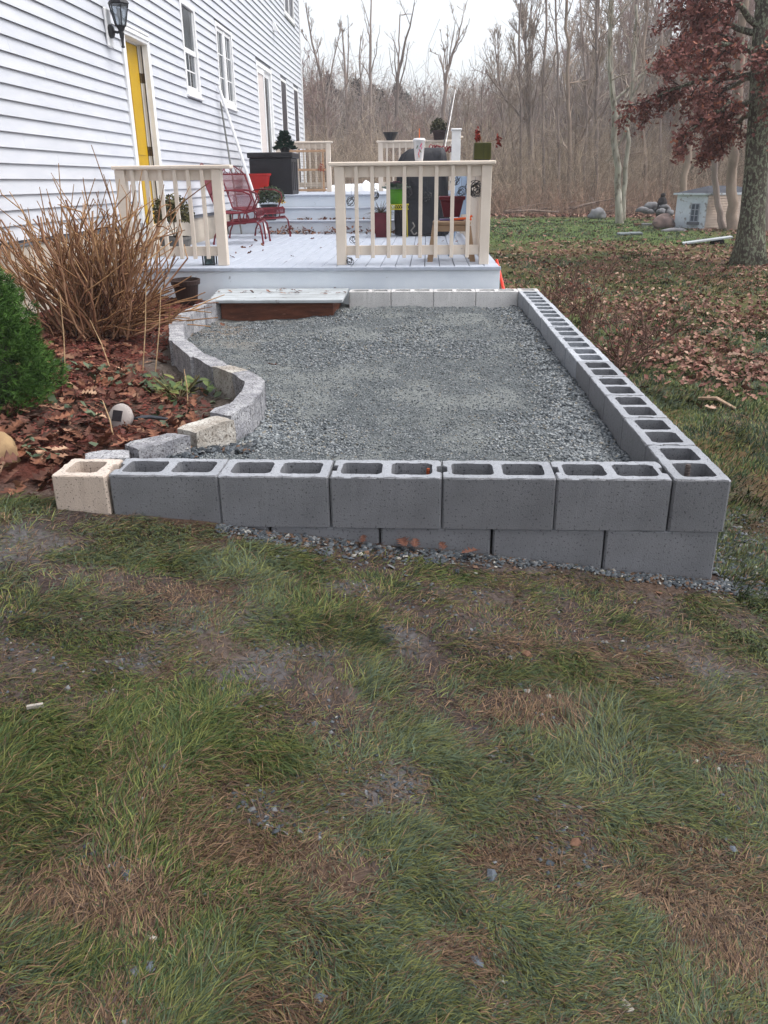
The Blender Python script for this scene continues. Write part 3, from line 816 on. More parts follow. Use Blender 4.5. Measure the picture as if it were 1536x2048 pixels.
BWD = .138; n = 0; x = HX + .03
me = None
mb = MB(); mb.box(0, BWD, DF + .002, 13.62, DZ - .03, DZ, bev=.004)
while x + BWD < .70:
    if me is None: me = mb.mesh('deck_board', M_deck, off=(0, DF, DZ))
    link('deck_board', me, deck, Vector((x, DF, DZ + rnd.uniform(-.001, .001))) - deck.location); x += BWD + .0055
DXR = x - .006
mb = MB(); mb.box(HX + .02, DXR + .015, DF - .03, DF - .001, DZ - .036, DZ - .002, bev=.004); obj('edge_board', mb, M_deck, deck)
mb = MB(); mb.box(HX + .02, DXR - .02, DF + .0, DF + .03, .28, DZ - .037); obj('fascia', mb, M_face, deck)
mb = MB(); mb.box(DXR - .02, DXR + .01, DF + .0, 13.6, .28, DZ - .037); obj('side_fascia', mb, M_face, deck)
mb = MB(); mb.box(HX + .05, DXR - .03, 13.5, 13.6, -.2, DZ - .04); mb.box(DXR - .16, DXR - .06, 8.3, 8.4, -.2, DZ - .04); mb.box(DXR - .16, DXR - .06, 11., 11.1, -.2, DZ - .04); obj('joist', mb, M_dark, deck)
for i, (yy, zt0, zb0_) in enumerate(((13.64, .833, DZ), (13.92, 1.018, .833), (14.20, UZ, 1.018))):
    mb = MB(); mb.box(HX + .02, .62, yy, yy + .025, zb0_ - .0 if i == 0 else zb0_ + .001, zt0 - .032); obj('riser', mb, M_face, deck)
    if i < 2:
        mb = MB(); mb.box(HX + .02, .64, yy - .03, yy + .28 - .002, zt0 - .031, zt0, bev=.005); obj('tread', mb, M_deck, deck)
x = HX + .03; me = None
mb = MB(); mb.box(0, BWD, 14.17, 18.3, UZ - .031, UZ, bev=.004)
while x + BWD < .70:
    if me is None: me = mb.mesh('upper_deck_board', M_deck, off=(0, 14.17, UZ))
    link('deck_board', me, deck, Vector((x, 14.17, UZ)) - deck.location); x += BWD + .005
mb = MB(); mb.box(.60, .63, 14.23, 18.3, UZ - .3, UZ - .032); mb.box(HX + .05, .59, 18.2, 18.26, -.3, UZ - .035); mb.box(.5, .6, 16, 16.1, -.3, UZ - .035); obj('side_fascia', mb, M_face, deck)

# step platform at the front of the deck
M_brown = mat('brown_stain', lin(122, 76, 58), lin(92, 58, 46), 5., .75, .3, 50., .2, stretch=(1, 1, 6), c3=lin(150, 104, 84), s3=9., t3=.6, w3=.15)
M_weath = mat('weathered_paint', lin(180, 186, 190), lin(152, 156, 158), 3., .7, .25, 60., .25, c3=lin(110, 104, 98), s3=16., t3=.62, w3=.06, stretch=(1, 4, 1), bdist=.004)
stp = thing('step_platform', 'low wooden step with weathered grey top boards and brown riser before the deck', 'step', (-1.33, 7.7, .25))
for i in range(5):
    ya = 7.27 + i * .170; t0, t1 = i / 5, (i + 1) / 5
    mb = MB(); mb.box(-1.93 - .022 * i, -.735 - .004 * i, ya, ya + .166, .412, .440 + .001 * (i % 2), bev=.004); obj('plank', mb, M_weath, stp)
mb = MB(); mb.box(-1.84, -.83, 7.36, 7.40, .16, .411); obj('riser', mb, M_brown, stp)
mb = MB(); mb.box(-.868, -.83, 7.401, 8.1, .16, .411); mb.box(-1.84, -1.80, 7.401, 8.1, .16, .411); obj('side_board', mb, M_brown, stp)

# railings
def railing_x(label, x0, x1, y, z0, zt, posts, bals, name='deck_railing', capl=.06, front=True, low=.10):
    t = thing(name, label, 'railing', ((x0 + x1) / 2, y, z0), group='deck railings')
    for p in posts:
        mb = MB(); mb.box(p - .047, p + .047, y - .047, y + .047, z0, zt - .036, bev=.004); obj('post', mb, M_rail, t)
    mb = MB(); mb.box(x0, x1, y - .075, y + .075, zt - .035, zt, bev=.008); obj('top_rail', mb, M_rail, t)
    for a, b in zip(posts[:-1], posts[1:]):
        mb = MB(); mb.box(a + .047, b - .047, y - .012, y + .026, zt - .135, zt - .037, bev=.003); obj('upper_board', mb, M_rail, t)
        mb = MB(); mb.box(a + .047, b - .047, y - .012, y + .026, z0 + low - .01, z0 + low + .08, bev=.003); obj('lower_board', mb, M_rail, t)
    me = None
    for b in bals:
        if me is None:
            mb = MB(); mb.box(-.018, .018, y - .047, y - .0125, z0 + low - .035, zt - .037, bev=.003); me = mb.mesh('baluster', M_rail, off=(0, y, z0))
        link('baluster', me, t, (b - t.location.x, 0, 0), (0, math.radians(rnd.uniform(-.25, .25)), 0))
    return t
def railing_y(label, x, y0, y1, z0, zt, posts, bals, m=None):
    t = thing('deck_railing', label, 'railing', (x, (y0 + y1) / 2, z0), group='deck railings'); m = m or M_rail
    for p in posts:
        mb = MB(); mb.box(x - .047, x + .047, p - .047, p + .047, z0, zt - .036, bev=.004); obj('post', mb, m, t)
    mb = MB(); mb.box(x - .07, x + .07, y0, y1, zt - .035, zt, bev=.008); obj('top_rail', mb, m, t)
    mb = MB(); mb.box(x - .012, x + .026, y0, y1 - .05, zt - .135, zt - .037, bev=.003); obj('upper_board', mb, m, t)
    mb = MB(); mb.box(x - .012, x + .026, y0, y1 - .05, z0 + .09, z0 + .18, bev=.003); obj('lower_board', mb, m, t)
    me = None
    for b in bals:
        if me is None:
            mb = MB(); mb.box(x - .047, x - .0125, -.018, .018, z0 + .06, zt - .037, bev=.003); me = mb.mesh('baluster', m, off=(x, 0, z0))
        link('baluster', me, t, (0, b - t.location.y, 0))
    return t
RY, RT = 8.35, 1.572
bx = lambda px: at_y(px, 420, RY).x
railing_x('short beige railing left of the deck opening, beside the yellow door', -3.02, -1.87, RY, DZ, RT - .012, [-2.955, -2.018], [bx(q) + .0 for q in (274, 302, 329, 357, 384, 411)])
railing_x('beige railing right of the deck opening with a drink cup on its top rail', -.935, .64, RY, DZ, RT, [-.835, .56], [bx(q) for q in (713.5, 745, 777, 808.5, 840.5, 872, 904, 936)])
railing_y('beige side railing running back along the right edge of the lower deck', .56, RY + .08, 13.5, DZ, RT - .006, [11.0, 13.4], [RY + .2 + .135 * k for k in range(38) if abs(RY + .2 + .135 * k - 11.) > .08 and RY + .2 + .135 * k < 13.3])
railing_x('upper level beige railing beside the house with a wood frame leaning on it', -3.10, -1.93, 18.0, UZ, 2.165, [-3.04, -2.02], [-2.9 + .125 * k for k in range(7)])
railing_x('upper level back railing with a small dark pot on its top rail', -1.03, .60, 18.0, UZ, 2.16, [-.95, .50], [-.82 + .128 * k for k in range(10)])
ur = railing_y('upper level right railing that starts at a tall white post', .50, 14.3, 17.9, UZ, 2.06, [], [14.45 + .13 * k for k in range(26)])
mb = MB(); mb.box(.385, .525, 14.2, 14.34, UZ, 2.13, bev=.004); obj('post', mb, M_trim, ur)['label'] = 'tall white boxed post'
mb = MB(); mb.box(.370, .540, 14.185, 14.355, 2.131, 2.165, bev=.008); obj('post_cap', mb, M_trim, ur)
# ---------------------------------------------------------------- things on the deck
M_red = mat('red_paint', lin(116, 26, 40), lin(94, 20, 32), 12., .4, .05, 60., .4)
M_plastic = mat('black_plastic', lin(26, 25, 29), lin(32, 31, 35), 8., .5, .1, 120., .35)
M_redpl = mat('red_plastic', lin(176, 30, 24), lin(160, 24, 20), 5., .35, 0, spec=.4)
M_wine = mat('wine_plastic', lin(96, 28, 40), lin(80, 24, 33), 6., .42, .05, 40.)
M_wood = mat('pale_wood', lin(190, 156, 124), lin(158, 124, 96), 8., .7, .2, 60., stretch=(1, 1, 4))
M_soil = mat('potting_soil', lin(52, 40, 34), lin(34, 27, 24), 40., 1., .8, 90.)

def make_chair(label, loc, rz):
    """mesh metal spring chair facing +X, base at the floor"""
    t = thing('patio_chair', label, 'chair', loc, rz, 'red metal patio chairs')
    W = .28
    def panel(P, Q, rows, cols, name):
        """wire mesh between two side polylines"""
        mb = MB()
        for side in (P, Q): mb.tube(side, .010, 6)
        mb.tube([P[0], Q[0]], .010, 6); mb.tube([P[-1], Q[-1]], .010, 6)
        def ev(S, u):
            u *= len(S) - 1; i = min(int(u), len(S) - 2); return Vector(S[i]).lerp(Vector(S[i + 1]), u - i)
        for r in range(1, rows): mb.tube([ev(P, r / rows), ev(Q, r / rows)], .0030, 3, cap=False)
        for c in range(1, cols):
            mb.tube([Vector(a).lerp(Vector(b), c / cols) for a, b in zip(P, Q)], .0030, 3, cap=False)
        return obj(name, mb, M_red, t, world=False)
    sp = lambda y: [(-.24, y, .40), (-.05, y, .385), (.16, y, .40), (.25, y, .425), (.275, y, .40), (.27, y, .34)]
    panel(sp(-W), sp(W), 34, 28, 'seat')
    bp = lambda y: [(-.25, y, .42), (-.31, y, .58), (-.37, y, .74), (-.43, y, .88)]
    panel(bp(-W), bp(W), 36, 28, 'backrest')
    mb = MB()                                            # arched crest over the back
    arc = [(-.43 - .03 * math.sin(PI * i / 10), -W + 2 * W * i / 10, .88 + .12 * math.sin(PI * i / 10)) for i in range(11)]
    mb.tube(arc, .009, 6)
    for k in range(4):
        yy = -W + .08 + .13 * k; mb.tube([(-.432, yy, .882), (-.45, yy + .05, .93), (-.46, yy + .02, .975)], .005, 4); mb.tube([(-.432, yy + .1, .882), (-.45, yy + .05, .93), (-.46, yy + .08, .975)], .005, 4)
    obj('crest', mb, M_red, t, world=False)
    for s in (-1, 1):
        y = s * (W + .03); mb = MB()
        mb.tube([(-.31, s * W, .62), (-.28, y, .66), (-.10, y, .67), (.10, y, .66), (.20, y, .62), (.22, y, .55), (.17, y, .46), (.12, y, .385)], .011, 7)
        mb.tube([(.10 + .07 * math.cos(a), y, .33 + .07 * math.sin(a)) for a in np.linspace(0, 2 * PI, 15)], .008, 5)
        obj('armrest', mb, M_red, t, world=False)
        mb = MB(); mb.tube([(-.28, y, .25), (-.1, y, .27), (.1, y, .27), (.26, y, .29), (.31, y, .24), (.33, y, .12), (.34, y, .012)], .012, 7)
        mb.lathe([(.014, 0), (.015, .03)], .34, y, 0, 8); obj('leg', mb, M_red, t, world=False)
        mb = MB(); mb.tube([(.10, y, .27), (-.14, y, .25), (-.24, y, .20), (-.30, y, .10), (-.32, y, .012)], .012, 7)
        mb.tube([(-.05, y, .262), (-.05, y * .9, .33), (-.05, y * .8, .39)], .010, 5); mb.lathe([(.014, 0), (.015, .03)], -.32, y, 0, 8); obj('leg', mb, M_red if s < 0 else M_red, t, world=False)
    mb = MB(); mb.tube([(-.24, -.27, .20), (-.24, .27, .20)], .009, 5); mb.tube([(.28, -.28, .27), (.28, .28, .27)], .009, 5); mb.tube([(-.05, -.25, .39), (-.05, .25, .39)], .01, 5); obj('stretcher', mb, M_red, t, world=False)
    return t
p1 = at_z(498, 484, DZ)
make_chair('nearer red mesh patio chair half hidden by the railing post, seen edge on', (-2.52, 11.55, DZ), math.radians(2))
make_chair('farther red mesh patio chair turned toward the camera in front of the steps', (-2.50, 12.72, DZ), math.radians(-26))

# storage box with a small evergreen
bxt = thing('storage_box', 'tall black plastic storage box with lid on the upper deck by the house', 'storage box', (-2.58, 14.75, UZ))
mb = MB(); mb.box(-2.93, -2.23, 14.40, 15.10, UZ, UZ + .56, bev=.012)
for k in range(3): mb.box(-2.231, -2.222, 14.50 + .2 * k, 14.62 + .2 * k, UZ + .06, UZ + .50)
obj('body', mb, M_plastic, bxt)
mb = MB(); mb.box(-2.955, -2.205, 14.375, 15.125, UZ + .561, UZ + .645, bev=.014); obj('lid', mb, M_plastic, bxt)
mb = MB(); mb.box(-2.68, -2.52, 14.366, 14.378, UZ + .58, UZ + .612, bev=.004); obj('handle', mb, mat('handle_black', lin(22, 21, 24), None, rough=.5), bxt)

M_fir = mat('fir_needles', (1, 1, 1), (.7, .7, .7), 30., .65, attr='Col', spec=.2)
def needle_tufts(pos, out, n_needle, length, width, c_lo, c_hi, up=.35, seed=1):
    """tufts of needles at pos pointing along out"""
    r = np.random.default_rng(seed); N = len(pos)
    P = np.repeat(pos, n_needle, 0); D = np.repeat(out, n_needle, 0) + r.normal(0, .55, (N * n_needle, 3)); D[:, 2] += up
    D /= np.linalg.norm(D, axis=1, keepdims=True)
    Ln = length * r.uniform(.6, 1.2, (len(P), 1)); S = np.cross(D, r.normal(0, 1, (len(P), 3))); S /= np.linalg.norm(S, axis=1, keepdims=True)
    wv = width * r.uniform(.7, 1.2, (len(P), 1))
    V = np.stack([P - S * wv, P + S * wv, P + D * Ln * .6 + S * wv * .8, P + D * Ln, P + D * Ln * .6 - S * wv * .8], 1).reshape(-1, 3)
    o = np.arange(len(P))[:, None] * 5
    F = [(np.array([[0, 1, 2, 3, 4]]) + o)]
    c = np.array(c_lo) + (np.array(c_hi) - np.array(c_lo)) * np.repeat(r.uniform(0, 1, (N, 1)), n_needle, 0) ** 1.3
    return V, F, np.repeat(c, 5, 0)
def foliage_obj(name, V, F, C, m, parent=None, off=(0, 0, 0)):
    return link(name, bulk_mesh(name, V - np.array(off), F, m, C), parent)
# little fir on the box
ft = thing('small_fir', 'small dark green artificial fir sitting on the black storage box', 'plant', (-2.36, 14.62, UZ + .646))
mb = MB(); mb.lathe([(.07, 0), (.085, .09), (.09, .1), (.07, .1)], -2.36, 14.62, UZ + .646, 14); obj('pot', mb, M_plastic, ft)
mb = MB(); mb.tube([(-2.36, 14.62, UZ + .74), (-2.36, 14.62, UZ + .93)], .012, 6); obj('stem', mb, M_dark, ft)
n = 620; a = rg.uniform(0, 2 * PI, n); hh = rg.uniform(0, 1, n) ** 1.2; rr = .16 * (1 - hh * .75) * rg.uniform(.45, 1, n) ** .5 * (1 + .25 * np.sin(hh * 22))
pos = np.stack([-2.36 + rr * np.cos(a), 14.62 + rr * np.sin(a), UZ + .70 + hh * .25], 1); out = np.stack([np.cos(a), np.sin(a), .1 + hh * .8], 1)
V, Fc, C = needle_tufts(pos, out, 7, .045, .005, lin(14, 40, 34), lin(36, 74, 58), .2, 3); foliage_obj('foliage', V, Fc, C, M_fir, ft, root_loc(ft))

# mum in black pot, bucket red tub
def pot_prof(r0, r1, h, lip=.012): return [(r0, 0), (r1 - .004, h - .03), (r1 + lip * .4, h - .028), (r1 + lip * .5, h), (r1 - .012, h), (r1 - .016, h - .025)]
def leaf_cloud(pos, size, c_lo, c_hi, seed, flat=.5, outv=None, base=None):
    r = np.random.default_rng(seed); n = len(pos)
    B = [(-.5, 0, 0), (0, -.32, .06), (.55, 0, -.04), (0, .32, .06)] if base is None else base
    R = rotmats(r.uniform(0, 2 * PI, n), r.normal(0, flat, n), r.normal(0, flat, n))
    sc = size * r.uniform(.6, 1.3, n)
    c = np.array(c_lo) + (np.array(c_hi) - np.array(c_lo)) * r.uniform(0, 1, (n, 1))
    return scatter(B, [np.array([[0, 1, 2], [0, 2, 3]])], pos, R, sc, c)
M_leaf = mat('leaf', (1, 1, 1), (.75, .75, .75), 25., .6, attr='Col', spec=.25)
def ball_points(n, c, r, seed, shell=.6, zmin=-.4):
    g = np.random.default_rng(seed); d = g.normal(0, 1, (n * 2, 3)); d /= np.linalg.norm(d, axis=1, keepdims=True); d = d[d[:, 2] > zmin][:n]
    return np.array(c) + d * np.array(r) * (shell + (1 - shell) * g.uniform(0, 1, (len(d), 1))), d
bz = .833 + .001
mt = thing('mum_plant', 'leafy dark green mum in a black pot on the lowest step', 'plant', (-2.53, 13.78, bz + .19))
mt.location = (-2.53, 13.79, bz)
mb = MB(); mb.lathe(pot_prof(.10, .135, .24), -2.53, 13.79, bz, 20); obj('pot', mb, M_plastic, mt)
pts, dd = ball_points(1500, (-2.50, 13.79, bz + .33), (.235, .2, .19), 5, .55)
V, Fc, C = leaf_cloud(pts, .035, lin(30, 40, 30), lin(98, 112, 84), 6, .8); foliage_obj('foliage', V, Fc, C, M_leaf, mt, root_loc(mt))
pts, dd = ball_points(60, (-2.33, 13.74, bz + .27), (.08, .06, .06), 8, .3)
V, Fc, C = leaf_cloud(pts, .035, lin(190, 140, 40), lin(214, 190, 120), 9, .8); foliage_obj('flower', V, Fc, C, M_leaf, mt, root_loc(mt))
mb = MB(); mb.lathe([(.15, 0), (.20, .28), (.225, .30), (.225, .325), (.20, .325), (.195, .30)], -2.78, 14.33, UZ + .001, 24); mb.v = [(x, (y - 14.33) * .28 + 14.29, z) for x, y, z in mb.v]
solo('planter_tub', mb, M_redpl, 'bright red plastic tub squeezed in front of the black storage box', 'planter', (-2.78, 14.29, UZ))

# poles leaning on the house wall
def pole(name, label, a, b, r, m, cat='pole', n=8):
    mb = MB(); a = Vector(a); b = Vector(b); mb.tube([a, a.lerp(b, .5), b], r, n); return solo(name, mb, m, label, cat, tuple(a))
f1 = at_z(539, 467, DZ); t1 = Vector((HX + .05, 13.45, 2.72))
pole('leaning_pole', 'long white pole leaning from the deck floor up to the casement window', (f1.x, f1.y - .25, DZ + .012), at_x(437, 172, HX + .05), .022, M_trim)
f2 = at_z(506, 462, DZ)
pole('leaning_pole', 'thinner grey metal pole leaning on the siding behind the red chair', (f2.x + .02, 13.45, DZ + .01), at_x(441, 205, HX + .04), .014, mat('grey_metal', lin(150, 150, 146), lin(110, 108, 104), 20., .35, metal=.7))

# wooden screen frame against the upper railing
wt = thing('lattice_screen', 'light wooden frame with crossbars leaning on the upper railing beside the house', 'frame', (-2.4, 17.85, UZ))
for x in (-2.76, -2.12):
    mb = MB(); mb.box(x - .018, x + .018, 17.86, 17.885, UZ + .002, UZ + .80, bev=.002); obj('stile', mb, M_wood, wt)
for z in (.035, .42, .77):
    mb = MB(); mb.box(-2.82, -2.06, 17.84, 17.859, UZ + z - .02, UZ + z + .02, bev=.002); obj('crossbar', mb, M_wood, wt)
mb = MB()
for k in range(14): mb.tube([(-2.72 + .042 * k, 17.872, UZ + .05), (-2.72 + .042 * k, 17.872, UZ + .76)], .0022, 3)
for k in range(16): mb.tube([(-2.74, 17.874, UZ + .06 + .043 * k), (-2.14, 17.874, UZ + .06 + .043 * k)], .0022, 3)
obj('wire_mesh', mb, mat('wire', lin(150, 140, 120), None, rough=.5), wt)
pts, dd = ball_points(70, (-2.16, 17.80, UZ + .46), (.09, .03, .13), 12, .1, -1)
V, Fc, C = leaf_cloud(pts, .035, lin(120, 40, 34), lin(170, 70, 50), 13, .8); o = foliage_obj('dried_vine', V, Fc, C, M_leaf, None, (-2.16, 17.8, UZ + .46)); o.location = (-2.16, 17.8, UZ + .46); tag(o, 'sprig of red brown leaves caught in the wood frame', 'plant')

# winter cover of the pool beyond the upper deck
M_white = mat('white_tarp', lin(236, 238, 242), lin(222, 226, 232), 3., .5, .1, 20.)
NXc, NYc = 40, 40
cx_, cy_ = np.meshgrid(np.linspace(-2.3, .2, NXc), np.linspace(18.5, 23, NYc))
pk = .13 * np.exp(-((cx_ + 1.32) / .09) ** 2 - ((cy_ - 18.9) / .5) ** 2)
czz = 1.22 + .10 * fbm(cx_, cy_, 1.2, 3, 7) + pk + .05 * sstep(18.5, 20, cy_)
edge = np.minimum.reduce([sstep(-2.3, -2.2, cx_), sstep(.2, .1, cx_), sstep(18.5, 18.6, cy_), sstep(23, 22.9, cy_)])
czz = .9 + (czz - .9) * edge
o = link('pool_cover', bulk_mesh('pool_cover', np.stack([cx_, cy_, czz], -1).reshape(-1, 3) - np.array([-1, 20, .9]), [grid_faces(NXc, NYc)], M_white, None, True), None, (-1, 20, .9)); tag(o, 'white sheet cover humped up beyond the upper deck', 'cover')
mb = MB(); mb.box(-2.25, .15, 18.55, 22.95, .0, .899); solo('pool_wall', mb, M_trim, 'pale wall of the covered tub beyond the upper deck', 'pool', (-1, 20, 0))

# planters on the back rail and the right rail
def small_pot(loc, r0, r1, h, m, label, n=4, twist=PI / 4):
    mb = MB(); mb.lathe([(r0, 0), (r1, h * .85), (r1 * 1.1, h * .86), (r1 * 1.1, h), (r1 * .92, h), (r1 * .9, h - .02)], 0, 0, 0, n, M=Matrix.Rotation(twist, 3, 'Z'))
    o = link('flower_pot', mb.mesh('flower_pot', m), None, loc); return tag(o, label, 'flower pot')
small_pot(tuple(at_y(781, 283, 18.0)) [:2] + (2.161,), .075, .14, .15, M_plastic, 'small dark pot alone on the upper back railing', 16, 0)
bp_ = at_y(879, 292, 17.9)
pl = thing('rail_planter', 'black square planter with bushy plant at the back railing', 'planter', (bp_.x, 18.0, 2.161))
mb = MB(); mb.lathe([(.15, 0), (.19, .13), (.215, .135), (.215, .17), (.18, .17), (.175, .15)], bp_.x, 18.0, 2.161, 4, M=Matrix.Rotation(PI / 4, 3, 'Z')); obj('pot', mb, mat('brown_plastic', lin(48, 34, 34), None, rough=.5), pl)
pts, dd = ball_points(700, (bp_.x - .02, 18.0, 2.161 + .20), (.19, .16, .20), 15, .4)
V, Fc, C = leaf_cloud(pts, .05, lin(36, 44, 32), lin(92, 90, 66), 16, .9); foliage_obj('foliage', V, Fc, C, M_leaf, pl, root_loc(pl))
M_garl = mat('red_foil', lin(150, 28, 40), lin(90, 20, 30), 30., .4)
mb = MB()
g0, g1 = at_y(862, 295, 14.6), at_y(908, 300, 14.6)
for k in range(12):
    q = g0.lerp(g1, k / 11); mb.tube([q + Vector((.03 * math.cos(t), .02 * math.sin(t), .045 * math.sin(t + k))) for t in np.linspace(0, 2 * PI, 8)], .008, 4)
solo('garland', mb, M_garl, 'curly dark red garland hanging beside the white post', 'garland', tuple(g0))
# two thin poles leaning at the back corner
q0, q1 = at_y(886, 318, 14.8), at_y(911, 180, 16.2)
pole('garden_pole', 'thin white pole leaning up beside the tall white post', q0, q1, .006, M_trim)
q0, q1 = at_y(882, 318, 14.9), at_y(905, 195, 16.3)
pole('garden_pole', 'thin black pole crossing the white one by the tall post', q0, q1, .008, M_black)

# covered grill
M_cover = mat('grill_cover', lin(32, 32, 37), lin(42, 43, 49), 5., .55, .5, 14., .35, bdist=.02)
gx0, gx1, gy0, gy1 = -.45, .30, 12.75, 13.25
NXg, NZg = 48, 26
V = []; 
for k in range(NZg + 1):
    t = k / NZg
    for i in range(NXg):
        a = 2 * PI * i / NXg
        ca, sa = math.cos(a), math.sin(a); e = .30
        ux = math.copysign(abs(ca) ** e, ca); uy = math.copysign(abs(sa) ** e, sa)
        flare = 1.0 + .05 * (1 - t) - .06 * max(0, t - .72) / .28
        fold = .020 * math.sin(a * 13 + 2 * math.sin(t * 4)) * (1 - t) + .012 * math.sin(a * 7 + t * 9)
        zz = DZ + .02 + t * 1.0
        V.append(((gx0 + gx1) / 2 + ux * ((gx1 - gx0) / 2 * flare + fold), 13.0 + uy * (.25 * flare + fold), zz))
Fg = [(k * NXg + i, k * NXg + (i + 1) % NXg, (k + 1) * NXg + (i + 1) % NXg, (k + 1) * NXg + i) for k in range(NZg) for i in range(NXg)]
b0 = NZg * NXg
top = []
for s_, dz in ((.90, .10), (.72, .17), (.50, .188), (.2, .19)):
    o_ = len(V)
    for i in range(NXg):
        x, y, z = V[b0 + i]; V.append(((gx0 + gx1) / 2 + .22 * (1 - s_) + (x - (gx0 + gx1) / 2) * s_, 13.0 + (y - 13.0) * s_, z + dz))
    Fg += [((b0 if not top else top[-1]) + i, (b0 if not top else top[-1]) + (i + 1) % NXg, o_ + (i + 1) % NXg, o_ + i) for i in range(NXg)]; top.append(o_)
Fg.append(tuple(top[-1] + i for i in range(NXg)))
gt = thing('grill', 'barbecue grill under a wrinkled black cover on the lower deck', 'grill', (-.08, 13.0, DZ))
mb = MB(); mb.add(V, Fg); obj('cover', mb, M_cover, gt, True)
mb = MB()
for x in (-.36, .2):
    for y in (12.85, 13.15): mb.lathe([(.03, 0), (.03, .019)], x, y, DZ + .001, 10)
obj('foot', mb, M_black, gt)
mb = MB(); q = at_y(825, 470, 12.6)
mb.tube([(q.x, 12.60, DZ + .20), (q.x + .03, 12.58, DZ + .15), (q.x - .02, 12.57, DZ + .09), (q.x + .02, 12.57, DZ + .03), (q.x + .07, 12.58, DZ + .06)], .012, 6)
obj('hose', mb, mat('grey_hose', lin(120, 116, 112), None, rough=.5), gt)

# wine red planter with spiky plant
px_ = (at_y(750, 480, 12.6).x + at_y(776, 480, 12.6).x) / 2
pt = thing('square_planter', 'tall square wine red planter with a spiky dead plant', 'planter', (px_, 12.6, DZ))
mb = MB(); mb.lathe([(.115, 0), (.15, .31), (.155, .32), (.155, .34), (.135, .34), (.13, .31)], px_, 12.6, DZ + .001, 4, M=Matrix.Rotation(PI / 4, 3, 'Z')); obj('pot', mb, M_wine, pt)
N = 46; a = rg.uniform(0, 2 * PI, N); el = rg.uniform(.25, 1.25, N); Ls = rg.uniform(.14, .30, N)
t_ = np.linspace(0, 1, 5)[None]
P = np.stack([px_ + (np.cos(a) * np.cos(el) * Ls)[:, None] * t_, 12.6 + (np.sin(a) * np.cos(el) * Ls)[:, None] * t_, DZ + .32 + (np.sin(el) * Ls)[:, None] * t_ - (.10 * np.cos(el))[:, None] * t_ ** 2], -1)
V, Fc, _ = tubes_bulk(P, np.repeat(.007 * (1 - .85 * t_), N, 0), 3); link('foliage', bulk_mesh('foliage', V - np.array(root_loc(pt)), Fc, mat('spiky_leaf', lin(62, 58, 48), lin(110, 96, 74), 30., .7)), pt)

# green pot with ornamental cabbage on yellow stand
gx_ = at_y(794, 405, 12.55).x; sz = at_y(794, 408, 12.55).z
st = thing('plant_stand', 'yellow metal plant stand with lattice apron and thin legs', 'plant stand', (gx_ + .02, 12.55, DZ))
M_yel = mat('yellow_metal', lin(176, 166, 40), lin(160, 150, 34), 10., .45)
mb = MB(); mb.box(gx_ - .12, gx_ + .17, 12.43, 12.67, sz - .012, sz, bev=.003); obj('top', mb, M_yel, st)
mb = MB(); mb.tube([(gx_ - .12, 12.43, sz - .07), (gx_ + .17, 12.43, sz - .07)], .006, 5)
for k in range(9): mb.tube([(gx_ - .12 + .032 * k, 12.43, sz - .07), (gx_ - .104 + .032 * k, 12.43, sz - .041), (gx_ - .088 + .032 * k, 12.43, sz - .013)], .005, 4); mb.tube([(gx_ - .088 + .032 * k, 12.43, sz - .07), (gx_ - .12 + .032 * k, 12.43, sz - .013)], .005, 4)
obj('apron', mb, M_yel, st)
for xx in (-.09, .14):
    for yy in (12.44, 12.66):
        mb = MB(); mb.tube([(gx_ + xx, yy, sz - .013), (gx_ + xx + .01 * (1 if xx > 0 else -1), yy, DZ + .003)], .007, 5); obj('leg', mb, M_yel, st)
ct = thing('cabbage_pot', 'lime green pot of ornamental cabbage on the yellow stand', 'flower pot', (gx_ - .01, 12.55, sz))
mb = MB(); mb.lathe(pot_prof(.085, .115, .20), gx_ - .01, 12.55, sz + .001, 22); obj('pot', mb, mat('lime_plastic', lin(76, 136, 20), lin(66, 122, 18), 6., .4), ct)
parts = []
for ring, (nn, rad, tilt, zz, cl, ch, L_) in enumerate(((14, .13, .15, .20, lin(70, 86, 74), lin(130, 146, 132), .15), (12, .10, .5, .225, lin(66, 88, 78), lin(140, 150, 136), .13), (10, .07, .8, .25, lin(84, 84, 84), lin(110, 86, 96), .10), (9, .035, 1.1, .27, lin(92, 46, 66), lin(120, 66, 90), .07))):
    a = np.arange(nn) * 2 * PI / nn + ring * .4; pos = np.stack([gx_ - .01 + rad * np.cos(a), 12.55 + rad * np.sin(a), np.full(nn, sz + zz)], 1)
    B = [(-.5, -.15, 0), (-.5, .15, 0), (0, -.5, .12), (0, 0, -.02), (0, .5, .12), (.5, -.3, .2), (.55, 0, .06), (.5, .3, .2)]
    R = rotmats(a, np.zeros(nn), -np.full(nn, tilt)); c = np.array(cl) + (np.array(ch) - np.array(cl)) * rg.uniform(0, 1, (nn, 1))
    parts.append(scatter(B, [np.array([[0, 3, 1], [0, 2, 3], [1, 3, 4], [2, 5, 3], [3, 5, 6], [3, 6, 7], [3, 7, 4]])], pos, R, np.full(nn, L_), c))
V, Fc, C = merge(parts); foliage_obj('foliage', V, Fc, C, M_leaf, ct, root_loc(ct))

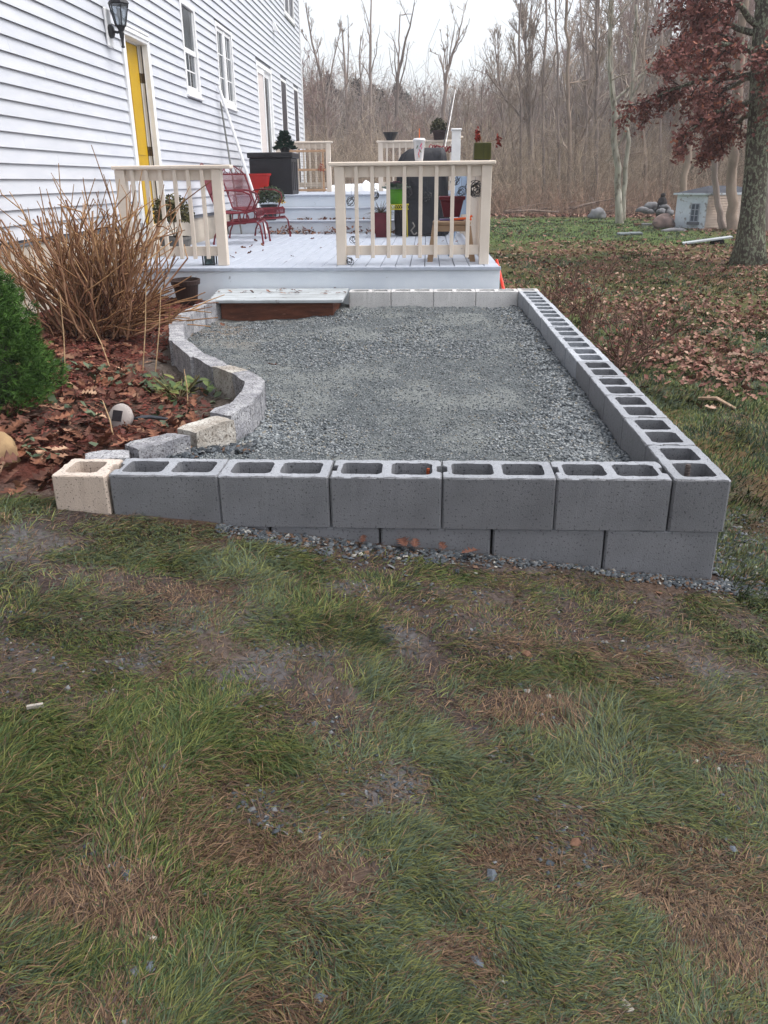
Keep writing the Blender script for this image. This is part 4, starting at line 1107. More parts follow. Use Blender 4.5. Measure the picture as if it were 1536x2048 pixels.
# step stool with red planter and tools
s0 = .25; sx = (at_y(860, 440, 8.8).x + at_y(946, 440, 8.8).x) / 2; sh = at_y(900, 441, 8.75).z - DZ
M_tan = mat('tan_plastic', lin(156, 130, 104), lin(144, 118, 92), 5., .5, .05, 60.)
stl = thing('step_stool', 'tan plastic step stool just behind the right railing', 'stool', (sx, 8.78, DZ))
mb = MB(); mb.box(sx - .19, sx + .19, 8.64, 8.92, DZ + sh - .045, DZ + sh, bev=.012); obj('seat', mb, M_tan, stl)
for qx in (-1, 1):
    for qy in (-1, 1):
        tx, ty, bx_, by_ = sx + qx * .165, 8.78 + qy * .115, sx + qx * .215, 8.78 + qy * .17
        mb = MB(); h_ = .027
        mb.hexa([(bx_ - h_, by_ - h_, DZ + .001), (bx_ + h_, by_ - h_, DZ + .001), (bx_ + h_, by_ + h_, DZ + .001), (bx_ - h_, by_ + h_, DZ + .001), (tx - h_, ty - h_, DZ + sh - .046), (tx + h_, ty - h_, DZ + sh - .046), (tx + h_, ty + h_, DZ + sh - .046), (tx - h_, ty + h_, DZ + sh - .046)]); obj('leg', mb, M_tan, stl)
for yy in (8.65, 8.90):
    mb = MB(); mb.box(sx - .15, sx + .15, yy - .008, yy + .008, DZ + sh - .10, DZ + sh - .0465, bev=.003); obj('apron', mb, M_tan, stl)
rp = thing('red_planter', 'wine red planter with a ribbed rim standing on the tan stool', 'planter', (sx + .0, 8.82, DZ + sh))
mb = MB(); mb.lathe([(.10, .02), (.145, .18), (.165, .185), (.168, .215), (.15, .218), (.14, .19)], sx + .0, 8.82, DZ + sh + .012, 4, M=Matrix.Rotation(PI / 4, 3, 'Z'))
mb.v = [(x + (x - sx) * .12, y, z) for x, y, z in mb.v]; obj('pot', mb, M_wine, rp)
mb = MB(); mb.box(sx - .12, sx + .12, 8.70, 8.94, DZ + sh + .001, DZ + sh + .013, bev=.003); obj('saucer', mb, mat('purple_plastic', lin(70, 50, 110), None, rough=.4), rp)
M_or = mat('orange_plastic', lin(224, 96, 30), lin(206, 84, 26), 8., .4)
mb = MB(); mb.tube([(sx + .02, 8.68, DZ + sh + .014), (sx + .10, 8.66, DZ + sh + .02), (sx + .16, 8.66, DZ + sh + .024), (sx + .20, 8.68, DZ + sh + .045)], .012, 7); mb.tube([(sx + .15, 8.66, DZ + sh + .02), (sx + .19, 8.63, DZ + sh + .015)], .012, 7)
solo('trowel_handle', mb, M_or, 'orange tool handle lying on the front edge of the tan stool', 'tool', (sx + .1, 8.66, DZ + sh))
# pale blue panel leaning by the corner
M_pblue = mat('pale_blue_plastic', lin(140, 158, 180), lin(122, 142, 168), 4., .4)
qa, qb = at_y(908, 350, 9.6), at_y(934, 350, 9.6)
mb = MB(); mb.hexa([(qa.x, 9.4, 1.06), (qb.x + .03, 9.4, 1.06), (qb.x + .03, 9.425, 1.06), (qa.x, 9.425, 1.06), (qa.x + .02, 9.62, 1.46), (qb.x, 9.62, 1.46), (qb.x, 9.645, 1.46), (qa.x + .02, 9.645, 1.46)])
mb.tube([((qa.x + qb.x) / 2, 9.41, 1.07), ((qa.x + qb.x) / 2 - .12, 9.2, DZ + .01)], .013, 6)
solo('plastic_shovel', mb, M_pblue, 'pale blue plastic blade leaning behind the red planter', 'shovel', ((qa.x + qb.x) / 2, 9.3, DZ))

# the iced drink cup on the top rail
cxp = at_y(838, 322, RY).x
ctm = thing('drink_cup', 'clear plastic iced drink cup with an orange straw on the railing', 'cup', (cxp, RY, RT))
M_cup = mat('cup_plastic', lin(236, 236, 240), lin(214, 216, 222), 9., .15, trans=.25, spec=.5)
mb = MB(); mb.lathe([(.036, 0), (.040, .02), (.054, .168), (.056, .17), (.056, .173)], cxp, RY, RT + .001, 24); obj('cup', mb, M_cup, ctm, True)
mb = MB(); mb.lathe([(.0575, .174), (.0585, .178), (.058, .188), (.050, .192), (.048, .196), (.01, .197)], cxp, RY, RT + .001, 24); obj('lid', mb, mat('lid_plastic', lin(236, 236, 240), None, rough=.2), ctm, True)
mb = MB(); mb.tube([(cxp + .002, RY, RT + .19), (cxp + .001, RY - .005, RT + .28)], .0042, 8); obj('straw', mb, mat('orange_straw', lin(240, 120, 50), None, rough=.4), ctm)
def label_patch(col, spots, nm):
    mb = MB()
    for (a, z, w, h, tilt) in spots:
        r_ = lambda zz: .0402 + (zz - .02) * .0945 + .0008
        q = []
        for da, dz in ((-w, -h), (w, -h), (w, h), (-w, h)):
            aa = a + da + tilt * dz / .03; zz = z + dz
            for rr in (0, .0006): q.append((cxp + (r_(zz) + rr) * math.cos(aa), RY + (r_(zz) + rr) * math.sin(aa), RT + .001 + zz))
        mb.hexa([q[0], q[2], q[3], q[1], q[6], q[4], q[5], q[7]])
    obj(nm, mb, mat(nm + '_ink', col, None, rough=.5), ctm)
A0 = -PI / 2
label_patch(lin(214, 70, 120), [(A0 + .35, .135, .10, .016, .3), (A0 + .1, .09, .07, .014, -.2), (A0 - .1, .06, .08, .010, .2), (A0 + .5, .11, .06, .012, .2)], 'pink_print')
label_patch(lin(230, 120, 50), [(A0 + .0, .04, .09, .010, 0), (A0 - .05, .074, .06, .006, .2)], 'orange_print')
label_patch(lin(110, 130, 110), [(A0 + .3, .085, .12, .012, -.4), (A0 - .35, .12, .10, .014, .3)], 'grey_print')

# olive planter box with dead red flowers on the rail corner
ox0, ox1 = at_y(947, 320, 8.40).x, at_y(981, 320, 8.40).x
op = thing('olive_planter', 'square olive green planter with dead red flowers on the railing corner', 'planter', ((ox0 + ox1) / 2, 8.42, RT))
M_olive = mat('olive_plastic', lin(66, 66, 18), lin(52, 54, 16), 6., .35, stretch=(8, 8, .5))
mb = MB(); mb.box(ox0, ox1, 8.34, 8.50, RT + .008, RT + .155, bev=.006); obj('pot', mb, M_olive, op)
mb = MB(); mb.box(ox0 + .012, ox1 - .012, 8.352, 8.488, RT + .001, RT + .0075); obj('saucer', mb, M_plastic, op)
mb = MB()
F0 = [(ox0 + .03, 8.42, .25), (ox1 + .075, 8.44, .185), (ox0 + .04, 8.46, .21)]
for x, y, z in F0: mb.tube([((ox0 + ox1) / 2, y, RT + .15), ((ox0 + ox1 + 2 * x) / 4, y, RT + z * .9), (x, y, RT + z)], .0025, 4)
obj('stem', mb, mat('dry_stem', lin(150, 124, 90), None, rough=.8), op)
for k_, (x, y, z) in enumerate(F0):
    ps = np.array([x, y, RT + z - .01]) + rg.normal(0, (.012, .012, .022), (26, 3))
    V, Fc, C = leaf_cloud(ps, .035, lin(96, 28, 30), lin(170, 60, 46), 31 + k_, 1.2); foliage_obj('flower', V, Fc, C, M_leaf, op, root_loc(op))

# scrolled wire ornaments hanging on the railing
def wire_ball(px, py, y, r, label, name='wire_ornament', rings=5, hang=True):
    c = at_y(px, py, y); mb = MB(); rr = random.Random(px)
    for k in range(rings):
        ax = Vector((rr.uniform(-1, 1), rr.uniform(-1, 1), rr.uniform(-1, 1))).normalized(); o1 = ax.orthogonal().normalized(); o2 = ax.cross(o1)
        off = Vector((rr.uniform(-.3, .3), rr.uniform(-.2, .2), rr.uniform(-.3, .3))) * r
        q = r * rr.uniform(.45, .95)
        mb.tube([c + off + (o1 * math.cos(t) + o2 * math.sin(t)) * q for t in np.linspace(0, 2 * PI, 13)], .0030, 4)
    if hang: mb.tube([c + Vector((0, 0, r * .8)), Vector((c.x, c.y, RT - .14))], .0018, 3)
    return solo(name, mb, M_black, label, 'ornament', tuple(c), group='black wire ornaments')
wire_ball(703, 402, 8.47, .055, 'black wire ball hanging nearest the right railing\'s left post')
wire_ball(749, 391, 8.47, .05, 'black wire ball hanging second from the left behind the right railing')
wire_ball(819, 384, 8.47, .05, 'black wire ball hanging beside the lime green pot')
wire_ball(854, 393, 8.47, .055, 'black wire ball hanging in front of the covered grill')
wire_ball(923, 384, 8.47, .05, 'black wire ball hanging above the red planter')
wire_ball(950, 379, 8.52, .085, 'large dense bundle of black wire loops beside the corner post', rings=16)
wire_ball(913, 361, 8.47, .05, 'small cluster of black wire loops high beside the pale blue blade')
wire_ball(699, 522, 8.30, .045, 'tangle of black wire lying on the deck edge by the railing post', hang=False)
wire_ball(707, 478, 9.4, .05, 'thin black wire sculpture standing on the deck boards', hang=False, rings=4)

# little lantern
lx = at_z(425, 528, DZ)
ln = thing('candle_lantern', 'small black framed glass lantern under the left railing', 'lantern', (lx.x, 8.40, DZ)); r_ = .055; lh = .105
mb = MB(); L0 = lx.x
for qx in (-r_, r_):
    for qy in (-r_, r_): mb.box(L0 + qx - .006, L0 + qx + .006, 8.40 + qy - .006, 8.40 + qy + .006, DZ + .001, DZ + lh)
mb.box(L0 - r_ - .004, L0 + r_ + .004, 8.40 - r_ - .004, 8.40 + r_ + .004, DZ + lh, DZ + lh + .008); mb.box(L0 - r_ + .007, L0 + r_ - .007, 8.40 - r_ + .007, 8.40 + r_ - .007, DZ + .001, DZ + .010)
for k in range(2): mb.tube([(L0 - r_ + .01, 8.40 - r_, DZ + .02), (L0 - .01 + .02 * k, 8.40 - r_, DZ + .06), (L0 + r_ - .012, 8.40 - r_, DZ + .09 - .05 * k)], .003, 4)
obj('frame', mb, M_black, ln)
mb = MB(); mb.box(L0 - r_ + .012, L0 + r_ - .012, 8.40 - r_ + .006, 8.40 + r_ - .006, DZ + .011, DZ + lh - .001); obj('glass', mb, mat('lantern_glass', lin(120, 140, 140), lin(60, 74, 76), 20., .1, trans=.4), ln)

# shrub in a low grey pot behind the left railing
sx2 = at_y(350, 470, 9.6).x
sp_ = thing('potted_shrub', 'leafy shrub in a squat grey pot behind the left railing', 'plant', (sx2, 9.6, DZ))
mb = MB(); mb.lathe(pot_prof(.14, .18, .20), sx2, 9.6, DZ + .001, 20); obj('pot', mb, mat('grey_pot', lin(110, 106, 102), lin(92, 90, 88), 10., .8), sp_)
pts, dd = ball_points(1500, (sx2, 9.6, DZ + .43), (.24, .2, .23), 41, .45)
V, Fc, C = leaf_cloud(pts, .04, lin(44, 44, 28), lin(116, 110, 70), 42, .9); foliage_obj('foliage', V, Fc, C, M_leaf, sp_, root_loc(sp_))
mb = MB()
for k in range(10):
    a = k * .63; mb.tube([(sx2, 9.6, DZ + .18), (sx2 + .08 * math.cos(a), 9.6 + .08 * math.sin(a), DZ + .34), (sx2 + .17 * math.cos(a), 9.6 + .15 * math.sin(a), DZ + .5)], .004, 4)
obj('branch', mb, M_dark, sp_)
# red pole leaning on the deck corner
pole('red_pole', 'orange red pole leaning against the right corner of the deck', (.83, 8.02, .12), (.70, 8.5, .66), .016, mat('orange_red_paint', lin(214, 52, 30), None, rough=.4))
# brown pot in the bed
bp2 = at_z(375, 600, .37)
bpt = thing('brown_pot', 'dark brown plastic flower pot in the leaves by the deck', 'flower pot', (bp2.x, bp2.y, .36))
M_brpl = mat('dark_brown_plastic', lin(58, 42, 38), lin(48, 35, 32), 10., .5)
mb = MB(); mb.lathe([(.095, 0), (.118, .16), (.135, .165), (.14, .205), (.128, .208), (.122, .17), (.118, .15)], bp2.x, bp2.y, .355, 26, M=Matrix.Rotation(.06, 3, 'X')); obj('pot', mb, M_brpl, bpt)
mb = MB(); mb.lathe([(.117, .150), (.06, .158), (.0, .155)], bp2.x, bp2.y, .355, 18); obj('soil', mb, M_soil, bpt)
# ---------------------------------------------------------------- plants and litter of the bed
# dwarf spruce
SC = Vector((-2.36, 3.86, .30))
spr = thing('dwarf_spruce', 'dense dark green dwarf conifer at the left front of the bed', 'shrub', tuple(SC))
mb = MB(); mb.tube([(SC.x, SC.y, SC.z - .1), (SC.x, SC.y, SC.z + .5), (SC.x, SC.y, SC.z + .9)], [.05, .035, .012], 8); obj('trunk', mb, M_dark, spr)
def spr_r(t): return .50 * np.where(t < .22, .80 + .20 * np.sin(t / .22 * PI / 2), (1 - ((t - .22) / .78) ** 1.7)) ** .9
nS = 1900; t = rg.uniform(.03, 1, nS) ** .9; a = rg.uniform(0, 2 * PI, nS)
lump = 1 + .22 * (fbm(a * 1.6, t * 5, 1., 3, 15) - .5) * 2 + .06 * rg.normal(0, 1, nS)
rr = spr_r(t) * np.clip(lump, .72, 1.30) * rg.uniform(.78, 1.0, nS)
cen = np.stack([SC.x + rr * np.cos(a), SC.y + rr * np.sin(a), SC.z + .02 + t * .93], 1)
axs = np.stack([np.cos(a), np.sin(a), .20 + t * .55], 1) + rg.normal(0, .28, (nS, 3)); axs /= np.linalg.norm(axs, axis=1, keepdims=True)
m = 8; k_ = np.tile(np.arange(m), nS); C_i = np.repeat(np.arange(nS), m)
side = rg.normal(0, .020, (nS * m, 3)) * (1 - .5 * (k_ / m))[:, None]
pos = cen[C_i] + axs[C_i] * ((k_ / m - .35) * .072 * rg.uniform(.7, 1.3, nS)[C_i])[:, None] + side; pos[:, 2] = np.maximum(pos[:, 2], SC.z + .03)
out = axs[C_i] + side * 14
tone = np.repeat(rg.uniform(0, 1, (nS, 1)), m, 0) * .6 + .4 * (k_ / m)[:, None]
V, Fc, C = needle_tufts(pos, out, 10, .036, .0015, (.5, .5, .5), (.5, .5, .5), .10, 17)
cl, ch = np.array(lin(36, 62, 34)), np.array(lin(102, 138, 68)); tn = np.repeat(tone, 50, 0)[:len(V)]; C = cl + (ch - cl) * tn; C = C * np.repeat(rg.uniform(.75, 1.2, (len(V) // 5, 1)), 5, 0)
foliage_obj('foliage', V, Fc, C, mat('spruce_needles', (1, 1, 1), (.72, .75, .7), 8., .7, attr='Col', spec=.12), spr, SC)
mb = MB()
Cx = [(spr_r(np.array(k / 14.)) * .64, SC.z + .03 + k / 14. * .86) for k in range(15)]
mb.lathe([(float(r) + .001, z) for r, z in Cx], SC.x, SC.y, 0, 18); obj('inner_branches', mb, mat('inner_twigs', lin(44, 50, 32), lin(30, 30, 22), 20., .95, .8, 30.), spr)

# bare stems of the cut-back shrub by the foundation
BC = at_z(195, 655, .38); BC.x = -2.46; BC.y = 6.1
shr = thing('bare_shrub', 'wide clump of bare tan stems fanning up against the house foundation', 'shrub', tuple(BC))
def stems(N, seed, Lr, rad, spread, base_r, K=7, jag=.03):
    r = np.random.default_rng(seed)
    a = r.uniform(0, 2 * PI, N); el = np.clip(r.normal(0, spread, N), -1.25, 1.25)
    L = r.uniform(*Lr, N) * (1 - .25 * np.abs(el))
    b0 = np.stack([BC.x + base_r * 1.6 * r.normal(0, .6, N), BC.y + base_r * r.normal(0, .6, N), np.full(N, BC.z - .04)], 1)
    d = np.stack([np.sin(el), np.cos(a) * .34, np.cos(el)], 1); d[:, 0] += (b0[:, 0] - BC.x) * .9
    tt = np.linspace(0, 1, K)[None, :, None]
    P = b0[:, None] + d[:, None] * (L[:, None, None] * tt)
    P[:, :, 2] += (.04 * np.abs(el) * L)[:, None] * (tt[:, :, 0] ** 2) * 1.2
    P[:, 1:] += np.cumsum(r.normal(0, jag, (N, K - 1, 3)), 1) * np.array([1, 1, .4]) * .5
    P[:, :, 0] = np.maximum(P[:, :, 0], HX + .06)
    R = rad * r.uniform(.6, 1.25, (N, 1)) * (1 - .45 * np.linspace(0, 1, K)[None])
    return P, R
M_stemA = mat('tan_stem', (1, 1, 1), (.7, .66, .6), 40., .8, attr='Col', stretch=(1, 1, .3))
def stem_obj(name, P, R, c_lo, c_hi, n=5, seed=1, parent=None):
    V, Fc, _ = tubes_bulk(P, R, n)
    r = np.random.default_rng(seed); N, K = P.shape[:2]
    c = np.array(c_lo) + (np.array(c_hi) - np.array(c_lo)) * r.uniform(0, 1, (N, 1))
    return link(name, bulk_mesh(name, V - np.array(root_loc(parent)), Fc, M_stemA, np.repeat(c, K * n, 0), True), parent)
P1, R1 = stems(160, 61, (.56, 1.00), .0098, .33, .15, jag=.05); o = stem_obj('stem', P1, R1, lin(138, 98, 76), lin(194, 156, 126), 5, 1, shr); tag(o, kind='stuff')
P2, R2 = stems(120, 62, (.4, .84), .0050, .42, .16, jag=.06); o = stem_obj('twig', P2, R2, lin(88, 58, 48), lin(136, 96, 74), 4, 2, shr); tag(o, kind='stuff')
# short side shoots at the cut tips
r_ = np.random.default_rng(64); idx = r_.integers(0, len(P1), 640); kk = r_.integers(2, 7, 640)
S0 = P1[idx, kk]; dd = (P1[idx, 6] - P1[idx, 2]); dd /= np.linalg.norm(dd, axis=1, keepdims=True); dd = dd + r_.normal(0, .45, dd.shape); Ls = r_.uniform(.06, .30, (640, 1))
P3 = np.stack([S0, S0 + dd * Ls * .5, S0 + dd * Ls + r_.normal(0, .012, dd.shape)], 1); P3[:, :, 0] = np.maximum(P3[:, :, 0], HX + .06)
o = stem_obj('side_shoot', P3, np.repeat(np.array([[.0050, .0042, .0028]]), 640, 0), lin(120, 84, 58), lin(196, 158, 116), 4, 3, shr); tag(o, kind='stuff')
# stems lying outward low to the right
N = 46; r_ = np.random.default_rng(66); a = r_.uniform(-.5, .5, N); L = r_.uniform(.35, .78, N); el = r_.uniform(.22, .85, N)
tt = np.linspace(0, 1, 6)[None, :, None]
d = np.stack([np.cos(el) * np.cos(a), np.cos(el) * np.sin(a), np.sin(el)], 1)
P4 = np.array([BC.x, BC.y, BC.z])[None, None] + r_.normal(0, .09, (N, 1, 3)) * np.array([1.4, 1, .2]) + d[:, None] * L[:, None, None] * tt
P4[:, :, 2] -= .10 * (tt[:, :, 0] ** 2); P4[:, 1:] += np.cumsum(r_.normal(0, .014, (N, 5, 3)), 1); P4[:, :, 2] = np.maximum(P4[:, :, 2], BC.z - .02)
o = stem_obj('stem', P4, .0068 * np.ones((N, 6)) * (1 - .4 * np.linspace(0, 1, 6)[None]), lin(120, 84, 60), lin(178, 140, 102), 5, 5, shr); tag(o, kind='stuff')

# ---- oak leaves
def oak_leaf_mesh(seed):
    r = random.Random(seed); n = 9; top = []; bot = []
    for i in range(n):
        t = i / (n - 1); lobe = (.30 if i % 2 == 1 else .11) * (1.15 - .75 * abs(t - .55)) if 0 < i < n - 1 else .02
        x = t - .5 + (.05 if i % 2 == 1 else 0) + r.uniform(-.03, .03)
        top.append((x, lobe * r.uniform(.8, 1.2))); bot.append((x, -lobe * r.uniform(.8, 1.2)))
    curl = r.uniform(.15, .6); bend = r.uniform(-.35, .45)
    def z(x, y): return curl * y * y * 2.2 + bend * x * x * .8 + r.uniform(-.015, .015)
    V = [(-.68, 0, .03)] + [(t_[0], 0, z(t_[0], 0)) for t_ in top] + [(x, y, z(x, y)) for x, y in top] + [(x, y, z(x, y)) for x, y in bot]
    F = [(0, 1 + n, 1), (0, 1, 1 + 2 * n)]
    for i in range(n - 1):
        F += [(1 + i, 2 + i + n, 2 + i), (1 + i, 1 + i + n, 2 + i + n), (1 + i, 2 + i, 2 + i + 2 * n), (1 + i, 2 + i + 2 * n, 1 + i + 2 * n)]
    return V, F
LEAF = [oak_leaf_mesh(k) for k in range(6)]
M_oakl = mat('oak_leaf', lin(138, 94, 72), lin(100, 64, 50), 3., .75, .2, 30., .2, rand=.30)
M_oakp = mat('pale_oak_leaf', lin(190, 160, 134), lin(158, 122, 98), 3., .75, .2, 30., .2, rand=.15)
M_oakr = mat('red_oak_leaf', lin(108, 74, 60), lin(78, 52, 46), 3., .75, .2, 30., .2, rand=.25)
LM = []
for V, F in LEAF:
    for m in (M_oakl, M_oakr, M_oakp):
        me = bpy.data.meshes.new('oak_leaf'); me.from_pydata(V, [], F); me.materials.append(m); LM.append(me)
def put_leaf(x, y, z, s, k, label, group, tilt=.35):
    o = link('oak_leaf', LM[k], None, (x, y, z), (rnd.gauss(0, tilt), rnd.gauss(0, tilt), rnd.uniform(0, 6.28)), s)
    return tag(o, label, 'leaf', group)
GL = 'oak leaves lying in the planting bed'
cnt = 0
while cnt < 262:
    y = 2.85 + 3.9 * rnd.random() ** 1.6; x = rnd.uniform(-2.5, float(edge_x(y)) - .09) if y > 3 else rnd.uniform(-2.3, -1.42)
    if (x - SC.x) ** 2 + (y - SC.y) ** 2 < .42 ** 2: continue
    d_ = float(edge_x(y)) - x
    if y > 4.1 and d_ < .35 and rnd.random() < .75: continue
    if y < 3.05 and rnd.random() < .7: continue
    if y > 4.7 and rnd.random() < .6: continue
    z = float(bed_z(np.array(x), np.array(y))) + rnd.uniform(.008, .035)
    c = rnd.random(); k = rnd.randrange(6) * 3 + (0 if c < .55 else 1 if c < .93 else 2)
    put_leaf(x, y, z, rnd.uniform(.05, .105), k, 'brown oak leaf lying among the others in the planting bed', GL, .42); cnt += 1
# the rest of the litter as one mass
base5 = np.array([(-.5, 0, 0), (-.1, -.28, .07), (.05, -.1, 0), (.25, -.25, .08), (.55, 0, .03), (.25, .25, .08), (.05, .1, 0), (-.1, .28, .07)])
f5 = [np.array([[0, 1, 2], [2, 3, 4], [4, 5, 6], [6, 7, 0], [0, 2, 6], [2, 4, 6]])]
def litter(name, xs, ys, zs, smin, smax, cols, seed, tilt=.4, label=None, extra=None):
    r = np.random.default_rng(seed); n = len(xs)
    R = rotmats(r.uniform(0, 6.28, n), r.normal(0, tilt, n), r.normal(0, tilt, n))
    ci = r.choice(len(cols), n, p=[c[1] for c in cols]); c = np.array([c_[0] for c_ in cols])[ci] * r.uniform(.75, 1.2, (n, 1))
    V, F, C = scatter(base5, f5, np.stack([xs, ys, zs], 1), R, r.uniform(smin, smax, n), c)
    o = link(name, bulk_mesh(name, V, F, mat('fallen_leaf', (1, 1, 1), (.75, .72, .7), 30., .75, attr='Col', spec=.2), C)); tag(o, kind='stuff')
    return o
BRN = [(lin(126, 86, 68), .32), (lin(96, 62, 50), .32), (lin(154, 118, 96), .12), (lin(86, 50, 44), .24)]
n = 5200; ys_ = 2.8 + 5.2 * rg.uniform(0, 1, n) ** 1.25; xr_ = np.where(ys_ < 3, -1.42, edge_x(ys_) - .07); xs_ = xr_ - rg.uniform(0, 1, n) ** 1.0 * (xr_ + 3.15)
keep = ~((ys_ > 4.1) & (xr_ - xs_ < .32) & (rg.uniform(0, 1, n) < .8)) & ~((ys_ < 3.05) & (rg.uniform(0, 1, n) < .75)) & (fbm(xs_, ys_, 2.5, 3, 131) + .25 * rg.uniform(-1, 1, n) > .42 + .10 * sstep(4.4, 5.0, ys_))
xs_, ys_ = xs_[keep], ys_[keep]
litter('leaf_litter', xs_, ys_, bed_z(xs_, ys_) + rg.uniform(.004, .03, len(xs_)), .035, .09, BRN, 7)
# red mulch chips
n = 9000; ys_ = 3.2 + 4.8 * rg.uniform(0, 1, n); xs_ = edge_x(ys_) - .1 - rg.uniform(0, 1, n) * (edge_x(ys_) - .1 + 3.15)
keep = ~((edge_x(ys_) - xs_ < .28) & (ys_ < 5.6) & (ys_ > 4.0)); xs_, ys_ = xs_[keep], ys_[keep]; n = len(xs_)
chip = np.array([(-.5, -.12, 0), (.5, -.10, 0), (.45, .12, 0), (-.5, .1, 0), (-.42, 0, .14), (.4, 0, .12)]); fch = [np.array([[0, 1, 5], [0, 5, 4], [1, 2, 5], [2, 3, 4], [2, 4, 5], [3, 0, 4]])]
R = rotmats(rg.uniform(0, 6.28, n), rg.normal(0, .3, n), rg.normal(0, .3, n))
c = np.array(lin(112, 58, 50)) * rg.uniform(.5, 1.3, (n, 1)) + np.array([.0, .012, .01]) * rg.uniform(0, 2, (n, 1))
V, F, C = scatter(chip, fch, np.stack([xs_, ys_, bed_z(xs_, ys_) + .003], 1), R, rg.uniform(.02, .055, n), c)
tag(link('mulch_chips', bulk_mesh('mulch_chips', V, F, mat('mulch_chip', (1, 1, 1), (.7, .7, .7), 40., .9, attr='Col', spec=.1), C)), kind='stuff')
# small green leaves of the dying ground cover
n = 420; ys_ = 3.15 + 2.0 * rg.uniform(0, 1, n); xs_ = edge_x(ys_) - .12 - rg.uniform(0, 1, n) ** 1.3 * .9
keep = (fbm(xs_, ys_, 3.5, 3, 151) > .47) & ((xs_ - SC.x) ** 2 + (ys_ - SC.y) ** 2 > .5 ** 2); xs_, ys_ = xs_[keep], ys_[keep]
V, F, C = leaf_cloud(np.stack([xs_, ys_, bed_z(xs_, ys_) + rg.uniform(.02, .05, len(xs_))], 1), .055, lin(56, 70, 52), lin(96, 108, 84), 21, .5)
tag(link('ground_cover', bulk_mesh('ground_cover', V, F, M_leaf, C)), kind='stuff')
# green plant tuft near the edging
gp = at_z(372, 800, .28); gpt = thing('green_plant', 'low plant with broad green and yellow leaves beside the granite edging', 'plant', (gp.x - .05, gp.y + .03, .27))
c0 = np.array((gp.x - .05, gp.y + .03, .28))
n = 46; a = rg.uniform(0, 6.28, n); rad = .20 * rg.uniform(.2, 1, n) ** .7
pos = c0 + np.stack([rad * np.cos(a), rad * np.sin(a) * .8, .03 + .09 * rg.uniform(0, 1, n)], 1)
B = [(-.5, 0, 0), (-.25, -.22, .05), (.15, -.26, .02), (.55, 0, -.12), (.15, .26, .02), (-.25, .22, .05), (0, 0, -.02)]
R = rotmats(a + rg.normal(0, .5, n), rg.normal(0, .3, n), rg.normal(-.2, .35, n))
c = np.array(lin(66, 86, 48)) + (np.array(lin(118, 122, 64)) - np.array(lin(66, 86, 48))) * rg.uniform(0, 1, (n, 1)) ** 2
V, F, C = scatter(B, [np.array([[0, 1, 6], [1, 2, 6], [2, 3, 6], [3, 4, 6], [4, 5, 6], [5, 0, 6]])], pos, R, rg.uniform(.045, .085, n), c)
foliage_obj('foliage', V, F, C, M_leaf, gpt, root_loc(gpt))
K = 5; N = 26; a = rg.uniform(0, 6.28, N); tt = np.linspace(0, 1, K)[None, :, None]
P = c0 + np.array([[[0, 0, -.01]]]) + np.stack([np.cos(a) * .13, np.sin(a) * .1, rg.uniform(.05, .15, N)], 1)[:, None] * tt
V, F, _ = tubes_bulk(P, np.full((N, K), .003), 4); link('stem', bulk_mesh('stem', V - np.array(root_loc(gpt)), F, mat('green_stem', lin(96, 96, 60), lin(130, 112, 76), 10., .7)), gpt)
# dry stalks standing in the bed
M_stalk = mat('dry_stalk', lin(206, 178, 140), lin(170, 136, 100), 30., .8)
for px0, py0, px1, py1, z, lab in ((285, 735, 292, 560, .32, 'tall thin pale dry stalk rising in front of the bare shrub'), (310, 738, 322, 575, .32, 'second pale dry stalk just right of the tallest one'), (130, 760, 120, 590, .33, 'dry stalk standing at the right edge of the dwarf conifer'), (375, 812, 368, 738, .28, 'short straw coloured stalk beside the low green plant'), (222, 738, 180, 640, .32, 'thin bent stalk below the bare shrub'), (228, 880, 205, 800, .29, 'thin dark stalk in front of the fallen lamp')):
    p = at_z(px0, py0, z); q = at_y(px1, py1, p.y + .03)
    mb = MB(); mb.tube([(p.x, p.y, z - .02), tuple(p.lerp(q, .5) + Vector((.008, 0, 0))), tuple(q)], [.004, .0035, .002], 5); solo('dry_stalk', mb, M_stalk, lab, 'stalk', (p.x, p.y, z))
# fallen solar lamp
sl = at_z(242, 862, .30); sl.z = .31
lampz = Vector((sl.x, sl.y + .02, .365))
slt = thing('solar_lamp', 'pale round solar garden lamp fallen on its side in the leaves', 'garden lamp', (sl.x, sl.y, .30))
ax = Vector((-.30, -.86, .42)).normalized(); Q = ax.to_track_quat('Z', 'Y').to_matrix()
M_lampp = mat('lamp_plastic', lin(172, 164, 160), lin(152, 143, 139), 12., .6, .1, 60.)
mb = MB(); mb.lathe([(.03, -.045), (.045, -.04), (.052, -.02), (.062, -.012), (.064, .004), (.060, .012), (.050, .020), (.012, .026)], lampz.x, lampz.y, lampz.z, 30, M=Q); obj('head', mb, M_lampp, slt, True)
mb = MB()
for k in range(26):
    a = 2 * PI * k / 26; p = Q @ Vector((.0615 * math.cos(a), .0615 * math.sin(a), .0)); q = Q @ Vector((.058 * math.cos(a), .058 * math.sin(a), .013)); mb.tube([lampz + p, lampz + q], .0035, 4)
obj('rim_ridges', mb, M_lampp, slt)
mb = MB(); mb.hexa([tuple(lampz + Q @ Vector(v)) for v in ((-.026, -.026, .0235), (.026, -.026, .0235), (.026, .026, .0235), (-.026, .026, .0235), (-.026, -.026, .0285), (.026, -.026, .0285), (.026, .026, .0285), (-.026, .026, .0285))])
obj('solar_cell', mb, mat('solar_cell', lin(30, 26, 30), lin(44, 38, 42), 60., .25), slt)
mb = MB(); e1 = lampz - ax * .045; mb.tube([e1, e1 + Vector((.09, .07, -.012)), e1 + Vector((.17, .10, -.03))], [.010, .010, .006], 8); obj('stake', mb, mat('stake_plastic', lin(46, 50, 58), None, rough=.4), slt)

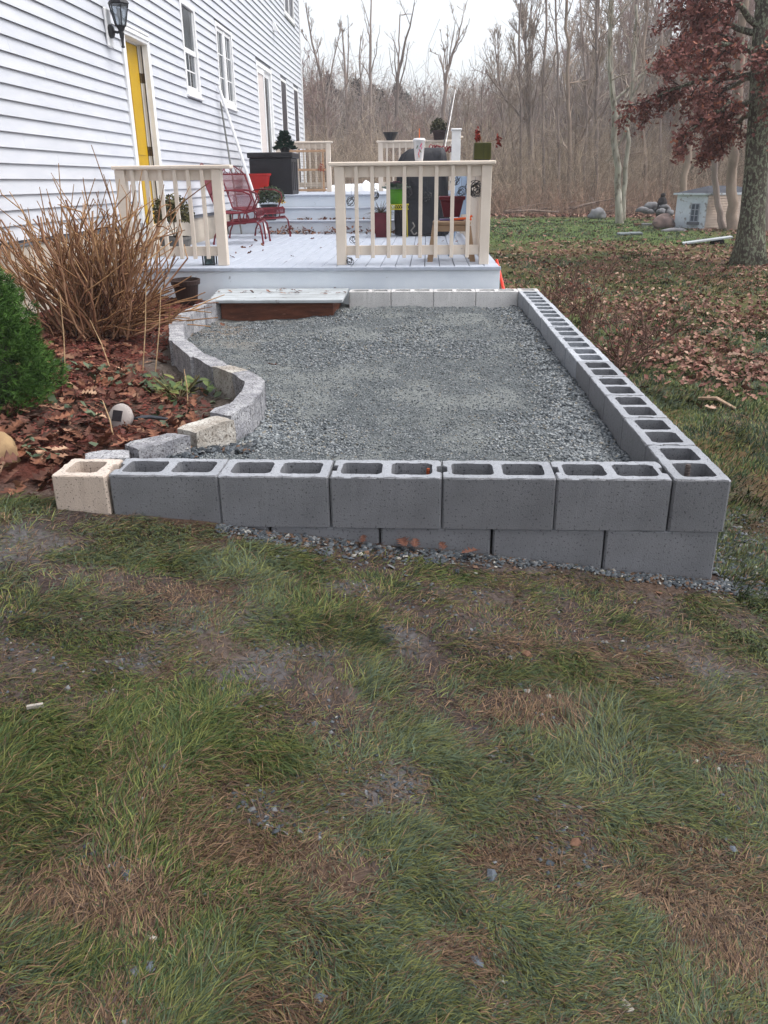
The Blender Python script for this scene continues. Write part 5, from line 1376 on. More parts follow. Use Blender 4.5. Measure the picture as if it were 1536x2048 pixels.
# tan boulder at the left edge
def rock(name, loc, sx, sy, sz, seed, m, label, cat='stone', group=None, sub=3, amp=.22, rotz=0.):
    bm = bmesh.new(); bmesh.ops.create_icosphere(bm, subdivisions=sub, radius=1.)
    for v in bm.verts:
        p = v.co.copy(); k = 1 + mnoise.noise(p * 1.3 + Vector((seed * 5.1, 0, 0))) * amp + mnoise.noise(p * 3.2 + Vector((0, seed * 2.3, 0))) * amp * .4 + mnoise.noise(p * 8 + Vector((0, seed, 0))) * amp * .12
        v.co = Vector((p.x * sx, p.y * sy, p.z * sz)) * k
        if v.co.z < -sz * .55: v.co.z = -sz * .55
    me = bpy.data.meshes.new(name); bm.to_mesh(me); bm.free(); me.materials.append(m); me.polygons.foreach_set('use_smooth', [True] * len(me.polygons))
    o = link(name, me, None, loc, (0, 0, rotz)); return tag(o, label, cat, group)
M_tanrock = mat('tan_rock', lin(164, 138, 102), lin(122, 98, 74), 6., .85, .4, 40., .2, c3=lin(96, 76, 58), s3=18., t3=.62, w3=.1)
b_ = at_z(-12, 935, .33); rock('boulder', (b_.x - .06, b_.y + .08, .36), .115, .11, .10, 3, M_tanrock, 'rounded tan boulder at the left edge of the bed', 'boulder')
# ---------------------------------------------------------------- gravel chips, grass, fallen leaves
octa = np.array([(-.5, -.2, 0), (.1, -.42, .02), (.52, .05, 0), (-.05, .40, -.02), (.05, 0, .26), (-.05, .02, -.22)])
focta = [np.array([[0, 1, 4], [1, 2, 4], [2, 3, 4], [3, 0, 4], [1, 0, 5], [2, 1, 5], [3, 2, 5], [0, 3, 5]])]
flat = np.array([(-.5, -.3, 0), (.35, -.38, .03), (.5, .2, 0), (-.2, .42, .02), (-.38, -.2, .17), (.28, -.26, .20), (.36, .12, .18), (-.15, .3, .20)])
fflat = [np.array([[0, 1, 5, 4], [1, 2, 6, 5], [2, 3, 7, 6], [3, 0, 4, 7], [4, 5, 6, 7]])]
M_chip = mat('stone_chip', (1, 1, 1), (.72, .72, .72), 60., .85, .2, 200., .2, attr='Col')
def chips(name, x, y, z, size, cols, seed, base=octa, faces=focta, tilt=.35, squash=(.7, 1.2)):
    r = np.random.default_rng(seed); n = len(x)
    R = rotmats(r.uniform(0, 6.28, n), r.normal(0, tilt, n), r.normal(0, tilt, n))
    sc = np.asarray(size)[:, None] * r.uniform(*squash, (n, 3))
    ci = r.choice(len(cols), n, p=[c[1] for c in cols]); c = np.array([c_[0] for c_ in cols])[ci] * r.uniform(.7, 1.25, (n, 1))
    return scatter(base, faces, np.stack([x, y, z], 1), R, sc, c)
GRY = [(lin(134, 139, 142), .34), (lin(108, 114, 118), .28), (lin(158, 161, 162), .18), (lin(80, 85, 90), .16), (lin(150, 144, 132), .04)]
def polar(n, rmin, rmax, seed, a0=-.62, a1=.62, p=1.0):
    """points with density falling as 1/r^2 round the camera's foot"""
    r = np.random.default_rng(seed); q = rmin * (rmax / rmin) ** r.uniform(0, 1, n); a = r.uniform(a0, a1, n) - YAW
    return np.sin(a) * q, np.cos(a) * q, q
def in_gravel(x, y, m=.0):
    xe = np.where(y > 7.3, -1.0, np.where(y < 3.0, -1.2, edge_x(y)))
    return (y > Y0 + .2 + m) & (y < 7.87) & (x < XI - m) & (x > xe + .05 + m)
x, y, q = polar(230000, 2.85, 8.4, 201, -.42, .36); k = in_gravel(x, y, .005); x, y, q = x[k], y[k], q[k]
dr = XI - x; dl = x - edge_x(y); df = y - (Y0 + .19)
n_ = fbm(x, y, 3., 4, 81); m_ = fbm(x, y, 1.4, 3, 202)
coarse = np.clip(sstep(.34, .04, dr) * .95 + sstep(.30, .05, dl) * .7 * sstep(5.2, 4.2, y) + sstep(.10, .0, df) * .3 + sstep(.52, .66, m_) * .35, 0, 1)
keepp = rg.uniform(0, 1, len(x)) < (.26 + .62 * coarse + .10 * sstep(.62, .42, n_)); x, y, q, coarse = x[keepp], y[keepp], q[keepp], coarse[keepp]
sz = (.008 + .006 * rg.uniform(0, 1, len(x)) + coarse * .016 * rg.uniform(.3, 1.2, len(x))) * (1 + .12 * np.maximum(q - 3.5, 0))
print('gravel chips', len(x))
V, F, C = chips('c', x, y, gravel_z(x, y) + sz * .10, sz, GRY, 203)
tag(link('gravel_chips', bulk_mesh('gravel_chips', V, F, M_chip, C)), kind='stuff')
# heap of chips between the front stones and block wall, strip under the wall, scatter over the front lawn
pts = []
n = 900; xx = rg.uniform(-1.2, -.75, n); yy = np.interp(xx, EDGE[:4, 0], EDGE[:4, 1]) - .06 - rg.uniform(0, .22, n); k = yy > Y0 + .2
pts.append((xx[k], yy[k], gravel_z(xx[k], yy[k]) + .02 * rg.uniform(0, 1, k.sum()), rg.uniform(.012, .034, k.sum())))
n = 2600; t = rg.uniform(0, 1, n); xx = -.75 + 1.95 * t; yy = Y0 - .01 - np.abs(rg.normal(0, .05, n)) * np.interp(xx, [-.8, -.4, .1, .45, .6, .8, 1.2], [.5, 1.4, 1.3, .35, .3, .8, 1.6])
pts.append((xx, yy, lawn_z(xx, yy) + .004, rg.uniform(.007, .028, n) * rg.uniform(.5, 1, n)))
n = 900; xx = 1.07 + np.abs(rg.normal(0, .16, n)); yy = 2.55 + rg.uniform(0, .9, n); pts.append((xx, yy, lawn_z(xx, yy) + .004, rg.uniform(.008, .026, n)))
xg, yg, qg = polar(26000, .75, 3.0, 207); b_ = bare(xg, yg); k = (yg < Y0 - .02) & (rg.uniform(0, 1, len(xg)) < b_ * .45 * sstep(.42, .62, fbm(xg, yg, 2.7, 4, 19)) + .5 * blobs(xg, yg, GRIT) + .012)
xg, yg = xg[k], yg[k]; pts.append((xg, yg, lawn_z(xg, yg) + .002, rg.uniform(.004, .014, len(xg)) * np.where(rg.uniform(0, 1, len(xg)) < .07, 1.6, 1)))
LAWNG = [(lin(86, 91, 96), .40), (lin(66, 72, 78), .34), (lin(112, 114, 116), .12), (lin(104, 82, 68), .10), (lin(150, 148, 142), .04)]
P_ = [np.concatenate([p[i] for p in pts]) for i in range(4)]
V, F, C = chips('c', P_[0], P_[1], P_[2], P_[3], LAWNG, 209, flat, fflat)
tag(link('gravel_scatter', bulk_mesh('gravel_scatter', V, F, M_chip, C)), kind='stuff')
# single stones in the front lawn that stand out
M_bluest = mat('blue_grey_stone', lin(98, 104, 112), lin(76, 82, 90), 20., .8, .3, 90., .15, rand=.15)
M_rustst = mat('rusty_stone', lin(112, 84, 68), lin(86, 64, 54), 20., .85, .3, 90., .15, rand=.1)
M_palest = mat('pale_stone', lin(164, 158, 150), lin(138, 132, 124), 20., .8, .3, 90., .15)
for i, (px, py, s, m, lab) in enumerate(((984, 1752, .022, M_bluest, 'largest blue grey stone in the front lawn'), (1053, 1310, .024, M_rustst, 'flat rusty brown stone half sunk in the lawn below the block wall'), (1152, 1688, .020, M_rustst, 'rusty orange stone in the middle right of the front lawn'), (1056, 1384, .011, M_palest, 'small yellowish pebble on the bare brown patch'),
        (268, 1945, .016, M_bluest, 'blue grey stone at the lower left of the lawn'), (300, 1938, .015, M_bluest, 'blue grey stone right beside the lower left one'), (1252, 2014, .019, M_palest, 'pale broken stone at the bottom right of the lawn'), (955, 1925, .020, M_bluest, 'long blue grey stone near the bottom middle'), (640, 1998, .018, M_bluest, 'dark bluish stone at the bottom left of the middle'),
        (1465, 1700, .014, M_bluest, 'grey stone on the right edge of the lawn'), (1220, 1543, .010, M_palest, 'small grey white stone in the long grass'), (798, 1118, .014, M_palest, 'white pebble in front of the wall footing beside a red leaf'), (700, 1118, .012, M_bluest, 'bluish pebble in the gravel under the wall'), (1318, 1187, .014, M_rustst, 'orange brown pebble at the foot of the wall corner'), (305, 1877, .011, M_palest, 'cream pebble in the lower left of the lawn'))):
    p = at_z(px, py, float(lawn_z(*at_z(px, py, .12)[:2])))
    rock('stone', (p.x, p.y, p.z + s * .12), s * .9, s * .62, s * .45, i + 20, m, lab, 'stone', None, 1, .55, rnd.uniform(0, 3)).data.polygons.foreach_set('use_smooth', [False] * 80)
p = at_z(68, 1404, .26); p.z = float(lawn_z(p.x, p.y)) + .012; mb = MB(); mb.hexa([(p.x - .018, p.y - .006, p.z - .004), (p.x + .018, p.y + .004, p.z - .004), (p.x + .015, p.y + .012, p.z - .004), (p.x - .02, p.y + .002, p.z - .004), (p.x - .018, p.y - .006, p.z + .004), (p.x + .018, p.y + .004, p.z + .005), (p.x + .015, p.y + .012, p.z + .005), (p.x - .02, p.y + .002, p.z + .004)])
solo('wood_chip', mb, M_palest, 'small white wood chip lying at the left of the lawn', 'wood chip', tuple(p))

# ---- grass
M_grass = mat('grass_blade', (1, 1, 1), (.82, .82, .82), 12., .6, attr='Col', spec=.25)
def blades(x, y, z, length, width, ang, lean, col, seed, segs=3):
    """curved blades: start upright-ish and bend over along ang"""
    r = np.random.default_rng(seed); n = len(x)
    d = np.stack([np.cos(ang), np.sin(ang)], 1); s = np.stack([-np.sin(ang), np.cos(ang)], 1)
    th0 = lean; P = [np.stack([x, y, z], 1)]; cur = P[0].copy()
    for k in range(segs):
        th = th0 - (k + .0) * r.uniform(.15, .55, n) * (1. + .0 * th0); th = np.maximum(th, -.35)
        st = (length / segs)[:, None]
        cur = cur + np.concatenate([d * np.cos(th)[:, None], np.sin(th)[:, None]], 1) * st; cur[:, 2] = np.maximum(cur[:, 2], z + .002 + .006 * r.uniform(0, 1, n)); P.append(cur.copy())
        d = d + s * r.normal(0, .12, n)[:, None]
    w = [1., .9, .65][:segs] + [0.]
    rows = []
    S3 = np.concatenate([s, r.normal(0, .35, (n, 1))], 1)
    for k in range(segs): rows += [P[k] - S3 * (width * w[k] / 2)[:, None], P[k] + S3 * (width * w[k] / 2)[:, None]]
    rows.append(P[segs]); V = np.stack(rows, 1); kv = V.shape[1]
    o = (np.arange(n) * kv)[:, None, None]
    q = np.array([[2 * k, 2 * k + 1, 2 * k + 3, 2 * k + 2] for k in range(segs - 1)]); t = np.array([[2 * segs - 2, 2 * segs - 1, 2 * segs]])
    return V.reshape(-1, 3), [(q[None] + o).reshape(-1, 4), (t[None] + o).reshape(-1, 3)], np.repeat(col, kv, 0)
gA, gB, gY, gS, gG, gR = (np.array(lin(*c)) for c in ((62, 80, 42), (44, 60, 36), (108, 110, 56), (120, 96, 74), (80, 92, 74), (72, 54, 48)))
def grass_cols(x, y, n, bareness, r, fresh=0.):
    a = fbm(x, y, 2.6, 3, 301)[:, None]; b = fbm(x, y, 1.3, 3, 302)[:, None]
    c = gA + (gB - gA) * sstep(.42, .6, a); c = c + (gG - c) * sstep(.50, .64, b) * .75
    u = r.uniform(0, 1, (n, 1)) ; c = np.where(u < .12 + .30 * (1 - fresh), c + (gY - c) * .75, c)
    sfrac = np.clip(0.05 + .55 * blobs(x, y, STRAW) + .40 * bareness + .16 * sstep(.52, .66, fbm(x, y, 3.7, 3, 303)), 0, .85) * (1 - .7 * fresh)
    u = r.uniform(0, 1, n); c = np.where((u < sfrac)[:, None], gS * r.uniform(.7, 1.2, (n, 1)), c); u = r.uniform(0, 1, n); c = np.where((u < sfrac * .3)[:, None], gR, c)
    return c * r.uniform(.68, 1.3, (n, 1))
def flow(x, y):
    base = .55 + 1.1 * (fbm(x, y, .9, 2, 311) - .5) * 2 + 3.4 * (fbm(x, y, 5.0, 3, 312) - .5) * 2
    return base
# tufts: several blades share a root and a heading
def grass_field(name, x, y, q, nb, seed, lmin, lmax, wid, dens, fresh=0., spread=.035, leanm=.75, keepout=None):
    r = np.random.default_rng(seed)
    bn = bare(x, y) if fresh == 0 else np.zeros(len(x))
    k = r.uniform(0, 1, len(x)) < dens * (1 - .93 * bn * (1 - .75 * (blobs(x, y, STRAW) if fresh == 0 else 0))); x, y, q, bn = x[k], y[k], q[k], bn[k]
    nT = len(x); h = fbm(x, y, 4.5, 3, 321) * .9 + .35 * sstep(.4, .7, fbm(x, y, 1.6, 3, 322)); h = np.clip(h + .2, .40, 1.45) * (1 - .45 * bn)
    ang = flow(x, y) + r.normal(0, .42, nT)
    X = np.repeat(x, nb) + r.normal(0, spread, nT * nb) * .5 * np.repeat(np.sqrt(q), nb); Y = np.repeat(y, nb) + r.normal(0, spread, nT * nb) * .5 * np.repeat(np.sqrt(q), nb); Q = np.repeat(q, nb)
    if keepout is not None:
        ok = ~keepout(X, Y)
    else: ok = np.ones(len(X), bool)
    A = np.repeat(ang, nb) + r.normal(0, .38, nT * nb); H = np.repeat(h, nb); Bn = np.repeat(bn, nb)
    X, Y, Q, A, H, Bn = X[ok], Y[ok], Q[ok], A[ok], H[ok], Bn[ok]; n = len(X)
    L = r.uniform(lmin, lmax, n) * H; Wd = wid * r.uniform(.7, 1.3, n) * np.maximum(1, Q / 2.0)
    lean = np.clip(r.normal(leanm, .33, n), .08, 1.45)
    C = grass_cols(X, Y, n, Bn, r, fresh) * np.repeat(r.uniform(.62, 1.25, (nT, 1)), nb, 0)[ok]
    V, F, C = blades(X, Y, lawn_z(X, Y) - .004, L, Wd, A, lean, C, seed + 1, 3 if q.mean() < 3 else 2)
    print(name, n, sum(len(f) for f in F))
    tag(link(name, bulk_mesh(name, V, F, M_grass, C)), kind='stuff')
def ko(x, y):
    return ((y > Y0 - .012) & (x < XI + .21) & (x > -1.36)) | ((x <= -1.33) & (y > 2.78)) | ((x < -1.2) & (y > Y0 - .01) & (y < 2.8) & (x > -1.35)) | ((x > -.72) & (x < 1.15) & (y > Y0 - .10 - .03 * np.sin(x * 9)) & (np.abs(x - .62) > .12))
x, y, q = polar(50000, .72, 3.15, 401, -.60, .62); k = (y < 3.1) & ((y < Y0) | (x > 1.06) | (x < -1.36)); x, y, q = x[k], y[k], q[k]
grass_field('front_grass', x, y, q, 11, 402, .028, .080, .0019, 1.0, keepout=ko, leanm=.34)
for sd, a0_, a1_ in ((441, -1.35, -.58), (445, .60, 1.35)):            # the same lawn to the left and right of the picture
    x, y, q = polar(22000, .75, 4.2, sd, a0_, a1_); k = (y < 2.78) & (y > .15); x, y, q = x[k], y[k], q[k]
    grass_field('front_grass', x, y, q, 7, sd + 1, .024, .066, .0026, 1.0, keepout=ko, leanm=.36)
# sparse dead blades on the bare ground
x, y, q = polar(16000, .72, 3.0, 405, -.60, .62); k = (y < Y0 - .02) & (bare(x, y) > .25); x, y, q = x[k], y[k], q[k]; n = len(x); r = np.random.default_rng(9)
V, F, C = blades(x, y, lawn_z(x, y) + .001, r.uniform(.025, .07, n), .0018 * np.maximum(1, q / 2), r.uniform(0, 6.28, n), np.clip(r.normal(.1, .2, n), .0, .8), (gS * np.array([.78, .80, .84]))[None] * r.uniform(.5, 1.15, (n, 1)) * np.where(r.uniform(0, 1, (n, 1)) < .4, .6, 1.), 406)
tag(link('dead_grass', bulk_mesh('dead_grass', V, F, M_grass, C)), kind='stuff')
# lawn on the right and far
def ko2(x, y): return ((x < XI + .21) & (y < 8.13)) | ((x < .72) & (y < 24))
x, y, q = polar(38000, 2.7, 9., 411, -.10, 1.05); k = ~ko2(x, y) ; x, y, q = x[k], y[k], q[k]
k = rg.uniform(0, 1, len(x)) < .45 + .9 * sstep(.4, .56, fbm(x, y, 1.1, 4, 412)); x, y, q = x[k], y[k], q[k]
grass_field('side_grass', x, y, q, 7, 413, .03, .07, .0026, 1., .35, .03, .85, ko2)
x, y, q = polar(29000, 8.5, 37., 421, -.06, .80); k = ~ko2(x, y); x, y, q = x[k], y[k], q[k]
k = rg.uniform(0, 1, len(x)) < .25 + .75 * np.maximum(green_lawn(x, y), sstep(.42, .58, fbm(x, y, .7, 4, 422))); k &= y < 35.5; x, y, q = x[k], y[k], q[k]
grass_field('far_grass', x, y, q, 5, 423, .04, .08, .0020, 1., .35, .02, .95, ko2)

# ---- fallen leaves on the lawn
x, y, q = polar(104000, 4.2, 36., 431, -.05, .80)
d_ = sstep(.40, .62, fbm(x, y, .8, 4, 432) * .7 + fbm(x, y, 2.7, 3, 433) * .3) * .9 + .12
d_ = (.34 * d_ + .15) * sstep(4.4, 6.5, y + .35 * (x - 3.2)) * (1 - .93 * green_lawn(x, y)) * (1 - .5 * sstep(2.4, 1.1, x))
k = (rg.uniform(0, 1, len(x)) < d_) & ~ko2(x, y); x, y, q = x[k], y[k], q[k]
LBRN = [(lin(150, 114, 98), .36), (lin(120, 86, 76), .30), (lin(174, 146, 128), .14), (lin(108, 70, 62), .20)]
def lawn_leaves(name, x, y, q, lo, hi, seed):
    r = np.random.default_rng(seed); n = len(x); R = rotmats(r.uniform(0, 6.28, n), r.normal(0, .5, n), r.normal(0, .5, n))
    ci = r.choice(4, n, p=[c[1] for c in LBRN]); c = np.array([c_[0] for c_ in LBRN])[ci] * r.uniform(.75, 1.2, (n, 1)); s = r.uniform(lo, hi, n) * np.maximum(1, q / 14)
    V, F, C = scatter(base5, f5, np.stack([x, y, lawn_z(x, y) + r.uniform(.012, .035, n)], 1), R, s, c); print(name, n)
    tag(link(name, bulk_mesh(name, V, F, MATS['fallen_leaf'], C)), kind='stuff')
lawn_leaves('lawn_leaves', x, y, q, .04, .085, 434)
# leaf litter at the edge of the wood
x = rg.uniform(-8, 26, 16000); y = 33.5 + 14 * rg.uniform(0, 1, 16000) ** 1.4; k = y > 35.3 - .10 * np.clip(x - 4, 0, 9) ** 2 + .6 * rg.uniform(-1, 1, len(x)); x, y = x[k], y[k]
k = ~((x < 9.8) & (x > 6.5) & (y > 25) & (y < 28.5)); x, y = x[k], y[k]
lawn_leaves('wood_litter', x, y, np.full(len(x), 26.), .06, .12, 435)
# leaves drifted on the deck against the steps and on boards
n = 420; x = rg.uniform(-2.7, .45, n); y = 13.60 - np.abs(rg.normal(0, .14, n)); z = DZ + .012 + .10 * rg.uniform(0, 1, n) ** 1.6 * sstep(13.2, 13.6, y)
x2 = rg.uniform(-2.9, .5, 30); y2 = rg.uniform(8.5, 13, 30); x3 = rg.uniform(-2.1, -.6, 60); y3 = 13.66 + rg.uniform(.16, .25, 60)
X_, Y_, Z_ = np.concatenate([x, x2, x3]), np.concatenate([y, y2, y3]), np.concatenate([z, np.full(30, DZ + .008), np.where(x3 < -1.4, .846, .846)])
litter('deck_leaves', X_, Y_, Z_, .04, .085, BRN, 77, .5)
n = 60; x = rg.uniform(-2.0, -.72, n); y = rg.uniform(7.6, 8.05, n); k = rg.uniform(0, 1, n) < .5; litter('step_leaves', x[k], y[k], np.full(k.sum(), .452), .03, .07, BRN, 78, .2)
# individual leaves in the open
for px, py, z, s, kk, lab in ((545, 733, .30, .085, 1, 'curled brown leaf lying alone on the gravel'), (445, 652, .28, .06, 0, 'small orange leaf on the gravel below the step riser'), (730, 1082, None, .05, 4, 'red leaf leaning on the wall footing, leftmost of the row'), (760, 1108, None, .045, 7, 'small red leaf low in the gravel strip'), (808, 1090, None, .075, 10, 'largest red brown leaf under the block wall'), (830, 1085, None, .06, 1, 'upright red leaf touching the big one under the wall'), (885, 1103, None, .05, 4, 'dark red leaf against the footing'), (940, 1112, None, .075, 13, 'orange red leaf at the right end of the row under the wall'),
        (238, 752, .36, .12, 5, 'pale cream oak leaf standing out in the bed')):
    p = at_z(px, py, z if z else .16)
    if not z: p.y = min(p.y, Y0 - .03); p.z = float(lawn_z(p.x, p.y)) + .02
    put_leaf(p.x, p.y, p.z + .012, s, kk, lab, None, .28)
# stick on the right lawn
a, b = at_z(1398, 797, .02), at_z(1472, 818, .02)
mb = MB(); mb.tube([tuple(a), tuple(a.lerp(b, .5) + Vector((0, .02, .03))), tuple(b)], [.012, .014, .010], 6); solo('stick', mb, mat('bare_wood', lin(196, 168, 144), lin(150, 124, 100), 20., .8), 'pale broken stick lying on the grass right of the block wall', 'stick', tuple(a))
# ---------------------------------------------------------------- trees
M_bark = mat('bark', lin(164, 150, 142), lin(128, 116, 110), 3., .9, .5, 16., .15, rand=.22, stretch=(1, 1, .25), bdist=.03)
M_barkp = mat('pale_bark', lin(176, 172, 160), lin(132, 126, 114), 3.5, .9, .4, 16., .15, c3=lin(104, 96, 84), s3=7., t3=.56, w3=.1, stretch=(1, 1, .4), bdist=.02)
M_barkt = mat('tan_bark', lin(160, 144, 130), lin(126, 112, 102), 3., .9, .5, 16., .15, rand=.1, stretch=(1, 1, .3), bdist=.02)
M_twig = mat('twig', lin(180, 166, 152), lin(156, 142, 132), .8, .9, rand=.18)
M_twigd = mat('dark_twig', lin(164, 142, 136), lin(142, 122, 118), .8, .9, rand=.15)
def kids(P, R, nc, tlo, thi, lmin, lmax, spread, up, K, wob, rmul, rs, shrink=.5, grav=0.):
    """child branches of the paths P: returns paths and radii"""
    N, Kp, _ = P.shape; M = N * nc
    pi = np.repeat(np.arange(N), nc); t = rs.uniform(tlo, thi, M); u = t * (Kp - 1); i = np.minimum(u.astype(int), Kp - 2); f = (u - i)[:, None]
    S = P[pi, i] * (1 - f) + P[pi, i + 1] * f; T = P[pi, i + 1] - P[pi, i]; T /= np.linalg.norm(T, axis=1, keepdims=True) + 1e-9
    r0 = (R[pi, i] * (1 - f[:, 0]) + R[pi, i + 1] * f[:, 0]) * rmul
    Lp = np.linalg.norm(P[:, -1] - P[:, 0], axis=1)[pi]
    L = Lp * rs.uniform(lmin, lmax, M) * (1 - shrink * t)
    D = T + rs.normal(0, spread, (M, 3)); D[:, 2] += up; D /= np.linalg.norm(D, axis=1, keepdims=True)
    path = [S]; cur = S; d = D
    for k in range(K - 1):
        d = d + rs.normal(0, wob, (M, 3)); d[:, 2] += up * .22 + grav; d /= np.linalg.norm(d, axis=1, keepdims=True)
        cur = cur + d * (L / (K - 1))[:, None]; path.append(cur)
    rad = r0[:, None] * np.linspace(1, .30, K)[None]
    return np.stack(path, 1), np.maximum(rad, .004)
def tree_meshes(seed, H, r0, n1, n2, n3, n4=0, t1=(.35, .97), l1=(.30, .5), sp=(.75, .6, .6, .6), up=(.35, .25, .2, .2), trunk=None, lean=.03, bark=None, twig=None, tmin=.006, shrink1=.62, taper=.85):
    rs = np.random.default_rng(seed)
    K = 12 if trunk is None else len(trunk)
    if trunk is None:
        z = np.linspace(0, H, K); dx = np.cumsum(rs.normal(0, .012 * H, (K, 2)), 0) + rs.normal(0, lean * H, (1, 2)) * np.linspace(0, 1, K)[:, None]; dx -= dx[0]
        P0 = np.concatenate([dx, z[:, None]], 1)[None]; P0[:, 0, 2] -= .3
        R0 = (r0 * (1 - taper * np.linspace(0, 1, K)))[None]; R0[:, 0] *= 1.35; R0[:, 1] *= 1.05
    else:
        P0 = np.array(trunk, float)[None]; R0 = np.array(r0, float)[None] if hasattr(r0, '__len__') else (r0 * (1 - taper * np.linspace(0, 1, K)))[None]
    tr = []; cr = []
    v, f, _ = tubes_bulk(P0, R0, 9); tr.append((v, f, None))
    if n1:
        P1, R1 = kids(P0, R0, n1, *t1, *l1, sp[0], up[0], 7, .10, .55, rs, shrink1); R1 = np.maximum(R1, tmin * 1.5); v, f, _ = tubes_bulk(P1, R1, 5); tr.append((v, f, None))
        if n2:
            P2, R2 = kids(P1, R1, n2, .25, .97, .3, .6, sp[1], up[1], 5, .13, .62, rs); R2 = np.maximum(R2, tmin); v, f, _ = tubes_bulk(P2, R2, 4); cr.append((v, f, None))
            if n3:
                P3, R3 = kids(P2, R2, n3, .2, 1., .35, .7, sp[2], up[2], 4, .16, .65, rs); R3 = np.maximum(R3, tmin * .8); v, f, _ = tubes_bulk(P3, R3, 3); cr.append((v, f, None))
                if n4:
                    P4, R4 = kids(P3, R3, n4, .2, 1., .4, .8, sp[3], up[3], 3, .16, .7, rs); R4 = np.maximum(R4, tmin * .6); v, f, _ = tubes_bulk(P4, R4, 3); cr.append((v, f, None))
    V, F, _ = merge(tr); a = bulk_mesh('trunk', V, F, bark or M_bark, None, True)
    b = None
    if cr: V, F, _ = merge(cr); b = bulk_mesh('crown', V, F, twig or M_twig)
    return a, b
def tree(name, label, loc, meshes, group=None, rz=0., s=1.):
    t = thing(name, label, 'tree', loc, rz, group)
    if s != 1.: t.scale = (s,) * 3
    link('trunk', meshes[0], t)
    if meshes[1] is not None: link('crown', meshes[1], t)
    return t
gz_ = lambda x, y: float(lawn_z(np.array(float(x)), np.array(float(y))))
def drawn_tree(name, label, pts, Y, r0, r1, n1, n2, n3, n4=0, stems=(), bark=None, twig=None, group=None, base_y=None, **kw):
    """trunk drawn through points of its outline at its own distance Y; further stems fork from it"""
    P = [at_y(px, py, Y) for px, py in pts]
    bz = gz_(P[0].x, Y) - .15
    if base_y is None: P = [Vector((P[0].x, Y, bz))] + P
    else: P[0].z = bz
    B = P[0].copy(); B.z += .15
    loc = [p - B for p in P]
    # resample with a little wobble
    def dense(L, n):
        out = []; m = len(L) - 1
        for k in range(n):
            u = k / (n - 1) * m; i = min(int(u), m - 1); q = L[i].lerp(L[i + 1], u - i); out.append(q + Vector((rnd.gauss(0, .02), rnd.gauss(0, .05), 0)) * (1 if 0 < k < n - 1 else 0))
        return out
    n = max(8, 3 * len(loc)); D = dense(loc, n); rad = [r0 + (r1 - r0) * (k / (n - 1)) for k in range(n)]; rad[0] *= 1.4; rad[1] *= 1.08
    kw.setdefault('tmin', .008)
    a, b = tree_meshes(hash((label, 3)) % 9999 if False else len(label) * 37 + int(pts[0][0]), 0, rad, n1, n2, n3, n4, trunk=D, bark=bark, twig=twig, **kw)
    t = tree(name, label, B, (a, b), group)
    for j, (sp_, ra, rb) in enumerate(stems):
        S = [at_y(px, py, Y + .25 * (j % 2)) - B for px, py in sp_]; m = max(6, 3 * len(S)); S = dense(S, m)
        a2, b2 = tree_meshes(j * 17 + int(sp_[0][0]), 0, [ra + (rb - ra) * k / (m - 1) for k in range(m)], max(2, n1 // 2), n2, n3, n4, trunk=S, bark=bark, twig=twig, **kw)
        link('stem', a2, t); 
        if b2 is not None: link('crown', b2, t)
    return t
DK = dict(l1=(.12, .34), sp=(.5, .5, .5, .5), up=(.5, .3, .2, .2), t1=(.3, .98))
drawn_tree('bare_tree', 'bare forked tree just right of the house corner', [(654, 330), (650, 220), (640, 150), (622, 70), (612, 5)], 44, .13, .02, 12, 5, 4, stems=[([(650, 215), (664, 140), (677, 75), (682, 30)], 0.0440, 0.0096), ([(640, 150), (630, 110), (600, 60)], 0.0280, 0.0096)], **DK)
drawn_tree('bare_tree', 'bare tree with two upright stems right of the forked one by the house', [(694, 330), (694, 220), (690, 120), (684, 60)], 50, .13, .03, 8, 4, 3, stems=[([(694, 190), (690, 150), (676, 110)], 0.0360, 0.0160), ([(694, 170), (697, 100), (696, 35)], 0.0480, 0.0160)], **DK)
drawn_tree('bare_tree', 'thin bare tree with a twisted top between two tall ones', [(724, 300), (723, 190), (718, 120), (722, 70)], 52, .08, .02, 6, 3, 3, **DK)
drawn_tree('dead_tree', 'tallest straight bare trunk rising to the top of the picture', [(740, 330), (741, 200), (741, 90), (743, -20)], 48, .14, .03, 4, 3, 3, stems=[([(741, 150), (752, 110), (760, 50)], 0.0360, 0.0096), ([(741, 80), (733, 50), (727, 25)], 0.0280, 0.0096)], **DK)
drawn_tree('dead_tree', 'dead forked trunk whose left fork is bent square at the top', [(792, 250), (795, 160), (806, 100), (818, 60), (829, 5)], 47, .13, .02, 5, 3, 2, stems=[([(796, 150), (797, 90), (801, 30), (812, 28), (826, 29)], 0.0440, 0.0128), ([(793, 165), (784, 140), (778, 95)], 0.0320, 0.0096)], **DK)
drawn_tree('bare_tree', 'bare tree with several spreading stems against the sky in the centre', [(884, 300), (888, 200), (893, 150), (905, 110), (918, 70), (925, 35)], 46, .14, .02, 9, 5, 4, stems=[([(892, 140), (888, 100), (881, 60)], 0.0400, 0.0096), ([(894, 140), (896, 90), (895, 50)], 0.0320, 0.0096), ([(890, 150), (876, 110), (858, 102)], 0.0320, 0.0096), ([(905, 110), (928, 70), (938, 45)], 0.0280, 0.0096)], **DK)
drawn_tree('bushy_tree', 'large bare tree with a fine fan of upward twigs right of the centre', [(1062, 330), (1060, 240), (1056, 160), (1050, 80), (1046, 30)], 42, .15, .03, 24, 8, 6, 3, l1=(.32, .6), sp=(.42, .38, .4, .4), up=(.5, .35, .3, .25), t1=(.25, .9), tmin=.008)
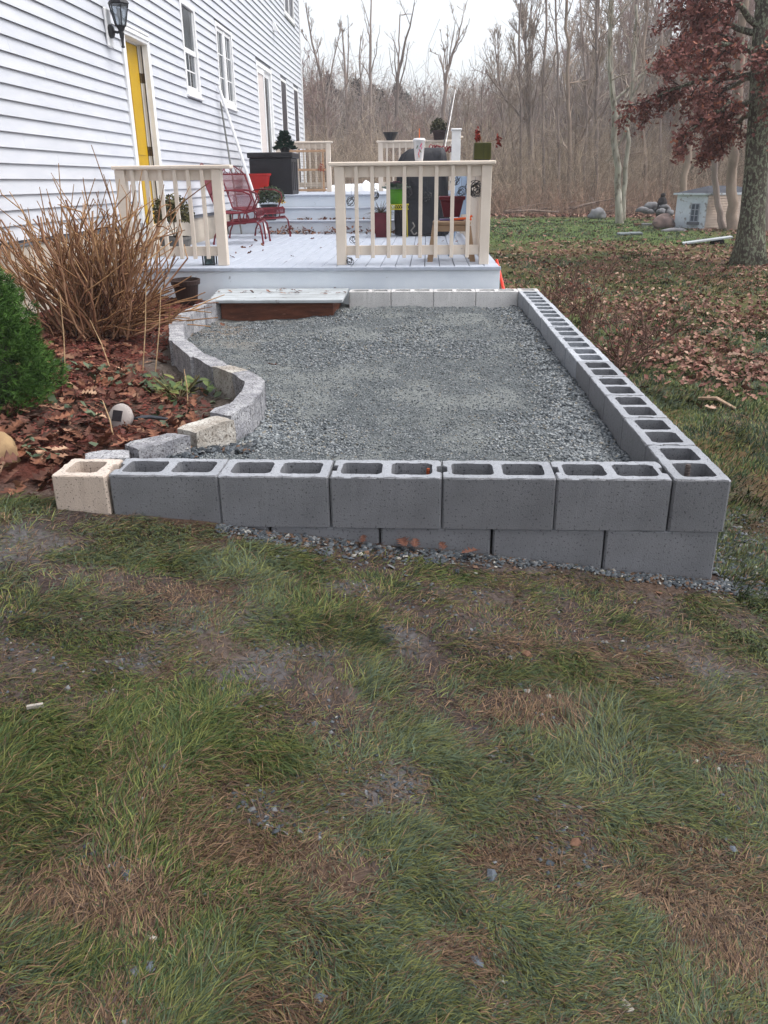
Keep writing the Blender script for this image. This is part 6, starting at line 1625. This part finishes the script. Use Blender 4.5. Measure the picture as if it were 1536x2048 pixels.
drawn_tree('bushy_tree', 'thinner bare tree with upward twigs left of the big fan shaped one', [(1010, 330), (1006, 240), (1000, 160), (990, 90)], 48, .10, .02, 18, 7, 6, 2, l1=(.3, .5), sp=(.45, .4, .4, .4), up=(.45, .35, .3, .25), t1=(.25, .95), tmin=.008)
drawn_tree('pale_tree', 'pale barked tree with two stems standing on the lawn edge', [(1240, 447), (1236, 380), (1231, 290), (1226, 190), (1221, 110), (1224, 30), (1222, -60)], 29.5, .125, .06, 10, 6, 4, 2, stems=[([(1246, 440), (1250, 350), (1257, 260), (1262, 190), (1270, 100), (1272, 10)], .09, .04)], bark=M_barkp, base_y=1, l1=(.22, .4), up=(.5, .3, .2, .2), t1=(.35, .95), tmin=.009)
drawn_tree('tan_tree', 'leaning tan trunk rising behind the white shed', [(1362, 430), (1372, 340), (1384, 240), (1394, 120), (1400, 0), (1404, -100)], 30.0, .12, .07, 9, 5, 4, bark=M_barkt, l1=(.16, .32), sp=(.9, .6, .6, .6), up=(.15, .2, .2, .2), base_y=1, tmin=.009)
drawn_tree('dark_tree', 'dark leaning trunk in front of the shed, left of the thicker one', [(1448, 458), (1438, 420), (1430, 360), (1424, 290), (1420, 180), (1418, 60), (1416, -80)], 25.2, .095, .06, 7, 5, 4, base_y=1, l1=(.16, .3), tmin=.009)
drawn_tree('thick_tree', 'thick trunk with an orange scar in front of the shed', [(1466, 456), (1464, 400), (1467, 320), (1474, 230), (1480, 120), (1484, 0), (1486, -100)], 24.8, .15, .10, 7, 5, 4, base_y=1, bark=M_barkt, l1=(.16, .3), tmin=.009)
drawn_tree('edge_tree', 'brown trunk at the right border behind the oak', [(1536, 450), (1534, 380), (1532, 250), (1532, 100), (1530, -60)], 24.0, .11, .07, 6, 4, 3, base_y=1, l1=(.16, .3), tmin=.009)
for px, w, Y, lab in ((1141, .10, 38.5, 'straight brown trunk in the wood left of the pale two stemmed tree'), (1192, .10, 39.5, 'upright trunk close to the left side of the pale tree'), (1088, .075, 40, 'slim trunk with crossing twigs below the fan shaped crown'), (1171, .07, 41, 'thin straight trunk between two thicker ones near the grey boulder'), (1116, .065, 39, 'slim light trunk beside the straight brown trunk'), (1040, .07, 41, 'slim trunk at the left end of the tree row beyond the grass'), (1290, .09, 40, 'trunk in the wood right of the pale tree'), (1322, .07, 42, 'thin trunk beyond the dark stump')):
    drawn_tree('pole_tree', lab, [(px, 425), (px + rnd.uniform(-3, 3), 320), (px + rnd.uniform(-6, 6), 220), (px + rnd.uniform(-8, 8), 110), (px + rnd.uniform(-10, 10), 10), (px + rnd.uniform(-10, 10), -60)], Y, w, w * .5, 14, 4, 4, base_y=1, l1=(.12, .26), sp=(.9, .6, .6, .6), up=(.25, .25, .2, .2), t1=(.2, .97), bark=M_barkt if px in (1141, 1290) else M_bark, tmin=.010)
# the anonymous rest of the wood
VAR = [tree_meshes(500 + k, 10., .13 + .02 * (k % 3), 17, 6, 5, 3, t1=(.25, .98), l1=(.22, .42), sp=(.8, .6, .55, .5) if k % 2 else (.5, .5, .5, .5), up=(.35, .3, .25, .2), bark=(M_bark, M_bark, M_barkt)[k % 3], twig=(M_twig, M_twigd)[k % 2], tmin=.010) for k in range(9)]
def sky_y(px): return np.interp(px, [560, 620, 700, 760, 860, 900, 950, 1000, 1070, 1110, 1150, 1200, 1600], [130, 160, 170, 190, 208, 195, 180, 165, 150, 90, 0, -100, -160])
def wood_spots(n, ya, yb, seed, xa=560, xb=1640):
    r = np.random.default_rng(seed); out = []
    while len(out) < n:
        px = r.uniform(xa, xb); Y = ya + (yb - ya) * r.uniform() ** 1.3
        p = at_y(px, 400, Y); x = p.x
        if x < -9.5 and Y < 30: continue
        if any(abs(x - a) < 1.0 and abs(Y - b) < 1.6 for a, b, _ in out): continue
        out.append((x, Y, px))
    return out
WL = 'bare trees crowding the wood behind the lawn'
for i, (x, Y, px) in enumerate(wood_spots(118, 39.5, 78, 77)):
    z = gz_(x, Y); H = at_y(px, float(sky_y(px)) + rnd.uniform(-25, 45), Y).z - z; H = max(4.5, min(H, 17))
    tree('woodland_tree', 'bare grey brown tree among many in the wood behind the lawn', (x, Y, z), VAR[i % 9], WL, rnd.uniform(0, 6.28), H / 10.)
# conifers in the wood
def conifer(seed, H, R, c_lo, c_hi):
    rs = np.random.default_rng(seed); mb = MB(); mb.tube([(0, 0, -.2), (0, 0, H * .5), (0, 0, H)], [H * .018, H * .012, .01], 6)
    a = mb.mesh('trunk', M_bark)
    n = 520; t = rs.uniform(0.02, 1, n) ** .8; an = rs.uniform(0, 6.28, n); r = R * (1 - t) ** .85 * rs.uniform(.25, 1, n) ** .6
    pos = np.stack([r * np.cos(an), r * np.sin(an), H * (.06 + .94 * t) - r * .25], 1); out = np.stack([np.cos(an), np.sin(an), np.full(n, -.1)], 1)
    V, F, C = needle_tufts(pos, out, 7, H * .052, H * .0055, c_lo, c_hi, -.12, seed); return a, bulk_mesh('foliage', V, F, M_fir, C)
CF = [conifer(1, 7., 1.5, lin(58, 58, 50), lin(106, 94, 80)), conifer(2, 7., 1.9, lin(50, 62, 50), lin(96, 100, 80)), conifer(3, 7., 1.7, lin(84, 70, 62), lin(128, 104, 90))]
for i, (px, py, Y, k) in enumerate(((655, 150, 70, 2), (630, 175, 66, 0), (712, 160, 68, 0), (676, 180, 72, 2), (762, 180, 74, 0), (795, 168, 76, 2), (812, 188, 78, 1), (860, 215, 84, 1), (925, 215, 80, 1), (1090, 250, 70, 1), (1165, 270, 64, 1), (1120, 240, 76, 1), (1420, 280, 50, 1), (1400, 300, 46, 1), (1500, 250, 52, 1), (745, 170, 80, 2), (905, 235, 86, 0))):
    p = at_y(px, py, Y); z = gz_(p.x, Y)
    t = thing('conifer', 'dull dark conifer standing among the bare trees of the wood', 'tree', (p.x, Y, z), rnd.uniform(0, 6), 'conifers in the wood'); s = (p.z - z) / 7.; t.scale = (s * 1.1, s * 1.1, s)
    link('trunk', CF[k][0], t); link('foliage', CF[k][1], t)

# brush and saplings that fill the wood
def brush(name, n, ya, yb, hmin, hmax, rad, seed, side, cols, capsky=False, xa=540, xb=1660):
    r = np.random.default_rng(seed); px = r.uniform(xa, xb, n); Y = ya + (yb - ya) * r.uniform(0, 1, n) ** 1.2
    t = (px - 768) / F_PX; x = (t / .926) * Y * .97 - .053 * Y
    z = lawn_z(x, Y); H = r.uniform(hmin, hmax, n)
    if capsky:
        top = CAM_H + (363 - sky_y(px) - r.uniform(-20, 40, n)) / F_PX * Y * .98; H = np.clip(np.minimum(H * 3, top - z), 1.5, 14) * r.uniform(.7, 1, n)
    K = 5; u = np.linspace(0, 1, K)[None]
    lean = r.normal(0, .30, (n, 2)); P = np.stack([x[:, None] + lean[:, :1] * H[:, None] * u, Y[:, None] + lean[:, 1:] * H[:, None] * u, z[:, None] - .1 + H[:, None] * u], -1)
    P[:, 1:, :2] += np.cumsum(r.normal(0, .07, (n, K - 1, 2)), 1) * H[:, None, None] * .5
    Rr = rad * r.uniform(.6, 1.4, (n, 1)) * (1 - .75 * u)
    v1, f1, _ = tubes_bulk(P, Rr, 3)
    P2, R2 = kids(P, Rr, side, .1, 1., .18, .6, 1.1, .15, 3, .3, .6, r); R2 = np.maximum(R2, rad * .28); v2, f2, _ = tubes_bulk(P2, R2, 3)
    c = (np.array(cols[0]) + (np.array(cols[1]) - np.array(cols[0])) * r.uniform(0, 1, (n, 1))) * r.choice([.45, .8, 1.0, 1.35], (n, 1), p=[.22, .33, .3, .15]); c2 = np.repeat(c, side, 0) * r.uniform(.85, 1.15, (n * side, 1))
    V, F, C = merge([(v1, f1, np.repeat(c, K * 3, 0)), (v2, f2, np.repeat(c2, 9, 0))]); print(name, sum(len(q) for q in F) * 2)
    tag(link(name, bulk_mesh(name, V, F, mat('brush_twig', (1, 1, 1), (.9, .88, .88), 1., .95, attr='Col', spec=.1), C)), kind='stuff')
brush('woodland_brush', 5600, 37.5, 60, .8, 4.2, .011, 801, 9, (lin(166, 150, 134), lin(200, 182, 160)))
brush('low_thicket', 2600, 35.8, 42, .4, 1.6, .010, 802, 6, (lin(156, 128, 114), lin(196, 168, 146)))
brush('distant_woodland', 6400, 58, 130, 2.5, 4.2, .034, 803, 7, (lin(160, 148, 142), lin(186, 174, 164)), True)

# ---------------------------------------------------------------- the oak that keeps its leaves
OY = 15.2
M_oakb = mat('oak_bark', lin(104, 98, 88), lin(78, 72, 66), 5., .95, .9, 22., .1, c3=lin(134, 140, 120), s3=26., t3=.50, w3=.06, stretch=(1, 1, .6), bdist=.05)
tp = [at_y(px, py, OY) for px, py in ((1497, 527), (1500, 490), (1505, 430), (1511, 350), (1516, 270), (1521, 180), (1525, 90), (1530, 0), (1534, -120), (1536, -260))]
OB = Vector((tp[0].x, OY, gz_(tp[0].x, OY)))
oak = thing('oak_tree', 'oak with rough lichen spotted trunk and hanging red brown leaves at the right', 'tree', OB)
mb = MB(); P = [p - OB for p in tp]; P[0].z = -.15
mb.tube(P, [.30, .235, .205, .19, .18, .17, .155, .14, .115, .08], 20)
for i, v in enumerate(mb.v):
    v = Vector(v); n_ = mnoise.noise(Vector((v.x * 9, v.y * 9, v.z * 3))) * .018
    c = Vector((P[min(len(P) - 1, i // 20)].x, P[min(len(P) - 1, i // 20)].y, v.z)); d = (v - c); d.normalize() if d.length > 0 else None
    if i < 40 * 1: 
        k_ = (i % 20) / 20 * 2 * PI; n_ += (.07 if i < 20 else .025) * max(0, math.sin(k_ * 4 + .7))
    mb.v[i] = tuple(v + d * n_)
obj('trunk', mb, M_oakb, oak, True, False)
LIMB = [([(1525, 70), (1450, 48), (1380, 22), (1312, 14)], (.0, .3)), ([(1524, 100), (1440, 96), (1350, 108), (1278, 132)], (0, -.9)), ([(1520, 150), (1440, 148), (1340, 166), (1246, 204)], (0, .5)), ([(1516, 215), (1440, 206), (1370, 236), (1292, 282)], (0, -.4)),
        ([(1516, 225), (1480, 236), (1440, 262), (1402, 292)], (0, .9)), ([(1519, 185), (1570, 190), (1620, 215), (1660, 250)], (0, .3)), ([(1521, 140), (1580, 120), (1650, 110), (1720, 130)], (0, -.6)), ([(1524, 120), (1470, 60), (1400, 66), (1330, 84)], (0, 1.4)),
        ([(1526, 60), (1440, 10), (1370, -30), (1300, -40)], (0, -.6)), ([(1528, 20), (1480, -60), (1400, -110), (1330, -120)], (0, .8)), ([(1524, 100), (1500, 110), (1470, 130), (1450, 150)], (0, -2.2)), ([(1522, 160), (1500, 170), (1490, 200), (1470, 235)], (0, -1.8)), ([(1524, 110), (1540, 100), (1560, 120), (1570, 160)], (0, -2.2)), ([(1527, 30), (1560, -10), (1640, -30), (1700, -10)], (0, .8)), ([(1522, 150), (1500, 150), (1470, 165), (1430, 190)], (0, 2.2)), ([(1529, 0), (1520, -60), (1500, -110), (1480, -150)], (0, -1.8))]
tw = []; lp_ = []; rs = np.random.default_rng(91)
bm_ = MB()
for L, (d0, d1) in LIMB:
    Q = [at_y(px + 50 * (i_ / 3) * (L[3][0] < 1500), py, OY) for i_, (px, py) in enumerate(L)]; m = 9; pts = []
    for k in range(m):
        u = k / (m - 1) * 3; i = min(int(u), 2); q = Q[i].lerp(Q[i + 1], u - i); q.y += d0 + (d1 - d0) * (k / (m - 1)) ** .9; pts.append(q - OB + Vector(rs.normal(0, .025, 3)) * (k > 0))
    rr_ = [.055 - .043 * k / (m - 1) for k in range(m)]; bm_.tube(pts, rr_, 6)
    A = np.array([list(p) for p in pts])[None]; Rr = np.array(rr_)[None]
    P2, R2 = kids(A, Rr, 17, .22, 1., .16, .42, .55, -.05, 6, .14, .5, rs, .35, -.03); tw.append((P2, np.maximum(R2, .006)))
    P3, R3 = kids(P2, R2, 4, .3, 1., .25, .6, .6, -.08, 4, .16, .6, rs, .3, -.04); tw.append((P3, np.maximum(R3, .004)))
    for X in (P2, P3):
        N_, K_ = X.shape[:2]
        for k in range(2, K_): lp_.append(X[:, k]); lp_.append((X[:, k] + X[:, k - 1]) / 2)
obj('limb', bm_, M_oakb, oak, True, False)['kind'] = 'stuff'
V, F, _ = merge([tubes_bulk(p, r, 3) for p, r in tw]); o = link('branch', bulk_mesh('branch', V, F, mat('oak_twig', lin(84, 72, 66), lin(64, 54, 50), 4., .9)), oak); o['kind'] = 'stuff'
LP = np.concatenate(lp_); LP = LP[rs.uniform(0, 1, len(LP)) < .92]; LP = np.repeat(LP, 3, 0) + rs.normal(0, .06, (len(LP) * 3, 3)) - np.array([0, 0, .03]); print('oak leaves', len(LP))
n = len(LP); R = rotmats(rs.uniform(0, 6.28, n), rs.normal(0, .7, n), rs.normal(.7, .6, n))
c = np.array(lin(116, 72, 68)) + (np.array(lin(168, 118, 108)) - np.array(lin(116, 72, 68))) * rs.uniform(0, 1, (n, 1)) ** 1.3; c = np.where(rs.uniform(0, 1, (n, 1)) < .06, np.array(lin(186, 124, 100)), c)
V, F, C = scatter(base5, f5, LP, R, rs.uniform(.055, .105, n), c); foliage_obj('foliage', V, F, C, mat('oak_foliage', (1, 1, 1), (.8, .78, .78), 6., .7, attr='Col', spec=.2), oak)['kind'] = 'stuff'
# ---------------------------------------------------------------- things on the far lawn
M_shedw = mat('weathered_white_paint', lin(214, 222, 228), lin(190, 200, 208), 3., .7, .2, 40., .2, c3=lin(150, 150, 150), s3=7., t3=.58, w3=.08)
M_cream = mat('cream_siding', lin(206, 190, 176), lin(188, 170, 156), 4., .7, rand=.05)
M_shroof = mat('dark_shed_roof', lin(72, 74, 82), lin(56, 58, 64), 8., .9, .3, 40.)
A = at_z(1347, 458, .0); B = at_z(1408, 462, .0)
A.y = 26.0; A.x = at_y(1347, 458, 26.0).x; B.y = 25.3; B.x = at_y(1406, 462, 25.3).x
u = (B - A); u.z = 0; Lw = u.length; u.normalize(); v = Vector((u.y * -1, u.x, 0))      # v points away from the camera
if v.y < 0: v = -v
r_dir = Vector((.93, .36, 0)).normalized()
C_ = B + r_dir * 1.95; D_ = A + r_dir * 1.95
g0 = gz_(A.x, A.y) - .08; HW = 1.03
shed = thing('shed', 'small white shed with grey window, cream clapboard side and dark roof', 'shed', (A.x, A.y, 0))
def quad_prism(P, z0, z1): return [(p.x, p.y, z0) for p in P] + [(p.x, p.y, z1) for p in P]
mb = MB(); c4 = [A, B, C_, D_]; mb.hexa(quad_prism(c4, g0, g0 + HW)); obj('wall', mb, M_shedw, shed)
n_b = (-v if (-v).y < 0 else v)
nb_ = Vector((r_dir.y, -r_dir.x, 0))
for k in range(14):                                            # clapboards on the long side
    z0 = g0 + .02 + k * .071; mb = MB(); p, q = B + r_dir * .03, C_ - r_dir * .03
    a_, b_ = nb_ * .006, nb_ * .036
    mb.add([tuple(p + b_ + Vector((0, 0, z0))), tuple(q + b_ + Vector((0, 0, z0))), tuple(q + a_ + Vector((0, 0, z0 + .07))), tuple(p + a_ + Vector((0, 0, z0 + .07))), tuple(p + Vector((0, 0, z0))) , tuple(q + Vector((0, 0, z0)))], [(0, 1, 2, 3), (4, 5, 1, 0), (0, 3, 4), (1, 5, 2)]); obj('clapboard', mb, M_cream, shed)
ce = (A + B + C_ + D_) / 4
ov = [p + (p - ce).normalized() * .12 for p in c4]
mb = MB(); mb.hexa(quad_prism(ov, g0 + HW + .002, g0 + HW + .05)); obj('eave', mb, M_shedw, shed)
r1, r2 = ce - r_dir * .45 + Vector((0, 0, g0 + HW + .24)), ce + r_dir * .45 + Vector((0, 0, g0 + HW + .24)); z_ = g0 + HW + .051
in_ = [p + (p - ce).normalized() * .06 for p in c4]
mb = MB(); mb.add([(p.x, p.y, z_) for p in in_] + [tuple(r1), tuple(r2)], [(0, 1, 4), (1, 2, 5, 4), (2, 3, 5), (3, 0, 4, 5)]); obj('roof', mb, M_shroof, shed)
nw = -v if (A - v * .1).y < A.y else v
nw = Vector((u.y, -u.x, 0)); 
if nw.y > 0: nw = -nw
wc = A + u * (Lw * .66); w = empty_part('window', shed)
mb = MB(); 
def wbox(du0, du1, z0, z1, d0, d1): mb.hexa([tuple(wc + u * a + nw * d + Vector((0, 0, z))) for z in (z0, z1) for a, d in ((du0, d1), (du1, d1), (du1, d0), (du0, d0))])
wz0, wz1 = g0 + .30, g0 + .80
for a in (-.13, -.01, .11): wbox(a, a + .022, wz0, wz1, .012, .03)
for z in (wz0, wz0 + .16, wz0 + .32, wz1 - .022): wbox(-.108, -.0101, z, z + .022, .012, .028); wbox(.0121, .1099, z, z + .022, .012, .028)
obj('frame', mb, mat('grey_window_paint', lin(150, 156, 166), None, rough=.6), w)
mb = MB(); wbox(-.128, .13, wz0 + .002, wz1 - .002, .003, .0115); obj('pane', mb, mat('shed_glass', lin(70, 76, 88), lin(96, 104, 116), 9., .2), w)
mb = MB(); wbox(-.17, .17, wz0 - .08, wz0 - .003, .003, .10); obj('window_box', mb, mat('grey_box', lin(104, 106, 112), None, rough=.8), w)
# boulders and stones
M_grock = mat('grey_rock', lin(134, 134, 136), lin(100, 99, 102), 2.5, .9, .5, 12., .2, c3=lin(90, 90, 90), s3=6., t3=.6, w3=.1, rand=.12)
M_brock = mat('brown_rock', lin(136, 116, 110), lin(96, 84, 82), 2.5, .9, .5, 12., .2, c3=lin(74, 66, 66), s3=6., t3=.58, w3=.1)
p = at_z(1327, 457, .02); rock('boulder', (p.x, p.y, .16), .34, .30, .28, 7, M_brock, 'large brown boulder beside the left corner of the shed', 'boulder', rotz=.4, amp=.42)
p = at_z(1195, 438, .0); rock('boulder', (p.x, p.y, .15), .33, .28, .26, 8, M_grock, 'pale grey boulder at the edge of the wood left of the pale tree', 'boulder', amp=.45)
p = at_z(1362, 456, .0); p.y -= .45; rock('stone', (p.x - .05, p.y, .06), .13, .08, .17, 9, M_grock, 'upright grey stone in front of the shed wall', 'stone')
p = at_z(1345, 464, .0); rock('stone', (p.x, p.y - .1, .03), .36, .16, .09, 10, M_grock, 'flat grey ledge stone between the boulder and the shed', 'stone')
p = at_z(1530, 440, 0.); rock('stone', (p.x + .2, p.y, .1), .4, .3, .24, 12, M_grock, 'grey stone at the right border under the wood', 'stone')
ORD = ('first from the left', 'second from the left', 'fourth from the left', 'fifth from the left', 'seventh from the left', 'third from the left', 'rightmost', 'sixth from the left')
for i, (px, py) in enumerate(((1284, 420), (1296, 424), (1309, 420), (1321, 424), (1333, 421), (1302, 412), (1340, 427), (1327, 414))):
    p = at_z(px, py, .0); p.y = 31.0 + (i % 3) * .3; p.x = at_y(px, py, p.y).x
    rock('fieldstone', (p.x, p.y, max(.06, at_y(px, py, p.y).z)), rnd.uniform(.13, .24), rnd.uniform(.12, .2), rnd.uniform(.10, .16), 30 + i, M_grock, 'grey fieldstone, ' + ORD[i] + ' in the tumbled heap left of the shed', 'stone', 'fieldstones heaped by the wood', 2, .5)
mb = MB()
sx_, sy_ = 7.35, 31.3
q = at_y(1323, 420, 31.3)
mb.lathe([(.17, -.25), (.19, .0), (.16, .14), (.17, .26), (.13, .38), (.07, .43), (.085, .49), (.06, .55), (.01, .57)], q.x, q.y, q.z, 12)
mb.v = [(x + .03 * mnoise.noise(Vector((x * 5, y * 5, z * 6))), y, z) for x, y, z in mb.v]
solo('tree_stump', mb, mat('charred_wood', lin(34, 32, 36), lin(48, 44, 46), 8., .9), 'dark narrow topped stump standing behind the fieldstone heap', 'stump', (q.x, q.y, 0))
# flat slabs and plank on the lawn
M_slab = mat('slate_slab', lin(140, 146, 150), lin(104, 110, 112), 3., .85, .3, 20.)
for a, b, lab in (((1236, 469), (1262, 470), 'left of two flat grey slabs on the far grass'), ((1258, 468), (1292, 470), 'right of two flat grey slabs on the far grass')):
    p, q = at_z(*a, .03), at_z(*b, .03); z = gz_((p.x + q.x) / 2, p.y)
    mb = MB(); mb.box(p.x, q.x, p.y - .16, p.y + .2, z + .01, z + .07, bev=.015); solo('stone_slab', mb, M_slab, lab, 'slab', ((p.x + q.x) / 2, p.y, z))
for k, (px, m, lab) in enumerate(((1274, MATS['rusty_stone'], 'red brown brick in the short row beside the boulder'), (1290, M_grock, 'grey brick in the middle of the short row beside the boulder'), (1303, M_grock, 'grey brick at the right end of the short row by the boulder'))):
    p = at_z(px, 452, 0); z = gz_(p.x, p.y); mb = MB(); mb.box(p.x - .11, p.x + .11, p.y - .06, p.y + .06, z + .005, z + .085, bev=.01); solo('brick', mb, m, lab, 'brick', (p.x, p.y, z))
a, b = at_z(1367, 486, .05), at_z(1465, 481, .09)
mb = MB(); w_ = Vector((.08, .38, 0))
za, zb_ = gz_(a.x, a.y) + .02, gz_(b.x, b.y) + .13
mb.hexa([(a.x, a.y, za), (b.x, b.y, zb_), (b.x + .08, b.y + .4, zb_), (a.x + .08, a.y + .4, za), (a.x, a.y, za + .03), (b.x, b.y, zb_ + .03), (b.x + .08, b.y + .4, zb_ + .03), (a.x + .08, a.y + .4, za + .03)])
pk_ = solo('plank', mb, M_weath, 'weathered grey board lying propped on the leafy lawn left of the oak', 'plank', (a.x, a.y, 0))
c = a.lerp(b, .75); rock('stone', (c.x, c.y + .15, gz_(c.x, c.y) + .03), .16, .12, .09, 44, MATS['charred_wood'], 'dark stone propping up the grey board', 'stone', None, 2)
# fallen logs along the wood edge
M_log = mat('fallen_log', lin(160, 144, 132), lin(116, 100, 92), 6., .9, .4, 20., .15, rand=.15, stretch=(1, 1, 1))
for i in range(20):
    px = rnd.uniform(1000, 1215); Y = rnd.uniform(36.0, 39.5); p = at_y(px, 420, Y); L = rnd.uniform(.8, 2.4); a = rnd.uniform(-.6, .6); z = gz_(p.x, Y)
    d = Vector((math.cos(a) * L, math.sin(a) * L, rnd.uniform(0, .35) * L)); r_ = rnd.uniform(.02, .055)
    q = Vector((p.x, Y, z + .05 + rnd.uniform(0, .22))); mb = MB(); mb.tube([q, q + d * .5 + Vector((0, 0, rnd.uniform(-.05, .1))), q + d], [r_, r_ * .85, r_ * .5], 6)
    if i % 2: e = q + d * .6; mb.tube([e, e + Vector((d.y * .2, d.x * .1, .25)) * 1., e + Vector((d.y * .3 + .1, 0, .45))], [r_ * .5, r_ * .35, .008], 5)
    solo('fallen_branch', mb, M_log, 'bare fallen branch in the row of deadwood along the wood edge', 'branch', tuple(q), group='fallen branches along the wood edge')
# bare bushes outside the right hand wall
M_rose = mat('bush_twig', lin(120, 92, 80), lin(92, 68, 60), 20., .85)
def bare_bush(px, py, h, w, seed, label, n=26):
    p = at_z(px, py, .02); rs = np.random.default_rng(seed); z = gz_(p.x, p.y)
    a = rs.uniform(0, 6.28, n); el = rs.uniform(.35, 1.35, n); L = h * rs.uniform(.6, 1.15, n)
    d = np.stack([np.cos(a) * np.cos(el) * w / h, np.sin(a) * np.cos(el) * w / h, np.sin(el)], 1); K = 7; u = np.linspace(0, 1, K)[None, :, None]
    P = rs.normal(0, .05, (n, 1, 3)) * np.array([1, 1, 0]) + d[:, None] * L[:, None, None] * u; P[:, 1:] += np.cumsum(rs.normal(0, .022, (n, K - 1, 3)), 1); P[:, 0, 2] = -.03
    R = .0055 * rs.uniform(.6, 1.4, (n, 1)) * (1 - .6 * np.linspace(0, 1, K)[None])
    P2, R2 = kids(P, R, 4, .25, 1., .25, .6, .7, .2, 4, .2, .6, rs); R2 = np.maximum(R2, .0024)
    P3, R3 = kids(P2, R2, 3, .2, 1., .35, .7, .7, .15, 3, .2, .7, rs); R3 = np.maximum(R3, .0017)
    t = thing('bare_bush', label, 'bush', (p.x, p.y, z), 0, None)
    V, F, _ = tubes_bulk(P, R, 5); link('stem', bulk_mesh('stem', V, F, M_rose), t)['kind'] = 'stuff'
    V, F, _ = merge([tubes_bulk(P2, R2, 4), tubes_bulk(P3, R3, 3)]); link('twig', bulk_mesh('twig', V, F, M_rose), t)['kind'] = 'stuff'
    pos = np.concatenate([P3[::7, -1], P2[::9, -1]]); V, F, C = leaf_cloud(pos, .03, lin(110, 50, 42), lin(160, 84, 62), seed, .8); link('leaf', bulk_mesh('leaf', V, F, M_leaf, C), t)['kind'] = 'stuff'
bare_bush(1232, 738, .58, .55, 11, 'nearest bare twiggy bush outside the right block wall', 20)
bare_bush(1165, 670, .58, .45, 12, 'middle bare twiggy bush outside the right block wall', 17)
bare_bush(1110, 620, .56, .36, 13, 'farthest bare twiggy bush beyond the wall by the deck', 16)
bare_bush(1290, 690, .42, .5, 14, 'low thin bush on the lawn behind the nearest one', 8)
# ---------------------------------------------------------------- thin air haze
hzm = bpy.data.materials.new('haze_air'); hzm.use_nodes = True; nt = hzm.node_tree; nt.nodes.remove(nt.nodes['Principled BSDF'])
pv = nt.nodes.new('ShaderNodeVolumePrincipled'); pv.inputs['Color'].default_value = (.93, .95, 1, 1); pv.inputs['Density'].default_value = .0012; pv.inputs['Anisotropy'].default_value = 0.
nt.links.new(pv.outputs[0], nt.nodes['Material Output'].inputs['Volume'])
mb = MB(); mb.box(-175, 215, -55, 275, -3, 34)
o = link('haze', mb.mesh('haze', hzm)); tag(o, kind='stuff')
